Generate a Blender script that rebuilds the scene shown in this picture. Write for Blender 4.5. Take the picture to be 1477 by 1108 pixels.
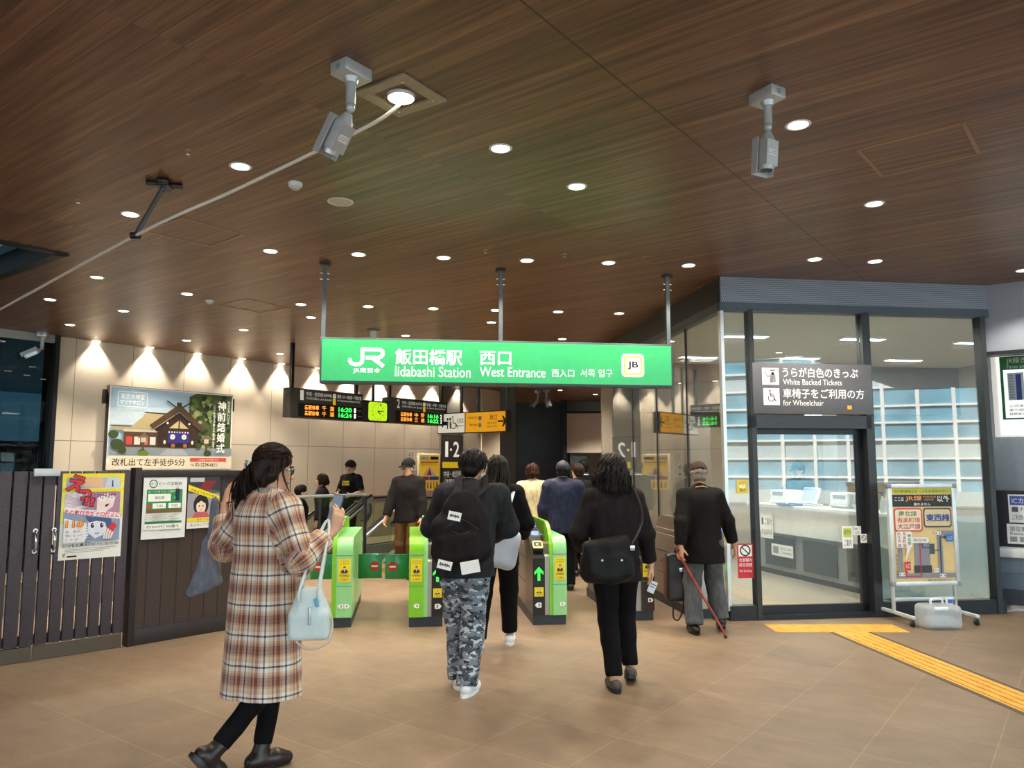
import bpy, bmesh, math, random
import numpy as np
from mathutils import Vector, Matrix
for _o in list(bpy.data.objects): bpy.data.objects.remove(_o)
SC = bpy.context.scene
COL = SC.collection
R = math.radians
random.seed(7)

# ------------------------------------------------------------------ camera
EYE = 1.6; PITCH = R(6.0); FPX = 1109.0; CXP, CYP = 738.5, 554.0
_cd = bpy.data.cameras.new('camera'); CAM = bpy.data.objects.new('camera', _cd); COL.objects.link(CAM)
CAM.location = (0, 0, EYE); CAM.rotation_euler = (R(90) + PITCH, 0, 0)
_cd.sensor_fit = 'HORIZONTAL'; _cd.sensor_width = 36.0; _cd.lens = 36.0 * FPX / 1477.0
_cd.clip_start = 0.05; _cd.clip_end = 400
SC.camera = CAM
# ------------------------------------------------------------------ world, sun, exposure
SC.view_settings.view_transform = 'Standard'; SC.view_settings.look = 'None'
SC.view_settings.gamma = 1; SC.view_settings.use_curve_mapping = False
SC.view_settings.exposure = 0.0
W = bpy.data.worlds.new('sky'); SC.world = W; W.use_nodes = True
_bg = W.node_tree.nodes['Background']; _bg.inputs[0].default_value = (0.72, 0.86, 1.0, 1); _bg.inputs[1].default_value = 2.0
_sl = bpy.data.lights.new('sun', 'SUN'); _sl.energy = 19.0; _sl.angle = R(0.6); _sl.color = (1.0, 0.96, 0.9)
SUN = bpy.data.objects.new('sun', _sl); COL.objects.link(SUN)
SUN.rotation_euler = Vector((0.50, -0.52, -0.70)).to_track_quat('-Z', 'Y').to_euler()
SPOT_W = 95.0
CEIL = 3.62
# ------------------------------------------------------------------ picture rays to places
def ray(x, y):
    u = (x - CXP) / FPX; v = (y - CYP) / FPX
    c, s = math.cos(PITCH), math.sin(PITCH)
    return Vector((u, c + v * s, s - v * c))
EYEV = Vector((0, 0, EYE))
def at_z(x, y, z=0.0):
    d = ray(x, y); return EYEV + d * ((z - EYE) / d.z)
def at_y(x, y, Y):
    d = ray(x, y); return EYEV + d * (Y / d.y)
def on_plane(x, y, o, n):
    d = ray(x, y); return EYEV + d * ((Vector(o) - EYEV).dot(n) / d.dot(n))
def px(p):
    c, s = math.cos(PITCH), math.sin(PITCH); p = Vector(p) - EYEV
    dep = p.y * c + p.z * s; up = -p.y * s + p.z * c
    return (CXP + FPX * p.x / dep, CYP - FPX * up / dep)
D1 = Vector((0.6, 0.8, 0)); D2 = Vector((0.8, -0.6, 0))       # along and across the long wall
E1 = Vector((math.cos(R(7.5)), math.sin(R(7.5)), 0)); E2 = Vector((-E1.y, E1.x, 0))   # along and through the gate line
def wpq(p, q, z=0.0): return D1 * p + D2 * q + Vector((0, 0, z))
UPZ = Vector((0, 0, 1))
class Fr:
    """an upright plane: right vector r, up, normal n towards the viewer"""
    def __init__(s, o, r):
        s.o = Vector(o); s.r = Vector(r).normalized(); s.n = s.r.cross(UPZ)
    def uv(s, x, y):
        p = on_plane(x, y, s.o, s.n) - s.o; return (p.dot(s.r), p.z)
    def w(s, u, v, d=0.0): return s.o + s.r * u + UPZ * v + s.n * d
    def mat(s, u=0, v=0, d=0):
        p = s.w(u, v, d); r, n = s.r, s.n
        return Matrix(((r.x, 0, n.x, p.x), (r.y, 0, n.y, p.y), (r.z, 1, n.z, p.z), (0, 0, 0, 1)))
    def box(s, x0, y0, x1, y1):
        """picture box to plane box (u0,v0,u1,v1), v up"""
        a = s.uv(x0, y1); b = s.uv(x1, y0); c = s.uv(x0, y0); d = s.uv(x1, y1)
        return ((a[0] + c[0]) / 2, (a[1] + d[1]) / 2, (b[0] + d[0]) / 2, (b[1] + c[1]) / 2)
# ------------------------------------------------------------------ materials
def lin(c):
    if isinstance(c, str): c = [int(c[i:i+2], 16) for i in (0, 2, 4)]
    o = []
    for k in c[:3]:
        k = k / 255.0; o.append(k / 12.92 if k <= 0.04045 else ((k + 0.055) / 1.055) ** 2.4)
    return (*o, 1.0)
class NT:
    def __init__(s, name):
        s.m = bpy.data.materials.new(name); s.m.use_nodes = True; s.t = s.m.node_tree
        s.b = s.t.nodes['Principled BSDF']; s.out = s.t.nodes['Material Output']
    def n(s, typ, **kw):
        nd = s.t.nodes.new('ShaderNode' + typ)
        for k, v in kw.items(): setattr(nd, k, v)
        return nd
    def l(s, a, b): s.t.links.new(a, b)
    def put(s, sock, v):
        if hasattr(v, 'is_linked'): s.l(v, sock)
        else: sock.default_value = v
    def math(s, op, a, b=0.0, c=None):
        nd = s.n('Math', operation=op); s.put(nd.inputs[0], a); s.put(nd.inputs[1], b)
        if c is not None: s.put(nd.inputs[2], c)
        return nd.outputs[0]
    def mix(s, f, a, b, blend='MIX'):
        nd = s.n('MixRGB', blend_type=blend); s.put(nd.inputs[0], f); s.put(nd.inputs[1], a); s.put(nd.inputs[2], b); return nd.outputs[0]
    def noise(s, vec, scale, detail=3, rough=0.5):
        nd = s.n('TexNoise'); nd.inputs['Scale'].default_value = scale; nd.inputs['Detail'].default_value = detail
        nd.inputs['Roughness'].default_value = rough
        if vec is not None: s.l(vec, nd.inputs['Vector'])
        return nd
    def coord(s, sc=(1, 1, 1), loc=(0, 0, 0), out='Object'):
        tc = s.n('TexCoord'); mp = s.n('Mapping'); mp.inputs['Scale'].default_value = sc; mp.inputs['Location'].default_value = loc
        s.l(tc.outputs[out], mp.inputs[0]); return mp.outputs[0]
    def ramp(s, f, stops, interp='LINEAR'):
        nd = s.n('ValToRGB'); r = nd.color_ramp; r.interpolation = interp
        while len(r.elements) < len(stops): r.elements.new(0.5)
        for e, (p, c) in zip(r.elements, stops): e.position = p; e.color = c
        s.l(f, nd.inputs[0]); return nd.outputs[0]
    def bump(s, h, st=0.3, dist=0.01):
        nd = s.n('Bump'); nd.inputs['Strength'].default_value = st; nd.inputs['Distance'].default_value = dist
        s.l(h, nd.inputs['Height']); s.l(nd.outputs[0], s.b.inputs['Normal'])
_mats = {}
def M(name, col='808080', rough=0.5, metal=0.0, var=0.025, scale=14.0, bump=0.0, bscale=None, stretch=(1, 1, 1), emit=0.0, spec=0.5, coat=0.0, sheen=0.0, sss=0.0, alpha=1.0):
    if name in _mats: return _mats[name]
    t = NT(name); c = lin(col); v = t.coord(stretch); nz = t.noise(v, scale)
    lo = tuple(max(0, k * (1 - var * 2)) for k in c[:3]) + (1,); hi = tuple(min(1, k * (1 + var * 2)) for k in c[:3]) + (1,)
    cc = t.ramp(nz.outputs[0], [(0.3, lo), (0.7, hi)])
    t.l(cc, t.b.inputs['Base Color'])
    t.b.inputs['Roughness'].default_value = rough; t.b.inputs['Metallic'].default_value = metal
    t.b.inputs['Specular IOR Level'].default_value = spec; t.b.inputs['Coat Weight'].default_value = coat
    if sheen: t.b.inputs['Sheen Weight'].default_value = sheen
    if sss:
        t.b.inputs['Subsurface Weight'].default_value = sss; t.b.inputs['Subsurface Radius'].default_value = (0.01, 0.004, 0.002)
    if emit: t.l(cc, t.b.inputs['Emission Color']); t.b.inputs['Emission Strength'].default_value = emit
    if alpha < 1: t.b.inputs['Alpha'].default_value = alpha
    if bump:
        n2 = t.noise(v, bscale or scale * 4, 4); t.bump(n2.outputs[0], bump, 0.004)
    _mats[name] = t.m; return t.m
def glass_mat(name, tint, k=1.8, rough=0.0, ior=1.5):
    t = NT(name); t.t.nodes.remove(t.b)
    ge = t.n('NewGeometry'); dt = t.n('VectorMath', operation='DOT_PRODUCT'); t.l(ge.outputs['Normal'], dt.inputs[0]); t.l(ge.outputs['Incoming'], dt.inputs[1])
    c1 = t.math('SUBTRACT', 1.0, t.math('MINIMUM', t.math('ABSOLUTE', dt.outputs['Value']), 1.0)); f0 = ((ior - 1) / (ior + 1)) ** 2
    fr = t.math('ADD', t.math('MULTIPLY', t.math('POWER', c1, 5.0), 1 - f0), f0)
    g = t.n('BsdfGlossy'); g.inputs['Roughness'].default_value = rough; g.inputs[0].default_value = (1, 1, 1, 1)
    tr = t.n('BsdfTransparent'); v = t.noise(t.coord(), 0.6)
    t.l(t.ramp(v.outputs[0], [(0.3, tint), (0.7, tuple(min(1, c * 1.02) for c in tint[:3]) + (1,))]), tr.inputs[0])
    mx = t.n('MixShader'); t.l(t.math('MINIMUM', t.math('MULTIPLY', fr, k), 1.0), mx.inputs[0]); t.l(tr.outputs[0], mx.inputs[1]); t.l(g.outputs[0], mx.inputs[2])
    t.l(mx.outputs[0], t.out.inputs[0]); _mats[name] = t.m; return t.m
# ------------------------------------------------------------------ objects
def tag(o, label, cat, group=None, kind=None):
    o['label'] = label; o['category'] = cat
    if group: o['group'] = group
    if kind: o['kind'] = kind
    return o
def thing(name, label, cat, loc=(0, 0, 0), rz=0.0, group=None):
    o = bpy.data.objects.new(name, None); COL.objects.link(o); o.empty_display_size = 0.1
    o.location = loc; o.rotation_euler = (0, 0, rz); return tag(o, label, cat, group)
def dup(root, parent=None, **kw):
    r = root.copy(); COL.objects.link(r)
    if parent is not None: r.parent = parent
    for ch in root.children: dup(ch, r)
    for k, v in kw.items():
        if k in ('label', 'group'): r[k] = v
        else: setattr(r, k, v)
    return r
def link(name, me, mats, parent=None, mat4=None, smooth=None):
    if mats is not None:
        for m in (mats if isinstance(mats, (list, tuple)) else [mats]): me.materials.append(m)
    if smooth is not None:
        me.shade_smooth()
        if smooth < 179: me.set_sharp_from_angle(angle=R(smooth))
    o = bpy.data.objects.new(name, me); COL.objects.link(o)
    if mat4 is not None: o.matrix_basis = mat4
    if parent is not None: o.parent = parent
    return o
class MB:
    """collects shapes into one mesh"""
    def __init__(s): s.bm = bmesh.new(); s.mi = 0
    def _set(s, faces):
        for f in faces: f.material_index = s.mi
    def box(s, lo, hi, bev=0.0, mat=None, seg=2):
        lo, hi = Vector(lo), Vector(hi); c = (lo + hi) / 2; d = hi - lo
        r = bmesh.ops.create_cube(s.bm, size=1.0, matrix=(mat or Matrix()) @ Matrix.Translation(c) @ Matrix.Diagonal((*d, 1)))
        fs = set(f for v in r['verts'] for f in v.link_faces); s._set(fs)
        if bev:
            es = list({e for v in r['verts'] for e in v.link_edges})
            rr = bmesh.ops.bevel(s.bm, geom=es, offset=bev, segments=seg, affect='EDGES', profile=0.5); s._set(rr['faces'])
        return s
    def cyl(s, a, b, r, r2=None, n=16, caps=True):
        a, b = Vector(a), Vector(b); d = b - a; q = d.to_track_quat('Z', 'Y').to_matrix().to_4x4()
        rr = bmesh.ops.create_cone(s.bm, cap_ends=caps, segments=n, radius1=r, radius2=r if r2 is None else r2, depth=d.length, matrix=Matrix.Translation((a + b) / 2) @ q)
        s._set({f for v in rr['verts'] for f in v.link_faces}); return s
    def ball(s, c, r, n=12, sc=(1, 1, 1)):
        rr = bmesh.ops.create_uvsphere(s.bm, u_segments=n, v_segments=max(6, n // 2), radius=r, matrix=Matrix.Translation(c) @ Matrix.Diagonal((*sc, 1)))
        s._set({f for v in rr['verts'] for f in v.link_faces}); return s
    def lathe(s, prof, n=24, mat=None):
        mat = mat or Matrix(); rings = []
        for r, z in prof:
            rings.append([s.bm.verts.new(mat @ Vector((r * math.cos(2 * math.pi * k / n), r * math.sin(2 * math.pi * k / n), z))) for k in range(n)])
        fs = []
        for a, b in zip(rings, rings[1:]):
            for k in range(n): fs.append(s.bm.faces.new((a[k], a[(k + 1) % n], b[(k + 1) % n], b[k])))
        for rg, fl in ((rings[0], 1), (rings[-1], 0)):
            fs.append(s.bm.faces.new(rg[::-1] if fl else rg))
        s._set(fs); return s
    def prism(s, pts, d0, d1, mat=None):
        """outline pts (a,b) extruded from d0 to d1 along the third axis of mat"""
        mat = mat or Matrix()
        lo = [s.bm.verts.new(mat @ Vector((p[0], p[1], d0))) for p in pts]; hi = [s.bm.verts.new(mat @ Vector((p[0], p[1], d1))) for p in pts]
        fs = [s.bm.faces.new(lo[::-1]), s.bm.faces.new(hi)]; n = len(pts)
        for k in range(n): fs.append(s.bm.faces.new((lo[k], lo[(k + 1) % n], hi[(k + 1) % n], hi[k])))
        s._set(fs); return s
    def tube(s, path, r, n=10, close=False, flat=1.0):
        path = [Vector(p) for p in path]; rings = []; m = len(path)
        nrm = None
        for i, p in enumerate(path):
            t = (path[(i + 1) % m] - path[i - 1]) if close else (path[min(i + 1, m - 1)] - path[max(i - 1, 0)])
            t.normalize()
            if nrm is None: nrm = t.orthogonal().normalized() if abs(t.z) > 0.95 else t.cross(UPZ).normalized()
            nrm = (nrm - t * nrm.dot(t)).normalized(); bi = t.cross(nrm)
            rr = r[i] if isinstance(r, (list, tuple)) else r
            rings.append([s.bm.verts.new(p + nrm * rr * math.cos(2 * math.pi * k / n) + bi * rr * flat * math.sin(2 * math.pi * k / n)) for k in range(n)])
        fs = []
        pr = list(zip(rings, rings[1:])) + ([(rings[-1], rings[0])] if close else [])
        for a, b in pr:
            for k in range(n): fs.append(s.bm.faces.new((a[k], a[(k + 1) % n], b[(k + 1) % n], b[k])))
        if not close: fs += [s.bm.faces.new(rings[0][::-1]), s.bm.faces.new(rings[-1])]
        s._set(fs); return s
    def quad(s, *pts):
        s._set([s.bm.faces.new([s.bm.verts.new(p) for p in pts])]); return s
    def done(s, name, mats, parent=None, mat4=None, smooth=30, kind=None):
        bmesh.ops.recalc_face_normals(s.bm, faces=s.bm.faces)
        me = bpy.data.meshes.new(name); s.bm.to_mesh(me); s.bm.free()
        o = link(name, me, mats, parent, mat4, smooth)
        if kind: o['kind'] = kind
        return o
def bez(pts, n=24):
    """smooth path through pts"""
    pts = [Vector(p) for p in pts]; out = []
    P = [pts[0]] + pts + [pts[-1]]
    for i in range(1, len(P) - 2):
        for k in range(n):
            t = k / n; a, b, c, d = P[i - 1], P[i], P[i + 1], P[i + 2]
            out.append(0.5 * ((2 * b) + (c - a) * t + (2 * a - 5 * b + 4 * c - d) * t * t + (3 * b - a - 3 * c + d) * t ** 3))
    out.append(pts[-1]); return out
# ------------------------------------------------------------------ lettering and print
_txt = {}
def text_mesh(s, bold=0.0):
    key = (s, bold)
    if key in _txt: return _txt[key]
    cu = bpy.data.curves.new('t', 'FONT'); cu.body = s; cu.size = 1.0; cu.resolution_u = 3; cu.offset = bold; cu.fill_mode = 'FRONT'
    ob = bpy.data.objects.new('t', cu); COL.objects.link(ob)
    dg = bpy.context.evaluated_depsgraph_get(); me = bpy.data.meshes.new_from_object(ob.evaluated_get(dg))
    vs = np.array([v.co[:] for v in me.vertices]) if len(me.vertices) else np.zeros((0, 3)); fs = [tuple(p.vertices) for p in me.polygons]
    bpy.data.objects.remove(ob); bpy.data.curves.remove(cu); bpy.data.meshes.remove(me)
    _txt[key] = (vs, fs); return _txt[key]
class Print:
    """flat printed layers on a sheet, u right, v up"""
    def __init__(s, step=0.0004): s.v = []; s.f = []; s.i = []; s.mats = []; s.z = 0.0; s.step = step
    def _m(s, m):
        if m not in s.mats: s.mats.append(m)
        return s.mats.index(m)
    def poly(s, pts, m):
        s.z += s.step; b = len(s.v); s.v += [(p[0], p[1], s.z) for p in pts]
        a = sum(p[0] * q[1] - q[0] * p[1] for p, q in zip(pts, list(pts[1:]) + [pts[0]]))
        idx = list(range(b, b + len(pts))); s.f.append(idx if a > 0 else idx[::-1]); s.i.append(s._m(m)); return s
    def rect(s, x0, y0, x1, y1, m): return s.poly([(x0, y0), (x1, y0), (x1, y1), (x0, y1)], m)
    def rrect(s, x0, y0, x1, y1, r, m):
        pts = []
        for cx, cy, a0 in ((x1 - r, y0 + r, -90), (x1 - r, y1 - r, 0), (x0 + r, y1 - r, 90), (x0 + r, y0 + r, 180)):
            for k in range(5): a = R(a0 + 22.5 * k); pts.append((cx + r * math.cos(a), cy + r * math.sin(a)))
        return s.poly(pts, m)
    def disc(s, cx, cy, rx, m, ry=None, n=20, a0=0, a1=360):
        ry = rx if ry is None else ry
        full = abs(a1 - a0) >= 360; c = n if full else n + 1
        return s.poly([(cx + rx * math.cos(R(a0 + (a1 - a0) * k / n)), cy + ry * math.sin(R(a0 + (a1 - a0) * k / n))) for k in range(c)], m)
    def line(s, pts, w, m):
        s.z += s.step
        for (ax, ay), (bx, by) in zip(pts, pts[1:]):
            L = math.hypot(bx - ax, by - ay) or 1e-6; nx, ny = -(by - ay) / L * w / 2, (bx - ax) / L * w / 2
            ex, ey = (bx - ax) / L * w * 0.3, (by - ay) / L * w * 0.3
            b = len(s.v); s.v += [(ax - nx - ex, ay - ny - ey, s.z), (bx - nx + ex, by - ny + ey, s.z), (bx + nx + ex, by + ny + ey, s.z), (ax + nx - ex, ay + ny - ey, s.z)]
            s.f.append([b, b + 1, b + 2, b + 3]); s.i.append(s._m(m))
        return s
    def arc(s, cx, cy, r, w, m, a0=0, a1=360, n=24):
        return s.line([(cx + r * math.cos(R(a0 + (a1 - a0) * k / n)), cy + r * math.sin(R(a0 + (a1 - a0) * k / n))) for k in range(n + 1)], w, m)
    def text(s, t, x0, y0, x1, y1, m, bold=0.0, keep=False, ang=0.0):
        vs, fs = text_mesh(t, bold)
        if not len(vs): return s
        s.z += s.step
        lo, hi = vs.min(0), vs.max(0); sx = (x1 - x0) / max(1e-6, hi[0] - lo[0]); sy = (y1 - y0) / max(1e-6, hi[1] - lo[1])
        if keep: sx = sy = min(sx, sy)
        b = len(s.v); ca, sa = math.cos(R(ang)), math.sin(R(ang)); cx, cy = (x0 + x1) / 2, (y0 + y1) / 2
        for v in vs:
            X = (v[0] - (lo[0] + hi[0]) / 2) * sx; Y = (v[1] - (lo[1] + hi[1]) / 2) * sy
            s.v.append((cx + X * ca - Y * sa, cy + X * sa + Y * ca, s.z))
        k = s._m(m)
        for f in fs: s.f.append([b + q for q in f]); s.i.append(k)
        return s
    def vtext(s, t, x0, y0, x1, y1, m, bold=0.0):
        """upright column of characters, top to bottom"""
        n = len(t); h = (y1 - y0) / n
        for k, ch in enumerate(t):
            if ch != ' ': s.text(ch, x0, y1 - (k + 0.94) * h, x1, y1 - (k + 0.06) * h, m, bold)
        return s
    def done(s, name, parent=None, mat4=None):
        me = bpy.data.meshes.new(name); me.from_pydata(s.v, [], s.f); me.polygons.foreach_set('material_index', s.i); me.update()
        return link(name, me, s.mats, parent, mat4)
INK = lambda c, e=0.0: M('ink_' + c + ('_lit%g' % e if e else ''), c, 0.55, var=0.02, emit=e)
# ------------------------------------------------------------------ surfaces of the place
def wood_ceiling():
    t = NT('wood_plank_ceiling'); tc = t.n('TexCoord'); sp = t.n('SeparateXYZ'); t.l(tc.outputs['Object'], sp.inputs[0])
    p, q = sp.outputs[0], sp.outputs[1]           # p across the planks, q along them
    pl = t.math('DIVIDE', p, 0.125); idx = t.math('FLOOR', pl); fr = t.math('FRACT', pl)
    # butt joints along a plank
    cq = t.math('FLOOR', t.math('ADD', t.math('DIVIDE', q, 3.4), t.math('MULTIPLY', t.math('SINE', t.math('MULTIPLY', idx, 12.9898)), 0.0)))
    wn = t.n('TexWhiteNoise', noise_dimensions='2D'); cb = t.n('CombineXYZ'); t.l(idx, cb.inputs[0]); t.l(cq, cb.inputs[1]); t.l(cb.outputs[0], wn.inputs['Vector'])
    gc = t.n('CombineXYZ'); t.l(t.math('MULTIPLY', p, 17.0), gc.inputs[0]); t.l(t.math('ADD', t.math('MULTIPLY', q, 0.6), t.math('MULTIPLY', wn.outputs[0], 37.0)), gc.inputs[1])
    g1 = t.noise(gc.outputs[0], 1.0, 4, 0.6)
    g2c = t.n('CombineXYZ'); t.l(t.math('MULTIPLY', p, 130.0), g2c.inputs[0]); t.l(t.math('MULTIPLY', q, 2.2), g2c.inputs[1]); g2 = t.noise(g2c.outputs[0], 1.0, 2, 0.5)
    gr = t.math('ADD', t.math('MULTIPLY', g1.outputs[0], 0.75), t.math('MULTIPLY', g2.outputs[0], 0.25))
    col = t.ramp(gr, [(0.32, lin('4f3827')), (0.5, lin('785642')), (0.68, lin('9c785a'))])
    tone = t.math('ADD', t.math('MULTIPLY', wn.outputs[0], 0.32), 0.80); tn = t.n('CombineXYZ')
    for k in range(3): t.l(tone, tn.inputs[k])
    col = t.mix(1.0, col, tn.outputs[0], 'MULTIPLY')
    e = t.math('MINIMUM', fr, t.math('SUBTRACT', 1.0, fr)); gv = t.math('LESS_THAN', e, 0.022)
    col = t.mix(t.math('MULTIPLY', gv, 0.4), col, lin('1c0f08'))
    jn = 0.0
    for q0 in (-1.87, -6.8, -10.17, 3.2):
        j = t.math('LESS_THAN', t.math('ABSOLUTE', t.math('SUBTRACT', q, q0)), 0.006); jn = j if isinstance(jn, float) else t.math('MAXIMUM', jn, j)
    col = t.mix(t.math('MULTIPLY', jn, 0.8), col, lin('2a180e'))
    t.l(col, t.b.inputs['Base Color']); t.b.inputs['Roughness'].default_value = 0.36; t.b.inputs['Specular IOR Level'].default_value = 0.5
    t.bump(t.math('SUBTRACT', t.math('MULTIPLY', gr, 0.2), gv), 0.25, 0.004)
    return t.m
def stone_floor():
    t = NT('stone_tile_floor'); v = t.coord((1, 1, 1), (2.93, -2.38, 0)); br = t.n('TexBrick'); br.offset = 0.0; t.l(v, br.inputs['Vector'])
    br.inputs['Scale'].default_value = 1.0; br.inputs['Brick Width'].default_value = 0.6; br.inputs['Row Height'].default_value = 0.592; br.inputs['Mortar Size'].default_value = 0.0024
    br.inputs['Color1'].default_value = lin('836f5a'); br.inputs['Color2'].default_value = lin('796652'); br.inputs['Mortar'].default_value = lin('9c866b'); br.inputs['Bias'].default_value = -0.1
    n1 = t.noise(t.coord((1, 1.8, 1)), 3.5, 8, 0.7); n2 = t.noise(t.coord(), 0.7, 4, 0.6); n3 = t.noise(t.coord((1, 1.3, 1)), 110, 2)
    c = t.mix(0.5, br.outputs[0], t.ramp(n1.outputs[0], [(0.3, (0.36, 0.35, 0.34, 1)), (0.7, (0.72, 0.7, 0.68, 1))]), 'OVERLAY')
    c = t.mix(0.22, c, t.ramp(n2.outputs[0], [(0.35, (0.25, 0.25, 0.25, 1)), (0.65, (0.75, 0.75, 0.75, 1))]), 'OVERLAY')
    c = t.mix(0.3, c, t.ramp(n3.outputs[0], [(0.35, (0.3, 0.3, 0.3, 1)), (0.65, (0.7, 0.7, 0.7, 1))]), 'OVERLAY')
    t.l(c, t.b.inputs['Base Color']); t.b.inputs['Roughness'].default_value = 0.48; t.bump(n3.outputs[0], 0.08, 0.003)
    return t.m
def wall_panels(name, col, width, z0):
    t = NT(name); tc = t.n('TexCoord'); sp = t.n('SeparateXYZ'); t.l(tc.outputs['Object'], sp.inputs[0])
    f = t.math('FRACT', t.math('DIVIDE', sp.outputs[0], width)); e = t.math('LESS_THAN', f, 0.012)
    h = t.math('LESS_THAN', t.math('ABSOLUTE', t.math('SUBTRACT', sp.outputs[2], z0)), 0.006)
    n = t.noise(t.coord((1, 1, 0.2)), 3.0); c = t.ramp(n.outputs[0], [(0.3, tuple(k * .94 for k in lin(col)[:3]) + (1,)), (0.7, lin(col))])
    j = t.math('MAXIMUM', e, h); c = t.mix(t.math('MULTIPLY', j, 0.65), c, lin('3a332c'))
    t.l(c, t.b.inputs['Base Color']); t.b.inputs['Roughness'].default_value = 0.5
    t.bump(t.math('SUBTRACT', 1.0, j), 0.3, 0.004); return t.m
def perforated(name, col, pitch=0.022):
    t = NT(name); v = t.coord(); sp = t.n('SeparateXYZ'); t.l(v, sp.inputs[0])
    def cell(s, off): return t.math('SUBTRACT', t.math('FRACT', t.math('ADD', t.math('DIVIDE', s, pitch), off)), 0.5)
    row = t.math('MODULO', t.math('FLOOR', t.math('DIVIDE', sp.outputs[2], pitch)), 2.0)
    ax = cell(sp.outputs[0], t.math('MULTIPLY', row, 0.5)); az = cell(sp.outputs[2], 0.0)
    d = t.math('SQRT', t.math('ADD', t.math('MULTIPLY', ax, ax), t.math('MULTIPLY', az, az))); hole = t.math('LESS_THAN', d, 0.27)
    c = t.mix(hole, lin(col), lin('3c4048')); t.l(c, t.b.inputs['Base Color']); t.b.inputs['Roughness'].default_value = 0.4; t.b.inputs['Metallic'].default_value = 0.3
    return t.m
def plaid():
    t = NT('plaid_wool'); at = t.n('Attribute'); at.attribute_name = 'pat'; sp = t.n('SeparateXYZ'); t.l(at.outputs['Vector'], sp.inputs[0])
    cr, ru, na, wh, rd, tn = lin('dcc2a2'), lin('935646'), lin('23253c'), lin('f0e8e0'), lin('93303a'), lin('c49a76')
    seq_h = [(0.0, wh), (0.13, na), (0.19, wh), (0.30, cr), (0.48, tn), (0.55, ru), (0.70, lin('4a2c28')), (0.725, ru), (0.84, tn), (0.92, cr)]
    seq_v = [(0.0, wh), (0.12, na), (0.2, wh), (0.34, cr), (0.55, rd), (0.62, cr), (0.72, ru), (0.84, rd), (0.88, cr)]
    fh = t.math('FRACT', t.math('ADD', t.math('DIVIDE', sp.outputs[1], 0.150), 40.3)); fv = t.math('FRACT', t.math('ADD', t.math('DIVIDE', sp.outputs[0], 0.098), 40.1))
    c = t.mix(0.45, t.ramp(fh, seq_h, 'CONSTANT'), t.ramp(fv, seq_v, 'CONSTANT')); ca, cb_ = t.ramp(fh, seq_h, 'CONSTANT'), t.ramp(fv, seq_v, 'CONSTANT'); c = t.mix(0.38, c, t.mix(1.0, ca, cb_, 'MULTIPLY')); hs = t.n('HueSaturation'); hs.inputs['Saturation'].default_value = 1.0; t.l(c, hs.inputs['Color']); c = hs.outputs[0]
    n = t.noise(t.coord(), 260, 2); c = t.mix(0.25, c, n.outputs[0], 'OVERLAY')
    t.l(c, t.b.inputs['Base Color']); t.b.inputs['Roughness'].default_value = 0.9; t.b.inputs['Sheen Weight'].default_value = 0.15; t.bump(n.outputs[0], 0.2, 0.002); return t.m
def camo():
    t = NT('grey_camouflage_cloth'); v = t.coord((1, 1, 1.7)); n1 = t.noise(v, 13, 2); n2 = t.noise(t.coord((1, 1, 1.7), (3, 1, 5)), 17, 2); n3 = t.noise(t.coord((1, 1, 1.9), (7, 4, 2)), 21, 2)
    a = t.math('GREATER_THAN', n1.outputs[0], 0.52); b = t.math('GREATER_THAN', n2.outputs[0], 0.57); d = t.math('GREATER_THAN', n3.outputs[0], 0.6)
    c = t.mix(a, lin('7d858f'), lin('464d58')); c = t.mix(b, c, lin('c6ccd2')); c = t.mix(d, c, lin('23272f'))
    t.l(c, t.b.inputs['Base Color']); t.b.inputs['Roughness'].default_value = 0.85; return t.m
def hair_mat(name, dark, light):
    t = NT(name); n = t.noise(t.coord((1, 1, 0.06)), 90, 3); n2 = t.noise(t.coord((1, 1, 0.2)), 14, 2)
    c = t.ramp(t.math('ADD', t.math('MULTIPLY', n.outputs[0], 0.6), t.math('MULTIPLY', n2.outputs[0], 0.4)), [(0.35, lin(dark)), (0.65, lin(light))])
    t.l(c, t.b.inputs['Base Color']); t.b.inputs['Roughness'].default_value = 0.45; t.b.inputs['Specular IOR Level'].default_value = 0.22; t.bump(n.outputs[0], 0.7, 0.004); return t.m
def tactile(name, dots):
    t = NT(name); n = t.noise(t.coord(), 9, 4); t.l(t.ramp(n.outputs[0], [(0.3, lin('d09a34')), (0.7, lin('e8b650'))]), t.b.inputs['Base Color']); t.b.inputs['Roughness'].default_value = 0.6; return t.m
def black_cloth(name, col, rough=0.85, stretch=(1, 1, 0.35)): return M(name, col, rough, var=0.12, scale=30, bump=0.25, bscale=220, stretch=stretch, sheen=0.0, spec=0.15)
WOOD = wood_ceiling(); STONE = stone_floor(); PANEL = wall_panels('beige_wall_panel', 'ddd0bc', 0.93, 1.98)
PANEL2 = M('beige_soffit_panel', 'd8cdc2', 0.5); PERF = perforated('perforated_blue_grey_metal', '8e97a4')
DARKM = M('dark_grey_metal', '2b2e33', 0.4, 0.5); CHAR = M('charcoal_paint', '34363a', 0.45); BLACKP = M('black_plastic', '101012', 0.35)
STEEL = M('brushed_steel', 'b8bcc0', 0.3, 0.9, stretch=(1, 1, 40), scale=4); WHITEP = M('white_plastic', 'e4e8ec', 0.35); CHROME = M('chrome', 'd8dce0', 0.12, 1.0)
SILVER = M('silver_paint', 'c2c8ce', 0.35, 0.35); ALU = M('pale_aluminium', 'ccd2d6', 0.35, 0.6)
GLASS = glass_mat('clear_glass', (0.91, 0.96, 0.96, 1), 2.1); GLASSD = glass_mat('tinted_shop_glass', (0.10, 0.17, 0.19, 1), 1.0); GLASSB = glass_mat('balustrade_glass', (0.86, 0.90, 0.87, 1), 0.4); GLASSF = M('pale_frosted_glass_band', 'c2d8d6', 0.5, alpha=0.35)
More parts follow.
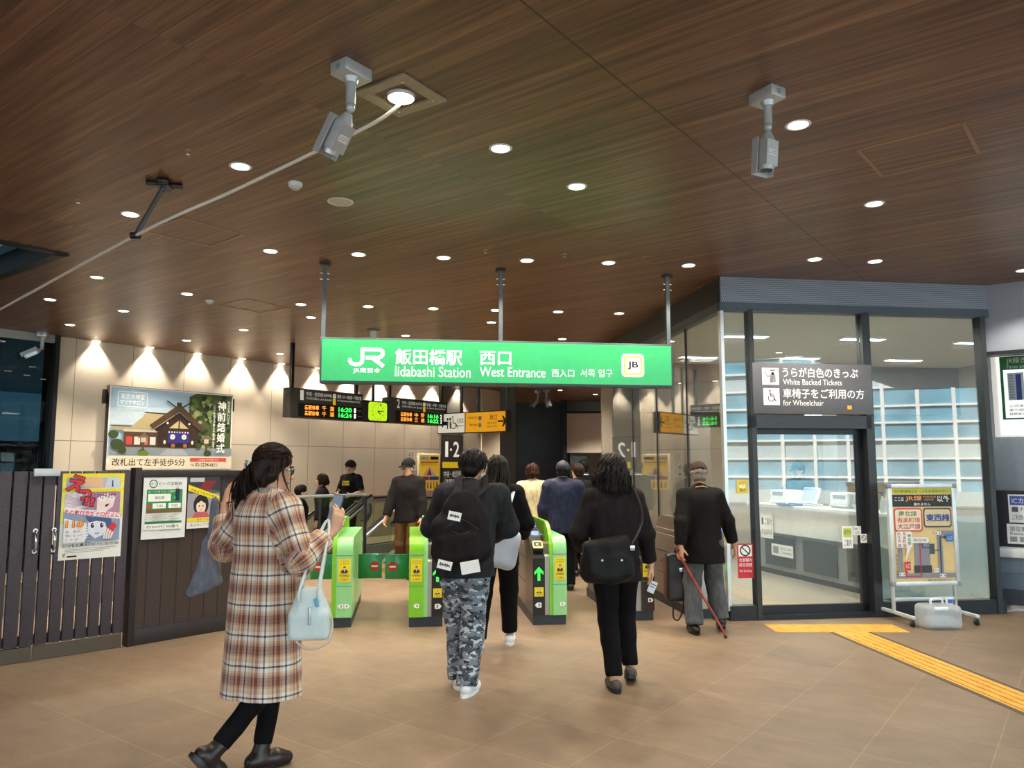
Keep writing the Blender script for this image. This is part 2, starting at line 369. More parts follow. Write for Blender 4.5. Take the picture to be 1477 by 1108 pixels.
LAMPG = M('downlight_glow', 'fff1de', 0.5, emit=16.0, var=0.01); LAMPW = M('bright_lamp_glow', 'fff0d0', 0.5, emit=40.0, var=0.01)
SLAT = M('dark_plum_slat', '453d45', 0.5, var=0.1, scale=6, stretch=(8, 8, 0.5)); BROWNP = M('dark_brown_panel', '3c2f2a', 0.5, var=0.12, scale=6, stretch=(10, 10, 0.4))
GATEM = M('gate_bronze_metal', '93867a', 0.38, 0.55, scale=5, stretch=(1, 1, 12)); LIME = M('lime_green_plastic', '79c410', 0.35, coat=0.3); MINT = M('light_green_plastic', '8ed28a', 0.35, coat=0.3); DOORG = M('gate_flap_green', '0f8a48', 0.3, coat=0.4)
PLINTH = M('dark_plinth', '2e3338', 0.5); SIGNG = M('sign_green', '35a766', 0.35, emit=0.32, var=0.02); YSTICK = M('yellow_sticker', 'f2dc1e', 0.5, var=0.02); WHITEI = INK('f4f4f2'); BLACKI = INK('141414')
# ------------------------------------------------------------------ the setting
ROTW = Matrix(((0.6, 0.8, 0, 0), (0.8, -0.6, 0, 0), (0, 0, -1, 0), (0, 0, 0, 1)))     # local x = D1, y = D2, z = down
ROTF = Matrix(((0.8, 0.6, 0, 0), (-0.6, 0.8, 0, 0), (0, 0, 1, 0), (0, 0, 0, 1)))       # local x = D2, y = D1, z = up
def st(o): o['kind'] = 'structure'; return o
# floor: slabs around the escalator pit (pit: D1 2..10.2, D2 -11.75..-9.35)
PIT = (2.0, 10.3, -11.75, -9.35)
def slabs(b, P0, P1, Q0, Q1, hole, z0, z1, swap):
    p0, p1, q0, q1 = hole
    for a0, a1, c0, c1 in ((P0, P1, Q0, q0), (P0, P1, q1, Q1), (P0, p0, q0, q1), (p1, P1, q0, q1)):
        b.box((c0, a0, z0), (c1, a1, z1)) if swap else b.box((a0, c0, z0), (a1, c1, z1))
    return b
st(slabs(MB(), -6, 34, -24, 14, PIT, -0.12, 0.0, True).done('floor', STONE, None, ROTF))
st(MB().box((-60, -60, -0.2), (70, 2.0, -0.125)).done('ground_outside', M('street_paving', '8c8c88', 0.8)))
# ceiling with the void at the left
_c = at_z(100, 366, CEIL); VP0 = _c.dot(D1); VQ0 = _c.dot(D2)
HOLE = (VP0 - 3.2, VP0, VQ0 - 3.0, VQ0)
_cb = MB(); p0, p1, q0, q1 = HOLE
for a0, a1, c0, c1 in ((-5.0, 34, -24, q0), (-5.0, 34, q1, 3.6), (6.6, 34, 3.6, 12), (-5.0, p0, q0, q1), (p1, 34, q0, q1)): _cb.box((a0, c0, -CEIL - 0.35), (a1, c1, -CEIL))
st(_cb.done('ceiling', WOOD, None, ROTW))
_t = NT('backlit_void_pane'); _t.t.nodes.remove(_t.b); _tr = _t.n('BsdfTranslucent'); _n = _t.noise(_t.coord(), .8); _t.l(_t.ramp(_n.outputs[0], [(.3, (.020, .029, .034, 1)), (.7, (.022, .031, .036, 1))]), _tr.inputs[0]); _t.l(_tr.outputs[0], _t.out.inputs[0]); VOIDPANE = _t.m
# void above the opening: dark rim, translucent pane added to brighten the recess
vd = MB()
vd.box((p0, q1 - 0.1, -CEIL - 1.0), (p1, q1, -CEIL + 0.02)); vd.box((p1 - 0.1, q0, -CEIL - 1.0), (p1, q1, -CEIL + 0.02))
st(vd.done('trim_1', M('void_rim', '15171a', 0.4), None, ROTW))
st(MB().quad((p0, q0, -CEIL - 0.2), (p1 - 0.1, q0, -CEIL - 0.2), (p1 - 0.1, q1 - 0.1, -CEIL - 0.2), (p0, q1 - 0.1, -CEIL - 0.2)).done('window_10', VOIDPANE, None, ROTW))
# the long panelled wall and what stands in its line
WQ = -12.95
_wm = Matrix.Translation(wpq(0, WQ)) @ Matrix(((0.6, 0.8, 0, 0), (0.8, -0.6, 0, 0), (0, 0, 1, 0), (0, 0, 0, 1)))   # local x = D1, y = D2 (into the hall)
def wallbox(a0, a1, d0, d1, z0, z1, name, mat, b=None):
    o = (b or MB()).box((a0, d0, z0), (a1, d1, z1)).done(name, mat, None, _wm.copy()); return st(o)
def p_at(x):   # D1 position where picture column x meets the long wall
    d = ray(x, 600); t = WQ / (d.dot(D2)) if True else 0
    return (EYEV + d * (WQ / d.dot(D2))).dot(D1)
PW0 = p_at(76)
wallbox(PW0, p_at(727), -0.25, 0.0, -5, CEIL, 'wall_left', PANEL)
wallbox(PW0 - 0.06, PW0, -0.3, 0.12, -0.1, CEIL, 'trim_2', DARKM)
wallbox(PW0 - 9, PW0 - 0.06, -0.02, 0.0, 0, CEIL - 0.12, 'window_1', GLASSD)
wallbox(PW0 - 9, PW0 - 0.06, -0.06, 0.06, CEIL - 0.12, CEIL, 'trim_3', M('shop_head_trim', 'a8aca8', 0.5))
wallbox(PW0 - 9, PW0 + 0.2, -3.0, -2.8, 0, CEIL, 'wall_shop', M('dark_shop_wall', '27302e', 0.7))
for k in (2.1, 4.6): wallbox(PW0 - k, PW0 - k + 0.06, -0.06, 0.02, 0, CEIL - 0.12, 'trim_4', DARKM)
# dark pillar with the platform numbers, pale panels, dark pillar, lift lobby
P12a, P12b = p_at(634), p_at(664)
wallbox(P12a, P12b, 0.0, 0.06, 0, CEIL, 'column_1', M('dark_grey_pillar', '6a655e', 0.45))
P3 = p_at(694)
wallbox(P3, p_at(721), 0.0, 0.03, 0, CEIL, 'wall_pale', M('pale_lit_panel', 'e6d8c2', 0.5))
def upbox(xa, xb, Y, dep, z0, z1, name, mat):
    a = at_y(xa, 660, Y); b = at_y(xb, 660, Y); return st(MB().box((a.x, Y, z0), (b.x, Y + dep, z1)).done(name, mat))
upbox(721, 743.5, 19.2, 1.2, 0, CEIL, 'column_2', M('grey_stone_pillar', '4c4a44', 0.5))
upbox(742, 822, 25.2, 0.3, 0, CEIL, 'wall_lobby', M('black_lobby_wall', '22262a', 0.28, var=0.15, scale=3))
upbox(816, 900, 24.3, 1.5, 1.98, 3.25, 'wall_soffit', PANEL2)
upbox(812, 818, 24.0, 1.0, 0, CEIL, 'trim_5', BLACKP)
upbox(816, 960, 26.5, 0.2, 0, 1.98, 'wall_back', M('beige_back_wall', 'a2968a', 0.5))
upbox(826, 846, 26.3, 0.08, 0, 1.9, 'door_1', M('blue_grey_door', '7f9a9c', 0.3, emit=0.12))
upbox(820, 826, 26.2, 0.15, 0, 1.95, 'trim_6', ALU)
upbox(816, 900, 24.6, 0.04, 3.25, CEIL, 'window_2', M('pale_clerestory_glass', 'a9b6b4', 0.2))
upbox(816, 900, 24.2, 0.1, 3.22, 3.28, 'trim_7', DARKM)
upbox(500, 1500, 28.0, 0.3, -1, CEIL, 'wall_north', M('grey_end_wall', '6d6860', 0.6))
st(MB().box((13.0, 6.5, 0), (13.3, 27, CEIL)).done('wall_right', M('side_wall', '8a8580', 0.6)))
st(MB().box((-13.3, -4.5, 0), (-13.0, 14, CEIL)).done('wall_west', M('side_wall', '8a8580', 0.6)))
# escalator pit walls
for nm, lo, hi in (('wall_pit_a', (PIT[2] - 0.1, PIT[0], -5), (PIT[2], PIT[1], -0.12)), ('wall_pit_b', (PIT[3], PIT[0], -5), (PIT[3] + 0.1, PIT[1], -0.12)), ('wall_pit_c', (PIT[2], PIT[0] - 0.1, -5), (PIT[3], PIT[0], -0.12)), ('floor_pit', (PIT[2], PIT[0], -5.1), (PIT[3], PIT[1], -5))):
    st(MB().box(lo, hi).done(nm, M('pit_wall', '8d8478', 0.6), None, ROTF))
# tactile paving
def tac(x, y): return at_z(x, y, 0.0)
tb = MB(); 
_t0 = tac(1190, 912); _t1 = tac(1477, 1033); _t2 = tac(1477, 996); _t3 = tac(1262, 912)
td = ((_t1 - _t0).normalized() + (_t2 - _t3).normalized()).normalized(); tn = Vector((-td.y, td.x, 0)); tw = 0.3
tc0 = (_t0 + _t3) / 2; tm = Matrix(((td.x, tn.x, 0, tc0.x), (td.y, tn.y, 0, tc0.y), (0, 0, 1, 0), (0, 0, 0, 1)))
TACB = M('tactile_bed', 'd99a2a', 0.6, var=0.1); TACT = tactile('tactile_yellow', True)
base = MB().box((-0.02, -0.16, 0), (5.5, 0.16, 0.003)).done('tactile_strip', TACT, None, tm); tag(base, 'yellow ribbed tactile strip running diagonally across the floor to the ticket office door', 'tactile paving')
rb = MB()
for k in range(4): rb.box((0.16, -0.135 + k * 0.075, 0.003), (5.4, -0.095 + k * 0.075, 0.010), 0.002, seg=1)
rb.done('rib', TACT, base)
MB().box((-0.02, -0.2, 0), (5.5, -0.16, 0.003)).box((-0.02, 0.16, 0), (5.5, 0.2, 0.003)).done('border', M('tactile_border', '5a4c3c', 0.7), base)
a0, a1 = tac(1105, 903), tac(1290, 903); blk = Fr(a0, a1 - a0); L = (a1 - a0).length
bo = MB().box((0, -0.3, 0), (L, 0.06, 0.004)).done('tactile_block', TACT, None, Matrix(((blk.r.x, -blk.n.x, 0, a0.x), (blk.r.y, -blk.n.y, 0, a0.y), (0, 0, 1, 0), (0, 0, 0, 1))))
tag(bo, 'yellow dotted tactile block in front of the ticket office sliding door', 'tactile paving')
db = MB()
for i in range(int(L / 0.06)):
    for j in range(6): db.cyl((0.03 + i * 0.06, -0.27 + j * 0.06, 0.004), (0.03 + i * 0.06, -0.27 + j * 0.06, 0.009), 0.016, 0.011, 8)
db.done('stud', TACT, bo)['kind'] = 'stuff'
# ------------------------------------------------------------------ street behind the camera: sunlit office block
fc = Vector((25, -15, 0)); fr_ = Vector((0.80, 0.62, 0)).normalized(); FB = Fr(fc, -fr_); FBM = FB.mat()
bld = tag(bpy.data.objects.new('street_building', None), 'pale sunlit office building with gridded blue windows across the street', 'building'); COL.objects.link(bld); bld.matrix_basis = FBM
MB().box((-30, 0, -4), (30, 26, -0.3)).done('facade_wall', M('facade_stone', 'bccacc', 0.7), bld)
for r in range(7):
    MB().box((-28, -.6 + r * 3.4, -0.3), (28, 1.9 + r * 3.4, -0.22)).done('window_band', M('facade_blue_glass', '7fb0c4', 0.25, var=0.15, scale=0.7), bld)
mu = MB()
for k in range(38): mu.box((-28 + k * 1.5, -.7, -0.24), (-27.84 + k * 1.5, 24, -0.05))
for r in range(7):
    for z in (1.4, 2.2, 3.0, 3.9): mu.box((-28, z - 2.0 + r * 3.4 - 0.05, -0.24), (28, z - 2.0 + r * 3.4 + 0.05, -0.1))
mu.done('mullion', M('facade_white_bars', 'f2f2ee', 0.6), bld)
fence = tag(MB().box((-24, 0, 6), (24, .55, 6.1)).done('hoarding', M('street_hoarding', 'c4d0d0', 0.6), None, FBM.copy()), 'long white street hoarding in front of the sunlit office building', 'hoarding')
# ------------------------------------------------------------------ ticket office (glass box at the right)
C0 = at_z(1054, 895); FO = Fr(C0, E1); FS = Fr(C0 + E2 * 4.6, -E2)      # front plane; side plane seen from the hall
def fo(x, y): return FO.uv(x, y)
OW = fo(1424, 700)[0]                       # right end of the glass
def obox(b, u0, u1, d0, d1, z0, z1, bev=0.0): return b.box((u0, d0, z0), (u1, d1, z1), bev)
OM = Matrix(((E1.x, E2.x, 0, C0.x), (E1.y, E2.y, 0, C0.y), (0, 0, 1, 0), (0, 0, 0, 1)))     # local x along the front, y inwards
def os_(name, mat, *boxes):
    b = MB()
    for q in boxes: b.box((q[0], q[2], q[4]), (q[1], q[3], q[5]))
    return st(b.done(name, mat, None, OM.copy()))
HEAD = fo(1250, 452)[1]; DU0, DU1 = fo(1084, 700)[0], fo(1257, 700)[0]; SG0 = fo(1160, 600)[1]; SG1 = fo(1160, 526)[1]; TR = fo(1160, 613)[1]
os_('wall_fascia', PERF, (-0.02, OW + 0.12, -0.03, 0.03, HEAD + 0.06, CEIL)); os_('wall_fascia_side', M('dark_fascia_panel', '26282b', 0.55), (-0.03, 0.03, 0.0, 4.7, HEAD + 0.06, CEIL))
os_('trim_8', M('head_rail', '4c5660', 0.4, 0.4), (-0.04, OW + 0.1, -0.06, 0.05, HEAD - 0.02, HEAD + 0.07), (-0.05, 0.05, 0, 4.7, HEAD - 0.02, HEAD + 0.07))
os_('trim_9', DARKM, (-0.02, DU0, -0.05, 0.05, 0, 0.15), (DU1, OW + 0.1, -0.05, 0.05, 0, 0.15), (-0.04, 0.04, 0.05, 4.7, 0, 0.12), (DU0, DU1, -0.05, 0.05, 0, 0.05))
os_('trim_10', M('door_post', '24272a', 0.4), (DU0, DU0 + 0.05, -0.06, 0.06, 0, HEAD), (DU1 - 0.06, DU1 + 0.03, -0.06, 0.06, 0, HEAD), (OW - 0.01, OW + 0.05, -0.06, 0.06, 0, HEAD), (DU0, DU1, -0.06, 0.06, TR - 0.04, SG0))
os_('trim_11', ALU, (-0.035, 0.0, -0.04, 0.03, 0.1, HEAD))
os_('window_3', GLASS, (0.0, DU0, -0.006, 0.006, 0.15, HEAD)); os_('window_4', GLASS, (DU1 + 0.03, OW, -0.006, 0.006, 0.15, HEAD)); os_('window_5', GLASS, (DU0 + 0.05, DU1 - 0.06, -0.006, 0.006, SG1 - 0.02, HEAD))
for k, (a, b) in enumerate(((0.02, 1.1), (1.12, 2.25), (2.27, 3.4), (3.42, 4.6))): os_('window_%d' % (6 + k), GLASS, (-0.006, 0.006, a, b, 0.12, HEAD))
os_('trim_12', DARKM, *[(-0.012, 0.012, a - 0.012, a + 0.012, 0.12, HEAD) for a in (1.11, 2.26, 3.41)])
# sliding door: glass leaf with dark rails
dr = thing('sliding_door', 'glass sliding door with dark frame leading into the ticket office', 'door', OM @ Vector((DU0, 0.05, 0)), R(7.5)); dr['kind'] = 'structure'; del dr['category']; dr.name = 'door_2'
dw = DU1 - DU0; MB().box((0.05, 0.02, 0.12), (dw - 0.06, 0.032, TR - 0.05)).done('door_glass', GLASS, dr)
MB().box((0.03, 0.0, 0.05), (dw - 0.05, 0.05, 0.13)).box((0.03, 0, TR - 0.1), (dw - 0.05, 0.05, TR - 0.03)).box((0.03, 0, 0.05), (0.07, 0.05, TR - 0.03)).box((dw - 0.13, 0, 0.05), (dw - 0.05, 0.05, TR - 0.03)).done('door_frame', DARKM, dr)
# frosted lower bands on the fixed pane
tag(MB().box((DU1 + 0.05, 0.012, 0.18), (OW - 0.04, 0.016, fo(1340, 745)[1])).done('frosted_film', GLASSF, None, OM.copy()), 'pale frosted band on the lower half of the glass behind the map board', 'window film')
# room inside
os_('floor_office', M('office_floor', 'b8ab9a', 0.35), (0.02, 6.0, 0.06, 5.4, -0.02, 0.012))
os_('wall_office_back', M('office_back_wall', 'b9ab98', 0.6), (0.0, 6.0, 5.3, 5.36, 0, CEIL)); os_('wall_office_right', M('office_back_wall', 'b9ab98', 0.6), (6.0, 6.2, 0.3, 5.5, 0, CEIL))
os_('ceiling_office', M('office_ceiling', 'cfcabf', 0.7), (0.05, 6.0, 0.08, 5.4, HEAD - 0.02, HEAD + 0.06))
os_('wall_office_bulkhead', M('office_bulkhead', '5f5a55', 0.6), (0.1, 6.0, 4.2, 4.5, 2.45, HEAD))
os_('column_3', M('office_pillar', '8b867e', 0.6), (1.25, 1.6, 4.4, 4.7, 0, HEAD), (3.3, 3.55, 3.9, 4.2, 0, HEAD))
for k, (u, d) in enumerate(((0.9, 1.4), (2.5, 1.4), (4.2, 1.5), (1.0, 3.3), (2.6, 3.2), (4.3, 3.2))):
    t = thing('panel_light', 'slim glowing light panel in the ticket office ceiling, ' + ('nearest the glass corner', 'above the sliding door', 'above the map board pane', 'far back by the side glass', 'above the clerk', 'far back on the kiosk side')[k], 'ceiling light', OM @ Vector((u, d, HEAD - 0.02)), R(7.5))
    MB().box((-0.3, -0.08, -0.03), (0.3, 0.08, 0)).done('housing', WHITEP, t); MB().box((-0.28, -0.06, -0.034), (0.28, 0.06, -0.03)).done('diffuser', M('office_tube_glow', 'fff6ea', 0.5, emit=8), t)
    l = bpy.data.lights.new('office_light', 'AREA'); l.energy = 27; l.size = 0.5; l.color = (1, 0.95, 0.87); lo = bpy.data.objects.new('office_light', l); COL.objects.link(lo); lo.parent = t; lo.location = (0, 0, -0.06)
# counter running back from the glass, its desk things
K0 = Vector((4.42, 8.95, 0)); K1 = Vector((3.62, 11.9, 0)); kd = (K1 - K0).normalized(); kn = Vector((kd.y, -kd.x, 0)); KL = (K1 - K0).length
KM = Matrix(((kd.x, kn.x, 0, K0.x), (kd.y, kn.y, 0, K0.y), (0, 0, 1, 0), (0, 0, 0, 1)))
ct = tag(bpy.data.objects.new('service_counter', None), 'long white service counter inside the glass ticket office', 'counter'); COL.objects.link(ct); ct.matrix_basis = KM
CWH = M('counter_white', 'e4e6e4', 0.35)
MB().box((0, -0.04, 0.98), (KL, 0.5, 1.03), 0.008).done('worktop', CWH, ct); MB().box((0.02, 0.04, 0.62), (KL, 0.08, 0.98)).done('front_panel', CWH, ct)
MB().box((0.02, 0.12, 0.02), (KL, 0.16, 0.62)).done('lower_panel', M('counter_grey', '8a8c88', 0.5), ct); MB().box((0.02, 0.1, 0), (KL, 0.5, 0.08)).done('kickboard', DARKM, ct)
for k in range(3): MB().box((0.3 + k * 0.9, 0.10, 0.14), (1.0 + k * 0.9, 0.115, 0.56)).done('recess_panel', M('counter_dark', '3a3e40', 0.5), ct)
def on_counter(name, label, cat, s, t_, build, group=None):
    o = tag(bpy.data.objects.new(name, None), label, cat, group); COL.objects.link(o); o.matrix_basis = KM @ Matrix.Translation((s, t_, 1.03)); build(o); return o
def printer(o):
    MB().box((-0.2, -0.14, 0), (0.2, 0.16, 0.2), 0.02).done('body', M('printer_grey', 'cfd3d2', 0.4), o); MB().box((-0.16, -0.18, 0.02), (0.16, -0.1, 0.05), 0.005).done('paper_tray', WHITEP, o); MB().box((-0.12, -0.15, 0.12), (0.12, -0.139, 0.17)).done('control_panel', BLACKP, o)
def terminal(o):
    MB().box((-0.13, 0.0, 0), (0.13, 0.16, 0.03), 0.006).done('base', WHITEP, o)
    MB().box((-0.17, -0.02, 0.04), (0.17, 0.02, 0.27), 0.01, Matrix.Rotation(R(-22), 4, 'X')).done('screen_housing', WHITEP, o); MB().box((-0.15, -0.024, 0.06), (0.15, -0.02, 0.25), 0, Matrix.Rotation(R(-22), 4, 'X')).done('screen', M('terminal_screen', '9fb8c4', 0.2), o)
    MB().box((-0.03, 0.03, 0.02), (0.03, 0.09, 0.12)).done('neck', ALU, o)
on_counter('card_terminal', 'white tilted card terminal on the counter near the glass', 'terminal', 0.85, 0.22, terminal); on_counter('ticket_printer', 'grey ticket printer on the counter behind the door glass', 'printer', 1.3, 0.4, printer)
on_counter('ticket_terminal', 'white ticket terminal screen in front of the capped clerk', 'terminal', 1.9, 0.2, terminal); on_counter('desk_printer', 'grey desk printer at the far end of the counter', 'printer', 2.6, 0.35, printer)
def bottle(o): MB().lathe([(0.03, 0), (0.032, 0.12), (0.02, 0.16), (0.012, 0.18), (0.012, 0.2)], 14).done('bottle_body', M('clear_pump_bottle', 'd9e4e4', 0.2), o); MB().cyl((0, 0, 0.2), (0, 0, 0.24), 0.01).box((-0.006, -0.045, 0.235), (0.006, 0.01, 0.247)).done('pump', M('bottle_pump', '345a8a', 0.4), o)
on_counter('sanitiser_bottle', 'clear pump bottle standing at the counter end by the door post', 'bottle', 0.28, 0.06, bottle)
def tray(o): MB().box((-0.16, -0.1, 0), (0.16, 0.1, 0.012), 0.004).box((-0.16, -0.1, 0.01), (0.16, -0.09, 0.03)).box((-0.16, 0.09, 0.01), (0.16, 0.1, 0.03)).done('tray_dish', M('blue_tray', '3f7fc0', 0.4), o)
on_counter('cash_tray', 'small blue cash tray on the white counter', 'tray', 2.05, 0.02, tray)
def leaflets(o):
    MB().box((-0.1, -0.05, 0), (0.1, 0.07, 0.16), 0.004).done('holder', WHITEP, o)
    for k in range(3): MB().box((-0.085 + k * 0.06, -0.04, 0.1), (-0.035 + k * 0.06, -0.02, 0.22)).done('leaflet', M(('leaflet_cream', 'leaflet_yellow', 'leaflet_white')[k], ('e8d8b0', 'e0c060', 'f0f0ea')[k], 0.6), o)
on_counter('leaflet_rack', 'white rack of cream and yellow leaflets on the counter', 'leaflet holder', 0.55, 0.45, leaflets)
# notices on the counter front and the glass
def notice(name, label, fr, box, draw, cat='notice', d=0.012, group=None, parent=None):
    u0, v0, u1, v1 = fr.box(*box); p = Print(); w, h = u1 - u0, v1 - v0; p.rect(0, 0, w, h, WHITEI); draw(p, w, h)
    o = p.done(name, parent, fr.mat(u0, v0, d)); return tag(o, label, cat, group)
FK = Fr(K1 - kn * 0.012 + kn * 0.04, -kd)
def drw(p, w, h):
    p.rect(w * .1, h * .55, w * .25, h * .85, BLACKI); p.text('ご案内', w * .35, h * .55, w * .9, h * .85, BLACKI); p.text('きっぷのりば', w * .1, h * .15, w * .9, h * .4, BLACKI)
notice('counter_notice', 'white notice with dark pictograms on the counter front', FK, (1098, 742, 1116, 776), drw)
def drw(p, w, h):
    p.text('窓口の', w * .42, h * .55, w * .92, h * .8, BLACKI); p.text('ご利用案内', w * .42, h * .2, w * .95, h * .42, BLACKI)
    p.rect(w * .08, h * .2, w * .34, h * .8, INK('8f9490'))
notice('counter_sign', 'white label plate with small text hung low on the counter front', FK, (1114, 786, 1145, 803), drw)
FD = Fr(FO.w(0, 0, -0.05), E1)
def drw(p, w, h): p.rect(w * .1, h * .5, w * .9, h * .92, INK('c8d860')); p.text('発売中', w * .15, h * .6, w * .85, h * .85, INK('2a5a2a')); p.text('ご案内', w * .15, h * .1, w * .85, h * .4, BLACKI)
notice('green_leaflet', 'green and white leaflet stuck inside the sliding door glass', FD, (1214, 759, 1229, 791), drw)
def drw(p, w, h): p.disc(w * .5, h * .55, w * .36, INK('303030')); p.disc(w * .5, h * .55, w * .28, WHITEI); p.line([(w * .3, h * .75), (w * .7, h * .35)], w * .08, INK('303030'))
notice('prohibition_mark', 'small round prohibition pictogram on the sliding door glass', FD, (1240, 770, 1250, 783), drw)
def drw(p, w, h): p.text('自動ドア', w * .1, h * .55, w * .9, h * .85, BLACKI); p.text('AUTO', w * .2, h * .15, w * .8, h * .45, BLACKI)
notice('door_notice', 'small white automatic door label on the sliding door glass', FD, (1230, 759, 1241, 772), drw)
RED = INK('c8283c')
def drw(p, w, h):
    p.rect(0, 0, w, h, RED); p.rect(w * .08, h * .63, w * .92, h * .96, WHITEI); p.arc(w * .5, h * .8, w * .3, w * .08, BLACKI); p.line([(w * .3, h * .89), (w * .7, h * .71)], w * .07, BLACKI); p.text('全駅構内', w * .1, h * .47, w * .9, h * .58, WHITEI); p.text('終日禁煙', w * .1, h * .33, w * .9, h * .44, WHITEI); p.text('No Smoking', w * .12, h * .16, w * .88, h * .25, WHITEI)
notice('no_smoking_sticker', 'red no smoking sticker on the narrow glass beside the door', FO, (1063, 784, 1086, 834), drw, 'sticker')
def drw(p, w, h):
    p.rect(0, 0, w, h, INK('dcc83c')); p.disc(w * .5, h * .55, w * .3, INK('f0e8a0')); p.text('AED', w * .2, h * .62, w * .8, h * .85, INK('b03030')); p.text('案内', w * .25, h * .15, w * .75, h * .4, BLACKI)
notice('yellow_glass_sticker', 'yellow information sticker high on the narrow glass beside the door', FO, (1062, 692, 1078, 712), drw, 'sticker')
# header sign over the door: dark panel
sgn = Print(); u0, v0, u1, v1 = FO.box(1082, 526, 1253, 598)
def sb(pr, fr, o, x0, y0, x1, y1):
    a = fr.box(x0, y0, x1, y1); return a[0] - o[0], a[1] - o[1], a[2] - o[0], a[3] - o[1]
hs = tag(bpy.data.objects.new('door_sign', None), 'dark grey sign above the sliding door for white backed tickets and wheelchair users', 'sign'); COL.objects.link(hs); hs.matrix_basis = FO.mat(u0, v0, 0.07)
MB().box((0, 0, -0.06), (u1 - u0, v1 - v0, 0), 0.004).done('panel', M('sign_charcoal', '5b5d63', 0.5), hs)
pr = Print(); o_ = (u0, v0)
def T(t, x0, y0, x1, y1, m=WHITEI, b=0.0): pr.text(t, *sb(pr, FO, o_, x0, y0, x1, y1), m, b)
def B(x0, y0, x1, y1, m): pr.rect(*sb(pr, FO, o_, x0, y0, x1, y1), m)
pr_l = pr; pr = Print(); B(1095, 532, 1119, 556, WHITEI); pr.z = .0
def PX(fr, o, pts): return [(fr.uv(x, y)[0] - o[0], fr.uv(x, y)[1] - o[1]) for x, y in pts]
pr.poly(PX(FO, o_, [(1106, 553), (1106, 544), (1103, 546), (1099, 541), (1101, 540), (1104, 543), (1106, 541), (1114, 541), (1115, 553)]), BLACKI)
pr.disc(*sb(pr, FO, o_, 1110, 538, 1112, 540)[:2], 0.018, BLACKI); B(1106, 534.5, 1113, 536, BLACKI); B(1098, 536, 1100, 540, INK('909090')); pr.done('attendant_pictogram', hs); pr = Print(); B(1097, 561, 1120, 585, WHITEI)
def wheelchair(pr, fr, o, x, y, s, m):
    c = PX(fr, o, [(x, y)])[0]; k = abs(PX(fr, o, [(x + 1, y)])[0][0] - c[0]) * s
    pr.arc(c[0], c[1] - 3 * k, 4.2 * k, 1.1 * k, m, 150, 400); pr.disc(c[0] - 1.5 * k, c[1] + 7 * k, 1.3 * k, m); pr.line([(c[0] - 1.5 * k, c[1] + 5 * k), (c[0] - 1 * k, c[1]), (c[0] + 3.5 * k, c[1]), (c[0] + 5.5 * k, c[1] - 6 * k), (c[0] + 7 * k, c[1] - 5.5 * k)], 1.2 * k, m); pr.line([(c[0] - 1.2 * k, c[1] + 2.5 * k), (c[0] + 3 * k, c[1] + 2.5 * k)], 1.1 * k, m)
wheelchair(pr, FO, o_, 1108, 572, 1.0, BLACKI); pr.done('wheelchair_pictogram', hs); pr = pr_l
T('うらが白色のきっぷ', 1124, 532, 1232, 546, b=0.012); T('White Backed Tickets', 1125, 548.5, 1209, 556.5); T('車椅子をご利用の方', 1125, 562, 1241, 576, b=0.012); T('for Wheelchair', 1125, 578, 1183, 586); B(1217, 586, 1223, 591, INK('f08a28', 1.0))
pr.done('lettering', hs)
# exit pictogram seen inside
ex = tag(bpy.data.objects.new('exit_sign', None), 'small green running man exit sign inside the ticket office', 'sign'); COL.objects.link(ex); ex.matrix_basis = Fr(OM @ Vector((3.0, 3.6, 2.25)), E1).mat()
MB().box((-0.14, -0.14, -0.05), (0.14, 0.14, 0)).done('casing', WHITEP, ex); p = Print(); p.rect(-0.12, -0.12, 0.12, 0.12, INK('2fa860', 1.2)); p.disc(0.02, 0.06, 0.02, WHITEI); p.line([(0.01, 0.03), (-0.02, -0.03), (-0.06, -0.08)], 0.03, WHITEI); p.line([(-0.02, -0.03), (0.03, -0.05), (0.04, -0.09)], 0.025, WHITEI); p.line([(-0.06, 0.0), (0.0, 0.03), (0.05, -0.01)], 0.02, WHITEI); p.done('pictogram', ex)
MB().cyl((0, 0.14, -0.02), (0, HEAD - 2.25, -0.02), 0.01).done('hanger', ALU, ex)
# ------------------------------------------------------------------ ticket kiosk wall at the far right
KR = FO.w(OW + 0.09, 0, 0.0); FKI = Fr(KR, Vector((0.8, -0.6, 0)))
def kst(name, mat, *bx):
    b = MB()
    for q in bx: b.box((q[0], q[2], q[4]), (q[1], q[3], q[5]))
    return st(b.done(name, mat, None, FKI.mat()))
kz = lambda y: FKI.uv(1462, y)[1]
kst('wall_kiosk', PERF, (-0.05, 4, kz(505), CEIL, -0.1, 0)); kst('wall_kiosk_low', M('kiosk_recess', '54585c', 0.5), (-0.05, 4, 0, kz(505), -0.75, -0.7)); kst('wall_kiosk_side', DARKM, (-0.06, -0.02, 0, kz(505), -0.70, 0.0))
kst('trim_13', DARKM, (-0.03, 4, kz(505) - 0.04, kz(505), -0.2, 0.02))
FKB = Fr(FKI.w(0, 0, -0.30), FKI.r); FKT = Fr(FKI.w(0, 0, -0.62), FKI.r)
_fu = lambda x, y, f: f.uv(x, y)
a = FKT.box(1440, 508, 1540, 626)
fch = tag(bpy.data.objects.new('fare_chart', None), 'bright backlit fare chart panel above the ticket machine at the far right', 'sign'); COL.objects.link(fch); fch.matrix_basis = FKT.mat(a[0], a[1], 0)
fw, fh = a[2] - a[0], a[3] - a[1]; MB().box((-0.06, -0.06, -0.1), (fw + 0.06, fh + 0.06, -0.01)).done('light_box', M('chart_casing', 'e8e4de', 0.4, emit=0.5), fch)
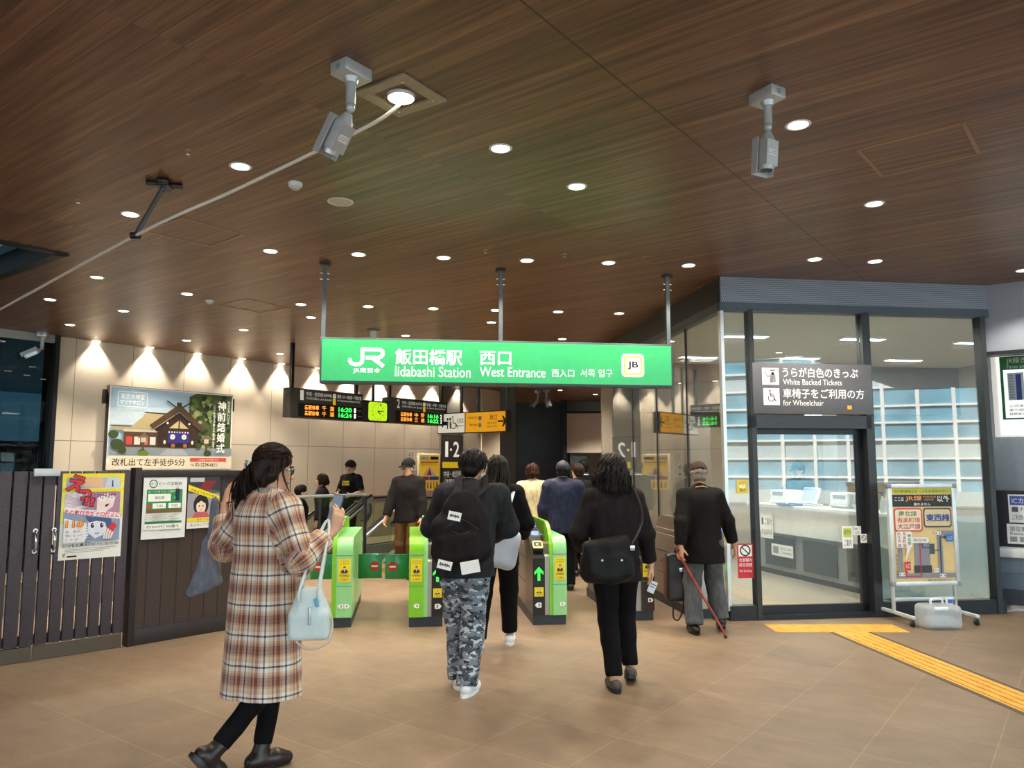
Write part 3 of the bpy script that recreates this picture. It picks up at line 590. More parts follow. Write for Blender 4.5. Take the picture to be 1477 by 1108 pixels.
p = Print(); p.rect(0, 0, fw, fh, INK('eef4ee', 0.9)); p.rect(.03, .03 + fh * .15, fw, fh - .03, INK('2d8048')); p.rect(.06, .03 + fh * .17, fw, fh * .80, INK('eef4ee', 0.9)); p.text('JR線きっぷ運賃表', .1, fh * .87, fw * .95, fh * .95, WHITEI); p.text('Fares and Routes', .1, fh * .815, fw * .7, fh * .855, WHITEI)
for k in range(3):
    x = .1 + k * fw * .28
    p.rect(x, fh * .42, x + fw * .24, fh * .76, INK('d4dce8')); p.rect(x + fw * .12, fh * .42, x + fw * .2, fh * .74, INK('3b4fa0'))
    for r_ in range(9): p.text(str(150 + 37 * r_ + k * 11), x + fw * .02, fh * (.715 - r_ * .034), x + fw * .09, fh * (.735 - r_ * .034), BLACKI)
for k, s_ in enumerate(('小児運賃は半額です', '乗り越しはのりこし', '精算機をご利用ください')): p.text(s_, .1, fh * (.33 - k * .05), fw * .8, fh * (.365 - k * .05), BLACKI)
p.done('chart_print', fch)
a = FKB.uv(1441, 870); U0 = a[0]
tm_ = tag(bpy.data.objects.new('ticket_machine', None), 'blue grey ticket machine with white shelf at the far right', 'ticket machine'); COL.objects.link(tm_); tm_.matrix_basis = FKB.mat(U0, 0, 0)
zz = lambda y: FKB.uv(1462, y)[1]
MB().box((0, 0, -0.35), (1.6, zz(825), 0), 0.006).done('lower_cabinet', M('machine_blue_grey', '75828f', 0.4), tm_); MB().box((0, zz(708), -0.4), (1.6, zz(630), -0.06), 0.006).done('upper_fascia', M('machine_fascia', '8a97a4', 0.35), tm_)
MB().box((0, zz(790), -0.4), (1.6, zz(708), -0.08)).done('black_band', BLACKP, tm_); MB().box((-0.02, zz(803), -0.3), (1.6, zz(790), 0.16), 0.012).done('coin_shelf', WHITEP, tm_); MB().box((0, zz(827), -0.3), (1.6, zz(803), 0.01), 0.005).done('shelf_apron', M('machine_fascia', '8a97a4', 0.35), tm_)
MB().box((-0.01, 0.0, -0.3), (1.6, 0.05, 0.012)).done('kick_rail', CHROME, tm_); MB().box((0, 0.05, -0.3), (1.6, zz(850), 0.004)).done('dark_lower_panel', M('machine_dark', '3b4148', 0.4), tm_); MB().box((0.02, zz(866), 0.0), (0.04, zz(846), 0.02)).done('handle', CHROME, tm_)
def drw(p, w, h):
    p.rect(w * .05, h * .62, w, h * .95, INK('4c5fae')); p.text('ICカード', w * .12, h * .68, w * .9, h * .88, WHITEI); p.rect(w * .1, h * .38, w * .3, h * .56, INK('555a60')); p.text('チャージ', w * .35, h * .4, w * .95, h * .55, BLACKI); p.text('ご利用ください', w * .1, h * .1, w * .9, h * .28, BLACKI)
fu = FKB
notice('machine_card_notice', 'framed blue and white card notice on the black band of the ticket machine', fu, (1454, 714, 1500, 755), drw, d=-0.07)
def drw(p, w, h):
    p.text('領収書発行', w * .08, h * .62, w * .95, h * .88, BLACKI); p.text('Receipt', w * .1, h * .42, w * .6, h * .58, BLACKI)
    for k in range(3): p.rect(w * (.08 + .3 * k), h * .1, w * (.3 + .3 * k), h * .36, INK('9a9a94'))
notice('machine_receipt_notice', 'white receipt notice just above the machine shelf', fu, (1452, 757, 1500, 786), drw, d=-0.07)
# ------------------------------------------------------------------ ceiling downlights
DL_ROWS = [
    ('near the front of the ceiling', [(722, 214), (832, 269)], ['first, nearest the front', 'second, right of and behind the first']),
    ('around the white cable', [(347, 240), (188, 309), (140, 400), (72, 432)], ['beside the smoke detector', 'beside the bracket that holds up the white cable', 'behind the ceiling void, close to the cable', 'at the far end of the ceiling void, dim']),
    ('over the ticket office', [(1151, 180), (1261, 294), (1262, 377), (1175, 374), (1476, 390)], ['right beside the white camera', 'in front of the right hatch', 'closest to the perforated fascia', 'just before the fascia above the door sign', 'over the kiosk wall at the edge']),
    ('in the row in front of the green sign', [(390, 362), (517, 367), (640, 371.7), (760, 375.7), (877.7, 379), (993, 382.8)], None),
    ('in the row behind the sign hangers', [(270, 424), (434, 439), (531, 442), (625, 445), (715, 447.5), (805, 449.8), (893, 452)], None),
    ('in the loose row above the hall panels', [(178, 448.5), (351.5, 476), (448.5, 457.7), (585, 484), (709, 465), (811, 489)], None),
    ('in the second row from the long wall', [(101, 468.4), (269, 491), (404, 510)], None),
    ('in the row hugging the long wall', [(139, 491.8), (216.4, 501), (285.5, 510), (349.5, 517.6), (406.4, 524.8), (458.7, 531)], None),
    ('below the green sign, deep in the hall', [(808, 563), (858.6, 569), (883, 571)], None)]
ORD = ['first from the left', 'second from the left', 'third from the left', 'fourth from the left', 'fifth from the left', 'sixth from the left', 'last on the right']
def downlight(r=0.07):
    t = bpy.data.objects.new('downlight', None); COL.objects.link(t)
    MB().lathe([(r - 0.012, 0.012), (r - 0.012, -0.004), (r, -0.006), (r + 0.006, -0.002), (r + 0.006, 0.0)], 24).done('trim_ring', WHITEP, t)
    MB().cyl((0, 0, -0.0045), (0, 0, -0.004), r - 0.013, n=24).done('lens', LAMPG, t); b = MB()
    for k in (-1, 0, 1): b.box((k * r * .3 - r * .05, -r * .4, -0.007), (k * r * .3 + r * .05, r * .4, -0.0045))
    b.done('reflector_rib', M('reflector_shade', 'b9a68a', 0.4), t)
    return t
_dl = None; DLP = []
def spot(parent, w, size=116, blend=0.5, col=(1.0, 0.88, 0.72)):
    l = bpy.data.lights.new('downlight_beam', 'SPOT'); l.energy = w; l.spot_size = R(size); l.spot_blend = blend; l.shadow_soft_size = 0.05; l.color = col
    o = bpy.data.objects.new('downlight_beam', l); COL.objects.link(o); o.parent = parent; o.location = (0, 0, -0.03); return o
def add_downlight(p, label, w=None, group='ceiling downlights'):
    global _dl
    if _dl is None: _dl = downlight(); o = _dl
    else: o = dup(_dl)
    tag(o, label, 'ceiling light', group); o.location = p; DLP.append((o, w or SPOT_W)); return o
for desc, pts, names in DL_ROWS:
    for i, q in enumerate(pts):
        nm = names[i] if names else (ORD[-1] if i == len(pts) - 1 and i > 2 else ORD[i])
        add_downlight(at_z(q[0], q[1], CEIL), 'round downlight ' + desc + ', ' + nm)
_r0, _r1 = at_z(139, 491.8, CEIL), at_z(458.7, 531, CEIL); _dr = (_r1 - _r0) / 5
for i in range(1, 6): add_downlight(_r1 + _dr * i, 'round downlight in the row hugging the long wall, %s beyond the sign edge' % ('first', 'second', 'third', 'fourth', 'fifth')[i - 1])
for i, (x, y) in enumerate(((-3.4, 0.8), (0.2, 0.9), (3.6, 1.2), (-1.8, -1.2), (2.2, -1.0), (6.2, 3.4))):
    add_downlight((x, y, CEIL), 'round downlight in the ceiling out of view behind, number %s' % ('one', 'two', 'three', 'four', 'five', 'six')[i])
for o, w in DLP:
    if 'hugging the long wall' in o['label']: spot(o, w * 2.4, 86, .45); continue
    if 'long wall' in o['label']: w *= 2.0
    elif 'deep in the hall' in o['label']: w *= 4.0
    elif o.location.y > 10: w *= 2.0
    elif o.location.y < 5.6: w *= .6
    else: w *= 1.2
    spot(o, w)
# the odd round grille
sp_ = at_z(491, 291, CEIL); s = thing('ceiling_speaker', 'white round speaker grille in the ceiling left of the lit lamp row', 'speaker', sp_)
MB().lathe([(0.085, 0.0), (0.095, -0.006), (0.1, -0.003), (0.1, 0)], 28).done('rim', WHITEP, s); MB().cyl((0, 0, -0.004), (0, 0, -0.001), 0.086, n=28).done('grille', M('speaker_grille', 'd8d0c4', 0.6, scale=120, var=0.1), s)
# bright lamp in a square plate with a white cable
LP = at_z(579, 140, CEIL); q = [at_z(*c, CEIL) for c in ((515, 134), (580, 103), (641, 140), (577, 169))]
cen = sum(q, Vector()) / 4; e1 = ((q[2] - q[1]) + (q[3] - q[0])).normalized(); sd = ((q[2] - q[1]).length + (q[3] - q[0]).length + (q[1] - q[0]).length + (q[2] - q[3]).length) / 8
lf = thing('plate_lamp', 'bright bare lamp in a square grey ceiling plate beside the camera', 'ceiling light', cen, math.atan2(e1.y, e1.x))
i_ = sd * .62; b = MB()
for lo, hi in (((-sd, -sd), (sd, -i_)), ((-sd, i_), (sd, sd)), ((-sd, -i_), (-i_, i_)), ((i_, -i_), (sd, i_))): b.box((lo[0], lo[1], -0.012), (hi[0], hi[1], 0))
b.done('plate', M('grey_acrylic_plate', '9a8f7c', 0.3), lf)
for sx in (-1, 1):
    for sy in (-1, 1): MB().cyl((sx * i_ * 1.12, sy * i_ * 1.12, -0.016), (sx * i_ * 1.12, sy * i_ * 1.12, -0.011), 0.008).done('screw', CHROME, lf)
MB().lathe([(0.062, 0.0), (0.07, -0.02), (0.075, -0.02), (0.078, 0)], 28).done('lamp_ring', WHITEP, lf); MB().cyl((0, 0, -0.019), (0, 0, -0.002), 0.066, n=28).done('bulb', LAMPW, lf); spot(lf, SPOT_W * 1.2)
END = at_z(195, 340, 3.2); mid = [LP + Vector((0, 0, -0.02)), LP.lerp(END, 0.02) + Vector((0, 0, -0.05)), LP.lerp(END, 0.1) + Vector((0, 0, -0.07)), LP.lerp(END, 0.3) + Vector((0, 0, -0.06)), LP.lerp(END, .6) + Vector((0, 0, -.04)), END]
E3 = at_z(-120, 505, 3.2 - 0.1); cab = MB().tube(bez(mid + [END.lerp(E3, .5) + Vector((0, 0, -.03)), E3], 10), 0.011, 8).done('white_cable', M('white_cable_jacket', 'e6e0da', 0.4), smooth=60)
tag(cab, 'white cable strung from the bright lamp across the ceiling to the left', 'cable')
B0 = at_z(237, 264, CEIL); br_ = thing('cable_bracket', 'black ceiling bracket with a grey rod holding up the white cable', 'bracket', B0)
b = MB()
for k in range(4): b.box((0.02, -0.035, -0.03), (0.12, 0.035, -0.004), 0.004, Matrix.Rotation(R(90 * k + 20), 4, 'Z'))
b.box((-0.05, -0.05, -0.035), (0.05, 0.05, 0)).done('cross_mount', BLACKP, br_); MB().cyl((0, 0, -0.02), END - B0, 0.016).done('rod', M('rod_grey', '5a5c60', 0.4, 0.4), br_); MB().cyl(END - B0 - Vector((0.03, 0, 0)), END - B0 + Vector((0.03, 0, 0)), 0.024).done('clamp', DARKM, br_)
# hatches: thin tan frames flush with the ceiling
def hatch(cs, label):
    P = [at_z(*c, CEIL) for c in cs]; b = MB(); c0 = sum(P, Vector()) / 4
    for a, d in zip(P, P[1:] + P[:1]):
        t = (d - a).normalized(); n = Vector((-t.y, t.x, 0)) * 0.012; z = Vector((0, 0, -0.004)); b.prism([(0, 0)] * 0 or [((a - n - c0).x, (a - n - c0).y), ((d - n - c0).x, (d - n - c0).y), ((d + n - c0).x, (d + n - c0).y), ((a + n - c0).x, (a + n - c0).y)], -0.005, -0.0003)
    o = b.done('access_hatch', M('hatch_frame', 'a07c60', 0.4), None, Matrix.Translation(c0)); tag(o, label, 'hatch'); return o
hatch([(1238, 216), (1389, 177), (1412, 221), (1273, 254)], 'square access hatch in the ceiling over the ticket office'); hatch([(209, 333), (264, 314), (352, 338), (304, 355)], 'square access hatch behind the white cable at left'); hatch([(318, 440), (355, 431), (415, 444), (375, 451)], 'faint access hatch deep in the ceiling left of the sign rod')
# smoke detectors
def detector(x, y, label):
    t = thing('smoke_detector', label, 'smoke detector', at_z(x, y, CEIL)); MB().lathe([(0.05, 0), (0.052, -0.015), (0.045, -0.03), (0.0001, -0.03)], 20).done('base', WHITEP, t); MB().lathe([(0.03, -0.03), (0.028, -0.045), (0.02, -0.05), (0.0001, -0.05)], 20).done('sensor_head', M('detector_grey', 'c4c8c8', 0.4), t)
detector(426, 264, 'white smoke detector beside the white cable'); detector(302, 433, 'white smoke detector near the faint hatch')
# sprinkler heads
for i, (x, y) in enumerate(((578, 355), (700, 360), (814, 366), (929, 370), (272, 216), (113, 287))):
    t = thing('sprinkler_head', 'tiny sprinkler head in the ceiling, ' + ('between the first two lamps before the sign', 'between the middle lamps before the sign', 'between the right lamps before the sign', 'nearest the right sign hanger', 'beside the nearest lamp at left', 'near the ceiling void')[i], 'sprinkler', at_z(x, y, CEIL), group='sprinkler heads')
    MB().cyl((0, 0, -0.008), (0, 0, 0), 0.022, n=16).done('rosette', M('sprinkler_tan', 'a08468', 0.4), t); MB().cyl((0, 0, -0.03), (0, 0, -0.008), 0.006).cyl((0, 0, -0.032), (0, 0, -0.03), 0.014).done('deflector', CHROME, t)
# ceiling cameras
def camera_thing(pt, rz, aim, label, s=1.0, base=(0.13, 0.19, 0.07)):
    t = thing('security_camera', label, 'camera', pt, rz); bx, by, bz = (k * s for k in base)
    MB().box((-bx / 2, -by / 2, -bz), (bx / 2, by / 2, 0), 0.006 * s).done('mount_box', SILVER, t); MB().cyl((0, -by / 2 - 0.001, -bz * .5), (0, -by / 2 + 0.005, -bz * .5), 0.018 * s).done('plug', M('plug_grey', '8a9096', 0.4), t)
    MB().cyl((0, 0, -bz - 0.03 * s), (0, 0, -bz), 0.034 * s, 0.045 * s).cyl((0, 0, -bz - 0.15 * s), (0, 0, -bz - 0.03 * s), 0.027 * s).ball((0, 0, -bz - 0.17 * s), 0.026 * s).done('stem', SILVER, t)
    A = Vector(aim).normalized(); base_p = Vector((0, 0, -bz - 0.18 * s)); q = A.to_track_quat('Z', 'Y').to_matrix().to_4x4(); m = Matrix.Translation(base_p + A * 0.02 * s) @ q
    MB().lathe([(0.02 * s, 0), (0.045 * s, 0.05 * s), (0.05 * s, 0.06 * s)], 16, m).done('collar', SILVER, t)
    body = MB(); pts = [(-0.05, -0.045), (0.05, -0.045), (0.058, 0), (0.05, 0.05), (-0.05, 0.05), (-0.058, 0)]; body.prism([(a * s, c * s) for a, c in pts], 0.06 * s, 0.22 * s, m); body.cyl(m @ Vector((0, 0, .22 * s)), m @ Vector((0, 0, .245 * s)), 0.048 * s, n=20); bo_ = body.done('camera_body', ALU, t)
    MB().cyl(m @ Vector((0, 0, .245 * s)), m @ Vector((0, 0, .248 * s)), 0.038 * s, n=20).done('lens', BLACKP, bo_)
    MB().prism([(-0.066 * s, 0.054 * s), (0.066 * s, 0.054 * s), (0.07 * s, 0.01 * s), (0.075 * s, 0.01 * s), (0.07 * s, 0.062 * s), (-0.07 * s, 0.062 * s), (-0.075 * s, 0.01 * s), (-0.07 * s, 0.01 * s)], 0.04 * s, 0.27 * s, m).done('sun_shield', SILVER, t)
    lbl = Print(); lbl.rect(-0.035 * s, -0.02 * s, 0.035 * s, 0.02 * s, INK('e8e4e4')); lbl.line([(-0.03 * s, 0.005 * s), (0.03 * s, 0.005 * s)], 0.003 * s, INK('b07070')); lbl.line([(-0.03 * s, -.007 * s), (0.02 * s, -.007 * s)], 0.003 * s, INK('808080'))
    lbl.done('rating_label', bo_, m @ Matrix.Translation((0, -0.046 * s, 0.14 * s)) @ Matrix.Rotation(R(90), 4, 'X'))
    return t
camera_thing(at_z(507, 96, CEIL), R(-37), (-0.51, -0.07, -0.8), 'silver security camera hanging beside the bright plate lamp', 0.92)
camera_thing(at_z(1106, 132, CEIL), R(30), (0.0, 0.10, -1), 'silver security camera hanging over the ticket office side', 0.85)
camera_thing(at_z(62, 480, CEIL), R(20), (-0.9, -0.2, -0.55), 'small silver camera on the ceiling edge above the shop glass', 1.0)
camera_thing(at_z(776, 563, CEIL), R(20), (-0.7, -0.2, -0.7), 'silver camera of a ceiling pair deep in the hall, left one', 1.0)
camera_thing(at_z(788, 562, CEIL), R(-20), (0.4, -0.5, -0.9), 'silver camera of a ceiling pair deep in the hall, right one', 1.0)
wp = at_z(539, 476, CEIL); t = thing('ceiling_post', 'short white ceiling fitting standing up behind the green sign', 'ceiling fitting', wp); MB().box((-0.05, -0.04, -0.42), (0.05, 0.04, -0.01), 0.015).done('post', WHITEP, t); MB().cyl((0, 0, -0.012), (0, 0, 0), 0.1).done('ceiling_plate', M('tan_plate', '8a6a4c', 0.5), t)
# ------------------------------------------------------------------ ticket gates
def nose_pts(z0, z1, r, y0, y1, n=7, rb=None):
    """side outline (y,z): upright front and back with rounded upper corners"""
    rb = r if rb is None else rb; o = [(y0, z0)]
    for k in range(n + 1): a = R(180 - 90 * k / n); o.append((y0 + r + r * math.cos(a), z1 - r + r * math.sin(a)))
    for k in range(n + 1): a = R(90 - 90 * k / n); o.append((y1 - rb + rb * math.cos(a), z1 - rb + rb * math.sin(a)))
    o.append((y1, z0)); return o
SIDE = Matrix(((0, 0, 1, 0), (1, 0, 0, 0), (0, 1, 0, 0), (0, 0, 0, 1)))     # outline (y,z) pushed along x
BR_NOSE = M('bronze_brown_nose', '3a2f2a', 0.35, 0.3); GREYS = M('gate_grey_strip', 'a8a49c', 0.35, 0.4)
GLOWG = INK('2ee83c', 2.2)
GFRONT = Matrix(((1, 0, 0, 0), (0, 0, -1, 0), (0, 1, 0, 0), (0, 0, 0, 1)))   # print u=x, v=z, facing -y
def sticker(par, x0, x1, z0, z1, y):
    p = Print(); w, h = x1 - x0, z1 - z0; p.rect(0, 0, w, h, YSTICK)
    for r in range(2):
        for k, ch in enumerate(('タッチは', 'しっかり')[r]): p.text(ch, w * (.14 + .2 * k), h * (.86 - .1 * r), w * (.28 + .2 * k), h * (.93 - .1 * r), BLACKI)
    p.disc(w * .5, h * .62, w * .1, INK('f0d0b0')); p.disc(w * .5, h * .645, w * .105, BLACKI, ry=h * .03); p.poly([(w * .25, h * .38), (w * .32, h * .52), (w * .5, h * .55), (w * .68, h * .52), (w * .75, h * .38)], INK('2a3440')); p.poly([(w * .44, h * .54), (w * .56, h * .54), (w * .5, h * .42)], WHITEI)
    p.line([(w * .2, h * .42), (w * .3, h * .5)], w * .06, BLACKI); p.line([(w * .8, h * .42), (w * .7, h * .5)], w * .06, BLACKI)
    p.text('安全確認', w * .1, h * .22, w * .9, h * .32, BLACKI); p.text('ご協力', w * .15, h * .06, w * .85, h * .16, INK('a04020'))
    p.done('yellow_sticker', par, Matrix.Translation((x0, y, z0)) @ GFRONT)
def plate(par, t, x, z, y, w=0.05, arrow=0):
    p = Print(); p.rrect(-w / 2, -w / 2, w / 2, w / 2, w * .2, WHITEI)
    if arrow: p.poly([(arrow * w * .5, w * .45), (arrow * w * .85, 0), (arrow * w * .5, -w * .45)], WHITEI)
    p.text(t, -w * .2, -w * .3, w * .2, w * .3, BLACKI, .02); p.done('lane_number', par, Matrix.Translation((x, y, z)) @ GFRONT)
def flap(par, x0, x1, y, signx):
    f = MB().box((x0, y, .385), (x1, y + .035, .645), .008).done('flap', DOORG, par)
    p = Print(); p.disc(0, 0, .05, INK('b83a30')); p.disc(0, 0, .045, INK('d8251c')); p.rect(-.034, -.009, .034, .009, WHITEI); p.done('no_entry_sign', f, Matrix.Translation((signx, y - .001, .515)) @ GFRONT)
    MB().box((x1 if x1 > x0 and x0 > 0 else x0 - .02, y + .005, .45), ((x1 if x0 > 0 else x0 - .02) + .02, y + .03, .5)).done('flap_sensor', M('flap_sensor_amber', 'd8a040', 0.4), f)
def entry(par, x0, x1, L, num, arrow, lit=True):
    """ticket entry side: black front with arrow display, card reader, sloping top"""
    w = x1 - x0
    MB().prism([(0, .1), (0, .66), (.02, .69), (.1, .72), (.36, .92), (.5, .92), (.5, .1)], x0, x1, SIDE).done('entry_housing', M('gate_black', '17181a', 0.3), par)
    MB().box((x0 + .004, .01, .38), (x1 - .004, .03, .645)).done('arrow_surround', BLACKP, par)
    p = Print(); p.rect(x0 + .004, .38, x1 - .004, .645, BLACKI); c = (x0 + x1) / 2
    if lit: p.poly([(c - .012, .44), (c + .012, .44), (c + .012, .53), (c + .045, .50), (c + .045, .525), (c, .575), (c - .045, .525), (c - .045, .50), (c - .012, .53)], GLOWG)
    p.done('arrow_display', par, Matrix.Translation((0, -.003, 0)) @ GFRONT)
    sticker(par, x0 + .015, x1 - .015, .285, .375, -.004); plate(par, num, c, .2, -.004, .05, arrow)
    S = Matrix.Translation((c, .06, .755)) @ Matrix.Rotation(R(38), 4, 'X')
    rd = MB().box((-w * .45, -.03, -.05), (w * .45, .10, .02), .01, S).done('card_reader', M('reader_black', '26282c', 0.3), par)
    p = Print(); p.rrect(-w * .42, -.02, w * .42, .085, .02, INK('e8d060', 0.6)); p.rrect(-w * .33, .0, w * .33, .07, .015, INK('303238')); p.text('IC', -w * .12, .02, w * .12, .05, WHITEI); p.done('touch_area', rd, S @ Matrix.Translation((0, 0, .021)))
    S2 = Matrix.Translation((c, .25, .89)) @ Matrix.Rotation(R(30), 4, 'X'); p = Print(); p.rect(-w * .4, -.05, w * .4, .05, BLACKI); p.rrect(-w * .32, -.035, w * .32, .035, .02, INK('3a62e8', 1.6)); p.done('screen', par, S2)
    MB().prism([(.5, .80), (.5, .93), (.62, .98), (.95, 1.05), (1.02, 1.03), (1.02, .80)], x0, x1, SIDE).done('sensor_hood', BR_NOSE, par)
    p = Print(); p.rect(x0 + .01, 0, x0 + .05, .02, INK('5048d8', 1.5)); p.rect(x0 + .07, 0, x1 - .01, .02, INK('5048d8', 1.5)); p.done('hood_lights', par, Matrix.Translation((0, .48, .93)) @ Matrix.Rotation(R(20), 4, 'X'))
def gate(ox, oy, label, parts, L=1.6, plinth=None, flaps=()):
    o = at_z(ox, oy); g = thing('ticket_gate', label, 'ticket gate', o, R(7.5), 'ticket gates')
    xs = [v for p_ in parts for v in p_[1:3]]; X0, X1 = min(xs), max(xs)
    MB().box((X0 + .005, .02, 0), (X1 - .005, L - .02, .105)).done('plinth', PLINTH, g)
    MB().box((X0 + .008, .1, .1), (X1 - .008, L - .06, .80), .006).box((X0 + .02, .4, .79), (X1 - .02, L - .1, .86), .01).done('body', GATEM, g)
    MB().box((X0 + .004, .42, .35), (X0 + .009, L - .2, .355)).box((X0 + .004, .42, .6), (X0 + .009, L - .2, .606)).box((X1 - .009, .42, .6), (X1 - .004, L - .2, .606)).done('side_seam', DARKM, g)
    for sx in (X0 + .002, X1 - .002):
        for yy in (.5, 1.0): MB().cyl((sx - .003, yy, .48), (sx + .003, yy, .48), .012).done('sensor_eye', BLACKP, g)
    for p_ in parts:
        k, x0, x1 = p_[:3]
        if k == 'fin': MB().prism(nose_pts(.1, 1.01, .32, .0, L, rb=.3), x0, x1, SIDE).done('fin', p_[3], g, smooth=40)
        elif k == 'strip': MB().prism(nose_pts(.1, p_[4], .04, .01, .5), x0, x1, SIDE).done('side_strip', p_[3], g, smooth=40)
        elif k == 'nose':
            ns = MB().prism(nose_pts(.1, .87, .14, -.01, L - .02), x0, x1, SIDE).done('nose', p_[3], g, smooth=40)
            w = x1 - x0; MB().box((x0 - .001, -.0115, .40), (x1 + .001, .05, .405)).box((x0 - .001, -.0115, .70), (x1 + .001, .05, .704)).done('nose_seam', INK('4a8a50'), ns)
            sticker(g, x0 + w * .12, x1 - w * .12, .445, .67, -.012)
            for t, dx, ar in p_[4]: plate(g, t, (x0 + x1) / 2 + dx, .21, -.013, .042, ar)
        elif k == 'entry': entry(g, x0, x1, L, p_[3], p_[4])
    for f in flaps: flap(g, *f)
    return g
gate(494, 906, 'light green ticket gate with lane plates five and four, left of the closed flaps', [('fin', -.115, -.07, LIME), ('nose', -.07, .085, MINT, [('5', -.024, -1), ('4', .026, 1)])], flaps=((.10, .352, .62, .275), (-.40, -.12, .62, -.31)))
gate(611, 905, 'bright lime ticket gate with lane plate four, beside the camouflage trousers', [('nose', -.15, -.005, LIME, [('4', 0.01, -1)]), ('fin', -.005, .035, MINT), ('strip', .035, .075, GREYS, .66), ('entry', .075, .19, '3', 1)], flaps=((-.405, -.16, .62, -.325),))
gate(793, 902, 'ticket gate with a lit green arrow, lane plates three and two', [('entry', -.17, -.047, '3', -1), ('strip', -.047, .0, GREYS, .70), ('fin', .0, .036, LIME), ('nose', .036, .175, MINT, [('2', .02, 1)])])
gate(919, 896, 'ticket gate with a dark brown nose and lane plate one', [('strip', -.17, -.03, MINT, .62), ('fin', -.07, -.01, LIME), ('strip', -.01, .05, GREYS, .66), ('nose', .05, .185, BR_NOSE, [('1', .02, 1)])])
gate(1022, 893, 'bronze ticket gate behind the old man, against the ticket office glass', [('strip', -.17, -.13, GATEM, .8), ('fin', -.13, -.09, GATEM), ('entry', -.0, .17, '1', -1), ('strip', -.09, .0, GREYS, .7)], L=1.35)
# ------------------------------------------------------------------ hanging signs
# big green station sign
SL = at_z(469, 380, CEIL); SR = at_z(963, 397, CEIL); FG = Fr(Vector((SL.x, SL.y, 0)), SR - SL)
a = FG.box(465, 489, 965, 556); tl = FG.uv(465, 489); bl = FG.uv(464, 551); tr_ = FG.uv(965, 502)
g0, g1, h0, h1 = FG.uv(465, 520)[0], FG.uv(965, 528)[0], (bl[1] + FG.uv(965, 556)[1]) / 2, (tl[1] + tr_[1]) / 2
gs = tag(bpy.data.objects.new('station_sign', None), 'long green hanging station sign above the ticket gates', 'sign'); COL.objects.link(gs); gs.matrix_basis = FG.mat(g0, h0, 0.07); GW, GH = g1 - g0, h1 - h0
MB().box((-.02, -.025, -.14), (GW + .02, GH + .02, -.004), .006).done('casing', M('sign_casing_grey', '4e5a5a', 0.4, 0.4), gs); MB().box((0, 0, -.01), (GW, GH, 0)).done('green_face', SIGNG, gs)
for x, y in ((469, 381), (722, 391), (962, 398)):
    u = FG.uv(x, y)[0] - g0
    MB().box((u - .02, GH + .01, -.09), (u + .02, CEIL - h0, -.05)).done('hanger_rod', M('hanger_grey', '5d676c', 0.4, 0.4), gs)
    MB().box((u - .05, CEIL - h0 - .02, -.12), (u + .05, CEIL - h0, -.02)).done('ceiling_flange', DARKM, gs)
    b = MB()
    for dz in (.10, .16): b.cyl((u - .045, CEIL - h0 - dz, -.07), (u + .045, CEIL - h0 - dz, -.07), .009)
    b.done('pin', CHROME, gs)
p = Print(); WL = INK('fbfffb', 0.55)
def gq(x, y):   # picture point to sign coordinates, with the sign's own perspective taken out
    q = FG.uv(x, y); return (q[0] - g0, q[1] - h0)
def gb(x0, y0, x1, y1):
    A, B_, C, D = gq(x0, y0), gq(x1, y0), gq(x0, y1), gq(x1, y1); return ((A[0] + C[0]) / 2, (C[1] + D[1]) / 2, (B_[0] + D[0]) / 2, (A[1] + B_[1]) / 2)
def gt(t, x0, y0, x1, y1, b=0.0, m=None): Print().text(t, *gb(x0, y0, x1, y1), m or WL, b).done('lettering', gs)
jx0, jy0, jx1, jy1 = gb(503, 503, 556, 530); jw, jh = jx1 - jx0, jy1 - jy0; J = lambda a, b: (jx0 + a * jw, jy0 + b * jh); lw = jh * .19
p.line([J(.05, .36), J(.05, .28), J(.09, .16), J(.2, .1), J(.3, .12), J(.37, .22), J(.38, .36), J(.38, .9), J(.85, .9), J(.92, .82), J(.93, .66), J(.88, .52), J(.8, .47), J(.5, .47)], lw, WL); p.line([J(.66, .45), J(.93, .06)], lw * 1.05, WL)
p.done('operator_logo', gs); gt('JR東日本', 510, 532, 549, 540, .012); gt('飯田橋駅', 570, 505, 666, 528, .015); gt('西口', 691, 508, 736, 528, .015); gt('Iidabashi Station', 570, 530, 678, 545); gt('West Entrance', 691, 531, 785, 545); gt('西入口', 794, 534, 826, 545); gt('서쪽 입구', 835, 534, 881, 545)
p = Print(); x0, y0, x1, y1 = gb(894, 512, 926, 545); r = (x1 - x0) * .17
p.rrect(x0, y0, x1, y1, r, INK('f6f6f0', .5)); p.rrect(x0 + r * .5, y0 + r * .5, x1 - r * .5, y1 - r * .5, r * .7, INK('e6d24a', .4)); p.rrect(x0 + r, y0 + r, x1 - r, y1 - r, r * .4, INK('f6f6f0', .5)); p.text('JB', x0 + r * 1.5, y0 + r * 1.9, x1 - r * 1.5, y1 - r * 1.9, BLACKI, .03)
p.done('line_badge', gs)
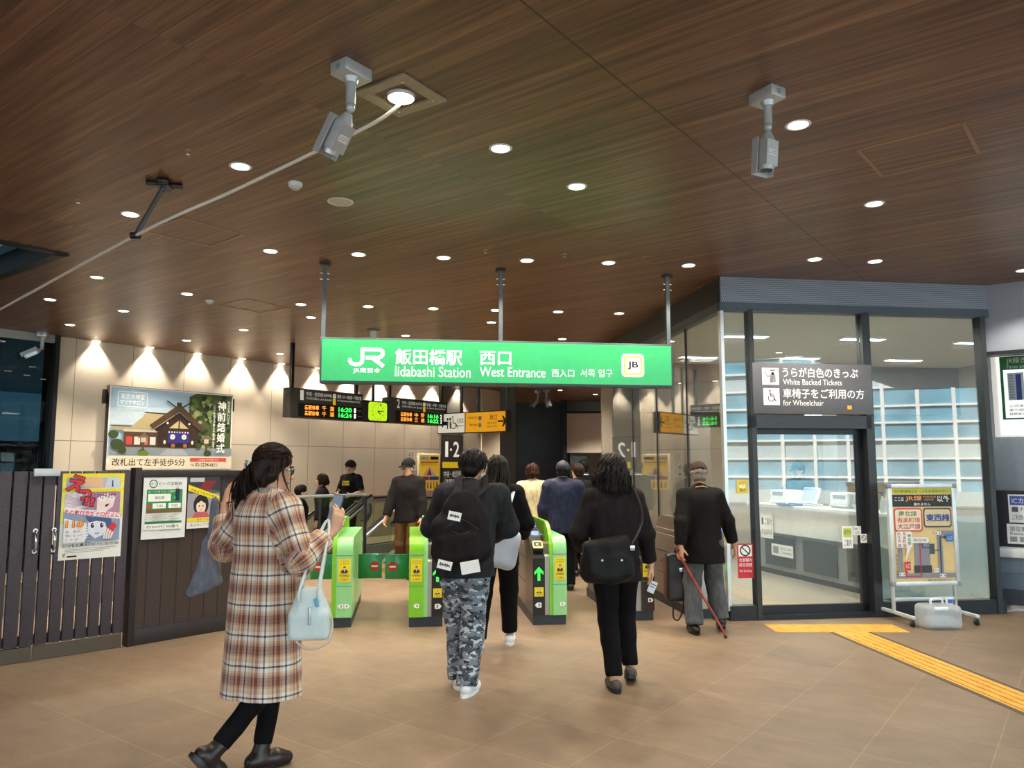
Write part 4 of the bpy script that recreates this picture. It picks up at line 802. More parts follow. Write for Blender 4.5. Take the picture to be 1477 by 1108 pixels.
# departure boards and clock in one line parallel to the long wall
HB = at_z(417, 494, CEIL); FB_ = Fr(Vector((HB.x, HB.y, 0)), D1)
AMB = INK('ff9a3c', 2.0); GRN = INK('3cff5a', 2.0); WLED = INK('fff0e8', 1.6); SOFTW = INK('e8e8e0', .35)
def board(x0, x1, yt0, yb0, num, rows, plat, label, dirs):
    u0, u1 = FB_.uv(x0, 590)[0], FB_.uv(x1, 590)[0]; v1, v0 = FB_.uv(x0, yt0)[1], FB_.uv(x0, yb0)[1]; w, h = u1 - u0, v1 - v0
    t = tag(bpy.data.objects.new('departure_board', None), label, 'departure board', 'departure boards'); COL.objects.link(t); t.matrix_basis = FB_.mat(u0, v0, 0.1)
    MB().box((0, 0, -.2), (w, h, -.004), .005).done('casing', M('board_casing', '45423c', 0.45), t)
    for fx in (.04, .93): MB().box((w * fx, h, -.13), (w * fx + .05, CEIL - v0, -.07)).done('hanger_rod', BLACKP, t)
    p = Print(); p.rect(.02, .02, w - .02, h - .02, INK('4a4842')); p.rect(w * .1, h * .04, w * .99, h * .5, INK('0a0606')); p.done('face', t); b_ = Print(); b_.z = .002; b_.rect(w * .56, h * .52, w * .6, h * .74, INK('e8c820', .4)); b_.rrect(w * .56, h * .76, w * .6, h * .9, .01, INK('f4f4e8', .4)); b_.done('line_stripe', t); q = Print(); q.z = .004
    q.text(num, w * .12, h * .60, w * .165, h * .94, SOFTW, .01); q.text('中央・総武線', w * .2, h * .76, w * .42, h * .9, SOFTW); q.text('[各駅停車]', w * .43, h * .76, w * .54, h * .88, SOFTW); q.text('Chūō-Sōbu Line (Local)', w * .2, h * .62, w * .54, h * .72, SOFTW);  q.text('JB', w * .567, h * .79, w * .593, h * .87, BLACKI)
    q.text(dirs[0], w * .62, h * .76, w * .97, h * .89, SOFTW); q.text(dirs[1], w * .62, h * .65, w * .95, h * .72, SOFTW)
    for k, (dest, tm) in enumerate(rows):
        z0, z1 = (h * .29, h * .45) if k == 0 else (h * .09, h * .25)
        q.text('各駅停車', w * .18, z0, w * .37, z1, AMB, .01); q.text(dest[0], w * .41, z0, w * .47, z1, AMB); q.text(dest[1], w * .52, z0, w * .58, z1, AMB); q.text(tm, w * .64, z0, w * .83, z1, GRN, .02); q.text(plat, w * .865, z0, w * .89, z1, WLED, .02); q.text('番線', w * .92, z0 + .03, w * .97, z1 - .03, INK('a8a49c', .3))
    q.done('lettering', t); return t
board(413, 518, 559, 602, '1', (('千葉', '16:20'), ('千葉', '16:24')), '1', 'hanging departure board for platform one with amber and green text', ('御茶ノ水・秋葉原・千葉方面', 'for Ochanomizu, Akihabara & Chiba'))
board(556, 640, 573, 610, '2', (('中野', '16:16'), ('三鷹', '16:22')), '2', 'hanging departure board for platform two, right of the green clock', ('新宿・中野・三鷹方面', 'for Shinjuku, Nakano & Mitaka'))
u0, u1 = FB_.uv(519, 590)[0], FB_.uv(555, 590)[0]; v1, v0 = FB_.uv(519, 577)[1], FB_.uv(519, 608)[1]; w, h = u1 - u0, v1 - v0
ck = tag(bpy.data.objects.new('hanging_clock', None), 'square lit lime green clock hanging between the two departure boards', 'clock'); COL.objects.link(ck); ck.matrix_basis = FB_.mat(u0, v0, .08)
MB().box((0, 0, -.16), (w, h, -.004), .005).done('casing', M('clock_casing', '2c2822', 0.45), ck); MB().box((w * .48, h, -.1), (w * .48 + .04, CEIL - v0, -.06)).done('hanger_rod', BLACKP, ck)
p = Print(); p.rrect(w * .22, h * .07, w * .97, h * .94, .05, INK('b4e020', 1.0)); cx, cy, rr_ = w * .595, h * .505, min(w * .3, h * .36)
for k in range(12): a = R(90 - 30 * (k + 1)); p.text(str(k + 1), cx + rr_ * math.cos(a) * 1.0 - .016, cy + rr_ * math.sin(a) - .018, cx + rr_ * math.cos(a) + .016, cy + rr_ * math.sin(a) + .018, BLACKI)
p.done('dial', ck); p = Print(); p.z = .008
for ang, ln, ww in ((R(90 - 127), .55, .022), (R(90 - 84), .85, .015)): p.line([(cx, cy), (cx + rr_ * ln * math.cos(ang), cy + rr_ * ln * math.sin(ang))], ww, BLACKI)
p.disc(cx, cy, .018, BLACKI); p.done('clock_hands', ck)
# toilet and exit sign across the hall
XO = at_y(671, 610, 15.2); FX = Fr(Vector((XO.x, XO.y, 0)), D2)
u0, um, u1 = FX.uv(632, 610)[0], FX.uv(671, 610)[0], FX.uv(729, 610)[0]; v0, v1 = FX.uv(690, 623)[1], FX.uv(690, 595)[1]; h = v1 - v0
xs = tag(bpy.data.objects.new('exit_direction_sign', None), 'hanging sign with a pale toilet half and an orange west exit half with arrow', 'sign'); COL.objects.link(xs); xs.matrix_basis = FX.mat(u0, v0, 0)
MB().box((-.02, -.02, -.15), (u1 - u0 + .02, h + .02, -.003), .004).done('casing', M('board_casing', '45423c', 0.45), xs)
p = Print(); w1 = um - u0; w2 = u1 - u0; p.rect(0, 0, w1 - .015, h, INK('efe6d4', .5)); p.done('toilet_face', xs); p = Print(); p.rect(w1 + .01, 0, w2, h, INK('eaa21e', .6)); p.done('exit_face', xs); p = Print(); p.z = .003; DB = INK('3a2a10')
p.poly([(.04, h * .5), (.14, h * .75), (.14, h * .6), (.24, h * .6), (.24, h * .4), (.14, h * .4), (.14, h * .25)], BLACKI)
for k, c in enumerate(('3a62b0', 'b03a3a')): p.disc(w1 * (.36 + .1 * k), h * .72, .03, INK(c)); p.poly([(w1 * (.33 + .1 * k), h * .6), (w1 * (.39 + .1 * k), h * .6), (w1 * (.38 + .1 * k), h * .2), (w1 * (.34 + .1 * k), h * .2)], INK(c))
cx_ = w1 * .58
p.arc(cx_, h * .38, h * .17, .018, BLACKI, 150, 400, 14); p.disc(cx_ - .02, h * .82, .02, BLACKI); p.line([(cx_ - .02, h * .72), (cx_ - .01, h * .5), (cx_ + .06, h * .5), (cx_ + .1, h * .25)], .018, BLACKI)
p.done('toilet_pictogram', xs); p = Print(); p.z = .003; p.text('化粧室', w1 * .7, h * .5, w1 * .95, h * .75, BLACKI); p.text('Restrooms', w1 * .7, h * .3, w1 * .95, h * .42, BLACKI)
p.done('toilet_lettering', xs); p = Print(); p.z = .003; p.text('東京地下鉄', w1 + .08, h * .66, w1 + .3, h * .8, DB); p.text('都営線', w1 + .12, h * .3, w1 + .3, h * .42, DB)
for z in (.7, .34): p.disc(w1 + .38, h * z, .045, INK('f8f0d8')); p.arc(w1 + .38, h * z, .03, .012, DB)
p.done('line_names', xs); p = Print(); p.z = .003; p.text('西口', w2 * .78, h * .58, w2 * .88, h * .84, DB, .01); p.text('West Exit', w2 * .74, h * .38, w2 * .88, h * .5, DB); p.text('西出口 서쪽', w2 * .74, h * .2, w2 * .88, h * .3, DB)
p.done('lettering', xs); p = Print(); p.z = .003; ax = w2 * .9; p.line([(ax, h * .5), (ax + .12, h * .5)], .035, DB); p.poly([(ax + .09, h * .78), (ax + .13, h * .78), (ax + .2, h * .5), (ax + .13, h * .22), (ax + .09, h * .22), (ax + .14, h * .5)], DB); p.done('arrow', xs)
for fx in (.3, .55, .97): MB().box((w2 * fx, h, -.11), (w2 * fx + .05, CEIL - v0, -.07)).done('hanger_rod', M('hanger_grey', '5d676c', 0.4, 0.4), xs)
# platform sign on the dark pillar, pictures on the long wall
FW = Fr(wpq(0, WQ), D1)
def onwall(name, label, cat, box, draw, d, frame=None, thick=.03, lit=0.0):
    u0, v0, u1, v1 = FW.box(*box); w, h = u1 - u0, v1 - v0
    t = tag(bpy.data.objects.new(name, None), label, cat); COL.objects.link(t); t.matrix_basis = FW.mat(u0, v0, d)
    if frame: MB().box((-.03, -.03, -thick), (w + .03, h + .03, -.002), .004).done('frame', frame, t)
    p = Print(); draw(p, w, h); p.done('print', t); return t
def drw(p, w, h):
    p.rect(0, 0, w, h, INK('5a564e')); p.text('1', w * .14, h * .72, w * .28, h * .93, WL, .01); p.disc(w * .42, h * .82, w * .045, WL); p.text('2', w * .54, h * .72, w * .84, h * .93, WL, .01); p.rect(0, h * .57, w, h * .65, INK('e8c820', .4)); p.rect(w * .88, h * .59, w * .97, h * .63, WHITEI); p.text('中央・総武線', w * .08, h * .44, w * .92, h * .53, SOFTW); p.text('（各駅停車）', w * .12, h * .33, w * .88, h * .42, SOFTW); p.text('Chūō-Sōbu Line', w * .1, h * .25, w * .9, h * .3, SOFTW)
onwall('platform_sign', 'tall dark pillar sign reading one and two above a yellow stripe', 'sign', (634.5, 630, 663.5, 735), drw, .075, DARKM, .012)
def drw(p, w, h):
    p.rect(0, 0, w, h, INK('f6c63a', .25)); p.rect(w * .05, h * .84, w * .5, h * .96, INK('f6ecd0')); p.text('お知らせ', w * .08, h * .87, w * .46, h * .94, BLACKI); p.rect(w * .55, h * .86, w * .95, h * .95, BLACKI); p.rect(w * .06, h * .76, w * .94, h * .81, INK('e08a20')); p.text('歩かず立ち止まろう', w * .08, h * .69, w * .92, h * .75, INK('8a3010'))
    p.poly([(w * .5, h * .68), (w * .85, h * .38), (w * .15, h * .38)], INK('f0e0d8')); p.poly([(w * .5, h * .62), (w * .62, h * .42), (w * .38, h * .42)], INK('b84a3a')); p.rect(w * .03, h * .28, w * .47, h * .38, INK('c83a30')); p.rect(w * .5, h * .28, w * .97, h * .38, INK('3468b0'))
    for k, c in enumerate(('d87a20', '4a8a50', 'c04a7a', '3a5a90', 'e0a020', '7a4a30')): p.poly([(w * (.08 + .15 * k), h * .04), (w * (.16 + .15 * k), h * .04), (w * (.14 + .15 * k), h * .24), (w * (.09 + .15 * k), h * .22)], INK(c)); p.disc(w * (.115 + .15 * k), h * .245, w * .03, INK('e8c8a8'))
onwall('escalator_poster', 'yellow poster with a pale triangle on a white stand before the long wall', 'poster', (602, 656, 631, 707), drw, .06, INK('e8e4da'))
def drw(p, w, h): p.rect(0, 0, w, h, INK('f0ead8')); p.vtext('エスカレーター', w * .12, h * .05, w * .45, h * .95, INK('4a3a28')); p.vtext('手すりにおつかまり', w * .55, h * .05, w * .88, h * .95, INK('4a3a28'))
onwall('vertical_notice', 'narrow white notice with vertical writing beside the yellow poster', 'notice', (587, 650, 597, 689), drw, .012)
FP = Fr(wpq(0, WQ + .033), D1); p = Print(); u0, v0, u1, v1 = FP.box(706, 655, 720, 676); k = (v1 - v0) / 22
cx_, cy_ = (u0 + u1) / 2, (v0 + v1) / 2; p.arc(cx_, cy_ - 3 * k, 6 * k, 1.6 * k, INK('3a3a38'), 150, 400, 16); p.disc(cx_ - 2 * k, cy_ + 9 * k, 2 * k, INK('3a3a38')); p.line([(cx_ - 2 * k, cy_ + 6 * k), (cx_ - k, cy_), (cx_ + 5 * k, cy_), (cx_ + 8 * k, cy_ - 8 * k)], 1.8 * k, INK('3a3a38'))
tag(p.done('wheelchair_mark', None, FP.mat(0, 0, .004)), 'dark wheelchair pictogram on the pale panel beside the lobby', 'pictogram')
# shrine advertisement hung before the long wall
FA = Fr(wpq(0, WQ + .12), D1)
u0, u1 = FA.uv(153, 610)[0], FA.uv(333, 610)[0]; v1 = (FA.uv(156, 554)[1] + FA.uv(333, 571)[1]) / 2; v0 = v1 - (FA.uv(153, 554)[1] - FA.uv(150, 678)[1]); w, h = u1 - u0, v1 - v0
ad = tag(bpy.data.objects.new('advertising_panel', None), 'framed landscape advertisement showing a shrine with purple curtain, above the brown fence', 'advertisement'); COL.objects.link(ad); ad.matrix_basis = FA.mat(u0, v0, .05)
MB().box((0, 0, -.1), (w, h, -.008), .004).done('frame', M('ad_frame_dark', '33261c', 0.4), ad)
for sx in (-.05, w + .01): MB().box((sx, h * .78, -.14), (sx + .04, h * .95, -.03), .008).done('clamp', BLACKP, ad)
p = Print(); LT = lambda c: INK(c, .22); X = lambda a: .03 + a * (w - .06); Y = lambda b: .03 + b * (h - .06)
def pp(pts, c): p.poly([(X(a), Y(b)) for a, b in pts], LT(c))
pp([(-.01, -.015), (1.01, -.015), (1.01, 1.015), (-.01, 1.015)], 'e8e8e4'); pp([(0, .16), (1, .16), (1, 1), (0, 1)], 'a9c3d4'); pp([(0, .55), (.6, .55), (.6, .8), (0, .75)], 'c3d3dc')
rnd = random.Random(3)
pp([(.62, .95), (.68, 1), (1, 1), (1, .17), (.66, .17), (.7, .4), (.62, .62)], '4c5a34')
for k in range(90): a, b = rnd.uniform(.64, .98), rnd.uniform(.2, .97); s_ = rnd.uniform(.012, .03); pp([(a + s_ * math.cos(t), b + s_ * 1.5 * math.sin(t)) for t in (0, 1, 2, 3, 4, 5)], rnd.choice(('3a4a28', '6a7a3c', '8c9a58', '2e3a22', 'b0b080')) if a < .85 else rnd.choice(('2e3a22', '3c4c2a', '243020')))
pp([(0, .17), (1, .17), (1, .27), (0, .27)], '8c9296'); pp([(.38, .17), (.62, .17), (.56, .28), (.46, .28)], 'a8acac')
pp([(.0, .48), (.02, .54), (.3, .54), (.3, .48)], 'b0a078'); pp([(.0, .52), (.3, .52), (.3, .535), (.0, .535)], '4c4438'); pp([(.15, .52), (.27, .70), (.5, .70), (.42, .5)], 'b8a67a'); pp([(.25, .70), (.5, .69), (.5, .71), (.25, .715)], '3c342c')
pp([(.09, .46), (.35, .46), (.35, .49), (.1, .49)], 'c8bca0'); pp([(.1, .27), (.4, .27), (.4, .46), (.1, .46)], '5a4030')
for k in range(4): pp([(.12 + .06 * k, .30), (.165 + .06 * k, .30), (.165 + .06 * k, .4), (.12 + .06 * k, .4)], ('c84a40', 'e8d8c8', 'd86a58', 'e8e0d0')[k])
pp([(.36, .27), (.70, .27), (.70, .52), (.53, .72), (.36, .52)], '3a2a20'); pp([(.29, .55), (.52, .83), (.54, .83), (.75, .53), (.72, .49), (.53, .74), (.32, .5)], '54402f'); pp([(.33, .5), (.53, .73), (.71, .49), (.70, .47), (.53, .69), (.35, .47)], '2a1e18'); pp([(.45, .52), (.53, .63), (.61, .52)], 'c8b088'); pp([(.525, .5), (.535, .5), (.535, .64), (.525, .64)], '3a2a20')
pp([(.505, .80), (.545, .80), (.545, .86), (.505, .86)], '3c342c')
for s_, a in ((1, .545), (-1, .505)): p.line([(X(a), Y(.79)), (X(a + s_ * .08), Y(.87))], .025, LT('3c342c'))
for a in (.435, .615): p.disc(X(a), Y(.585), .018, LT('f0ece0'))
pp([(.44, .33), (.62, .33), (.62, .47), (.44, .47)], '38307c')
for a in (.48, .575): p.disc(X(a), Y(.41), .045, LT('f0ece4')); p.disc(X(a), Y(.41), .02, LT('c8bc90'))
for k in range(8): pp([(.445 + .022 * k, .46), (.455 + .022 * k, .46), (.455 + .022 * k, .48), (.445 + .022 * k, .48)], 'e8e0d8')
pp([(.45, .27), (.61, .27), (.61, .33), (.45, .33)], '241a16')
for a in (.47, .57): pp([(a, .275), (a + .03, .275), (a + .03, .32), (a, .32)], 'b86a3a')
for a in (.415, .645): p.disc(X(a), Y(.34), .022, LT('e8e0cc'), ry=.035)
for a, s_ in ((.245, .9), (.765, 1.1)): pp([(a - .05 * s_, .385), (a + .06 * s_, .385), (a + .01, .45)], '7a6850'); pp([(a - .018, .33), (a + .022, .33), (a + .022, .39), (a - .018, .39)], 'c8c0a8'); pp([(a - .005, .2), (a + .01, .2), (a + .01, .33), (a - .005, .33)], '5c4c3c')
for a, b, r_ in ((.05, .3, .09), (.02, .42, .07), (.09, .23, .06), (.24, .2, .06), (.78, .2, .06), (.7, .3, .05)): p.disc(X(a), Y(b), r_ * 1.2, LT('3c4c2a'), ry=r_)
p.disc(X(.25), Y(.19), .1, LT('6a8030'), ry=.05)
pp([(0, 0), (1, 0), (1, .16), (0, .16)], 'e8d8bc'); WT = INK('f6f4ec', .3)
p.text('改札出て左手徒歩5分', X(.02), Y(.035), X(.59), Y(.13), BLACKI, .01); pp([(.63, .09), (.95, .09), (.95, .14), (.63, .14)], 'd8503c'); p.text('ご相談予約受付中', X(.7), Y(.1), X(.88), Y(.13), WHITEI); p.text('TEL', X(.635), Y(.03), X(.67), Y(.06), BLACKI); p.text('03-3234-6611', X(.675), Y(.025), X(.87), Y(.075), BLACKI, .012)
p.text('東京大神宮', X(.06), Y(.86), X(.24), Y(.93), WT); p.text('マツヤサロン', X(.055), Y(.79), X(.24), Y(.85), WT, .01); p.line([(X(.04), Y(.77)), (X(.26), Y(.77)), (X(.26), Y(.95)), (X(.04), Y(.95)), (X(.04), Y(.77))], .008, WT)
p.vtext('神前結婚式', X(.855), Y(.2), X(.93), Y(.92), WT, .015); p.vtext('日本の美しい伝統', X(.945), Y(.6), X(.965), Y(.92), WT); p.vtext('心に残る挙式を神宮で', X(.815), Y(.24), X(.835), Y(.86), WT)
p.done('picture', ad)
# red flower shop sign inside the shop glass
FR_ = Fr(wpq(0, WQ - .3), D1)
u0, v0, u1, v1 = FR_.box(-30, 636, 61, 678); p = Print(); w, h = u1 - u0, v1 - v0 + .12
rs = tag(bpy.data.objects.new('shop_sign', None), 'dark red flower shop sign standing behind the shop glass', 'sign'); COL.objects.link(rs); rs.matrix_basis = FR_.mat(u0, v0 - .12, 0)
MB().box((0, -1.2, -.06), (w, h, -.003)).done('board', M('shop_sign_red', '8a2034', 0.5, emit=.4), rs); SW = INK('f0d8d8', .8)
p.text('Aoyama', w * .4, h * .62, w * .82, h * .78, SW); p.text('Flower', w * .44, h * .42, w * .78, h * .58, SW); p.text('Market', w * .42, h * .2, w * .8, h * .37, SW); p.disc(w * .88, h * .28, .05, SW); p.disc(w * .88, h * .28, .02, INK('8a2034')); p.line([(w * .3, h * .88), (w * .42, h * .92), (w * .55, h * .86), (w * .62, h * .94), (w * .7, h * .86), (w * .82, h * .92), (w * .94, h * .88)], .02, SW); p.disc(w * .62, h * .93, .04, SW); p.done('lettering', rs)
# shapes glimpsed in the dark shop, faint teal glow put into their material
sh = thing('shop_shelf', 'pale teal display shelf inside the dark flower shop', 'shelf', wpq(PW0 - 1.2, WQ - 1.6), math.atan2(.8, .6)); SHM = M('shop_shelf_glow', '8fc0b8', 0.5, emit=.25)
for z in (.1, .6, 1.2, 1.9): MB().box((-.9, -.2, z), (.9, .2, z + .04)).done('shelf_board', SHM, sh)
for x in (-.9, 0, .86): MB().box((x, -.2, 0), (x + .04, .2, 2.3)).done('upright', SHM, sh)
# ------------------------------------------------------------------ slatted fence doors and panel at the left
F0 = at_z(0, 962); F1 = at_z(184, 933); F2 = at_z(312, 911)
FD1 = Fr(F0, F1 - F0); FP2 = Fr(F1, F2 - F1); FTOP = 1.545
def slat_door(u0, u1, hx, label, nslat):
    t = tag(bpy.data.objects.new('slatted_door', None), label, 'door', 'slatted doors'); COL.objects.link(t); t.matrix_basis = FD1.mat(u0, 0, 0); w = u1 - u0; gap = .016
    sw = (w - .008 - gap * (nslat - 1)) / nslat
    for k in range(nslat): MB().box((.004 + k * (sw + gap), .13, -.035), (.004 + k * (sw + gap) + sw, FTOP, 0), .003).done('slat', SLAT, t)
    MB().box((.004, .13, -.06), (w - .004, .21, -.036)).box((.004, FTOP - .12, -.06), (w - .004, FTOP - .03, -.036)).box((.004, .85, -.06), (w - .004, .93, -.036)).done('rail', SLAT, t)
    hu = hx - u0; hz = FD1.uv(75, 779)[1]
    MB().tube(bez([(hu, hz - .085, 0), (hu, hz - .06, .03), (hu, hz, .045), (hu, hz + .06, .03), (hu, hz + .085, 0)], 6), .011, 10).cyl((hu, hz - .085, .0), (hu, hz - .085, .008), .018).cyl((hu, hz + .085, .0), (hu, hz + .085, .008), .018).done('handle', CHROME, t, smooth=60)
    MB().box((0.0, 0.005, -.05), (w - .005, .12, -.02)).done('kick_plate', M('kick_steel', '6e665c', 0.25, 0.8), t); return t
um = FD1.uv(57, 800)[0]; uL = um - 1.0; u1_ = FD1.uv(184, 800)[0]
slat_door(uL, um - .006, FD1.uv(50, 779)[0], 'dark plum slatted door leaf at the left edge, without any poster', 9)
slat_door(um, u1_ - .004, FD1.uv(77, 779)[0], 'dark plum slatted door leaf carrying the yellow comic poster', 7)
a = FD1.box(48, 676, 86, 687); tp = tag(MB().box((0, 0, 0), (a[2] - a[0], a[3] - a[1], .03), .004).cyl(((a[2] - a[0]) * .9, (a[3] - a[1]) * .5, .03), ((a[2] - a[0]) * .9, (a[3] - a[1]) * .5, .034), .012).done('door_bolt_plate', M('bolt_plate', 'ccd0d2', 0.35, .3), None, FD1.mat(a[0], a[1], .002)), 'silver bolt plate across the top of both slatted door leaves', 'door hardware')
PLN = (F2 - F1).length + .28
pn = tag(bpy.data.objects.new('fence_panel', None), 'dark brown solid fence panel right of the slatted doors, with two posters', 'fence panel'); COL.objects.link(pn); pn.matrix_basis = FP2.mat(0, 0, 0)
MB().box((0.03, .13, -.05), (PLN, FTOP - .06, -.01)).done('board', BROWNP, pn); MB().box((-.015, 0, -.09), (.045, FTOP + .03, .02), .004).done('post', M('fence_post_dark', '2a2224', 0.5), pn); MB().box((PLN - .05, 0, -.09), (PLN, FTOP, .02), .004).done('post', M('fence_post_dark', '2a2224', 0.5), pn); MB().box((0.03, 0, -.08), (PLN, .14, .015), .004).done('bottom_rail', M('fence_post_dark', '2a2224', 0.5), pn); MB().box((0.03, FTOP - .06, -.08), (PLN, FTOP, .015), .004).done('top_rail', M('fence_post_dark', '2a2224', 0.5), pn)
b = MB()
for k in range(1, 8): b.box((PLN * k / 8 - .003, .14, -.012), (PLN * k / 8 + .003, FTOP - .06, -.0085))
b.done('groove', M('fence_groove', '1c1614', 0.7), pn)
for z in (.35, 1.25): MB().cyl((-.015, z, .03), (-.015, z + .08, .03), .012).done('hinge', DARKM, pn)
# posters on the fence
def poster(name, label, fr, cs, draw, d):
    q = [fr.uv(*c) for c in cs]; w = ((q[1][0] - q[0][0]) + (q[2][0] - q[3][0])) / 2; h = ((q[0][1] - q[3][1]) + (q[1][1] - q[2][1])) / 2
    p = Print(.0003); draw(p, w, h); b = MB().box((0, 0, -.003), (w, h, 0.0)); 
    o = tag(b.done(name, INK('f0efe8'), None, fr.mat((q[3][0] + q[0][0]) / 2, (q[3][1] + q[2][1]) / 2, d)), label, 'poster')
    # the sheet leans a little like the hung paper
    sk = ((q[0][0] - q[3][0])) / max(h, .01); o.matrix_basis = o.matrix_basis @ Matrix(((1, sk, 0, -sk * h / 2), (0, 1, 0, 0), (0, 0, 1, 0), (0, 0, 0, 1)))
    p.done('poster_print', o); return o
def manga(p, w, h):
    X = lambda a: a * w; Y = lambda b: b * h
    def pp(pts, c): p.poly([(X(a), Y(b)) for a, b in pts], INK(c))
    pp([(.0, .86), (1, .86), (1, 1), (0, 1)], 'f0e020'); pp([(0, .42), (.05, .42), (.05, .9), (0, .9)], 'f0ea70'); pp([(.95, .5), (1, .5), (1, .9), (.95, .9)], 'f0ea70'); pp([(0, .78), (1, .78), (1, .82), (0, .82)], 'f0e020')
    pp([(.06, .83), (.94, .83), (.94, .955), (.06, .955)], 'b8bccc'); pp([(.3, .84), (.66, .83), (.62, .95), (.36, .95)], 'e8b890'); pp([(.68, .83), (.93, .83), (.93, .95), (.72, .95)], 'c8d4e4'); pp([(.79, .84), (.82, .84), (.81, .92), (.795, .92)], '303848')
    for k in range(9): p.line([(X(.1 + .02 * k), Y(.955)), (X(.3), Y(.87))], .003, INK('7a7e90'))
    pp([(.06, .55), (.94, .50), (.94, .78), (.06, .78)], 'c9a3bc'); pp([(.06, .56), (.4, .6), (.3, .78), (.06, .78)], 'f2ecf0')
    for k in range(10): p.line([(X(.06), Y(.57 + .02 * k)), (X(.42), Y(.66))], .003, INK('a880a0'))
    pp([(.45, .78), (.94, .78), (.94, .51), (.6, .53), (.5, .6)], 'b486a4'); pp([(.56, .56), (.66, .52), (.82, .6), (.86, .72), (.72, .77), (.56, .71)], 'f4dcdc'); p.disc(X(.64), Y(.70), w * .06, WHITEI, ry=w * .05); p.disc(X(.8), Y(.71), w * .05, WHITEI, ry=w * .045)
    for a in (.645, .8): p.disc(X(a), Y(.705), w * .012, BLACKI)
    p.line([(X(.58), Y(.745)), (X(.69), Y(.735))], .006, INK('5a3048')); p.line([(X(.75), Y(.74)), (X(.86), Y(.75))], .006, INK('5a3048')); pp([(.69, .6), (.74, .61), (.76, .64), (.7, .63)], '5a2030')
    for k in range(8): p.line([(X(.5 + .05 * k), Y(.78)), (X(.52 + .045 * k), Y(.73 - .01 * (k % 3)))], .008, INK('9a6a8c'))
    pp([(.04, .55), (.96, .45), (.96, .52), (.04, .61)], 'f6f0f0'); p.text('その気付きがテロ防止に!', X(.04), Y(.495), X(.97), Y(.555), INK('d83a58'), .03, ang=-6)
    pp([(.05, .2), (.95, .2), (.95, .45), (.05, .54)], '8c9cc0'); pp([(.05, .2), (.38, .2), (.46, .3), (.4, .42), (.05, .48)], 'f0f0f4')
    for k in range(7): p.line([(X(.4), Y(.2 + .03 * k)), (X(.5), Y(.18 + .04 * k))], .004, INK('5a6a90'))
    pp([(.42, .46), (.44, .3), (.55, .23), (.68, .27), (.74, .4), (.66, .47)], 'dfe6f4'); pp([(.38, .5), (.44, .42), (.56, .44), (.7, .42), (.76, .3), (.84, .3), (.8, .46)], '4a5a88')
    for a in (.5, .65): p.disc(X(a), Y(.385), w * .045, WHITEI, ry=w * .055); p.disc(X(a), Y(.385), w * .03, INK('2a3458'), ry=w * .045); p.disc(X(a + .01), Y(.395), w * .01, WHITEI)
    p.line([(X(.55), Y(.29)), (X(.61), Y(.295))], .006, INK('3a4468')); pp([(.74, .34), (.84, .42), (.9, .37), (.82, .29)], 'e03038')
    for k in range(4): pp([(.68 + .035 * k, .22), (.71 + .035 * k, .22), (.74 + .04 * k, .36 - .02 * k), (.70 + .04 * k, .36 - .02 * k)], 'f0e8ea'); p.line([(X(.71 + .035 * k), Y(.22)), (X(.74 + .04 * k), Y(.36 - .02 * k))], .004, INK('a04858'))
    p.text('110', X(.07), Y(.37), X(.36), Y(.455), INK('c03a1c'), .05); p.text('110', X(.075), Y(.378), X(.35), Y(.45), INK('f4b020'), .02)
    for k, s_ in enumerate(('あ、あの…', '気になった', 'ことが…')): p.text(s_, X(.08), Y(.31 - .045 * k), X(.36), Y(.34 - .045 * k), INK('303848'))
    p.text('いつもと違う!', X(.05), Y(.145), X(.45), Y(.185), INK('28304a'), .02); p.text('と感じたら、迷わず110番', X(.47), Y(.15), X(.94), Y(.18), INK('28304a'))
    for k in range(3): p.line([(X(.08), Y(.12 - .018 * k)), (X(.9 - .1 * k), Y(.125 - .018 * k))], .004, INK('8a8e98'))
    p.rect(X(.12), Y(.03), X(.27), Y(.05), BLACKI); p.poly([(X(.04), Y(.075)), (X(.07), Y(.03)), (X(.1), Y(.075))], INK('b08a60'))
    for s_, x, y, z in (('え', .06, .78, .32), ('っ', .24, .69, .2), ('!!', .34, .62, .16)):
        p.text(s_, X(x) - .008, Y(y) - .008, X(x + z) + .008, Y(y + z * .62) + .008, INK('3a1418'), .06, ang=-12); p.text(s_, X(x), Y(y), X(x + z), Y(y + z * .62), INK('dc3040'), .03, ang=-12)
poster('comic_poster', 'large creased yellow comic style poster on the right slatted door leaf', FD1, ((91, 684), (181, 682), (172, 802), (83, 809)), manga, .006)
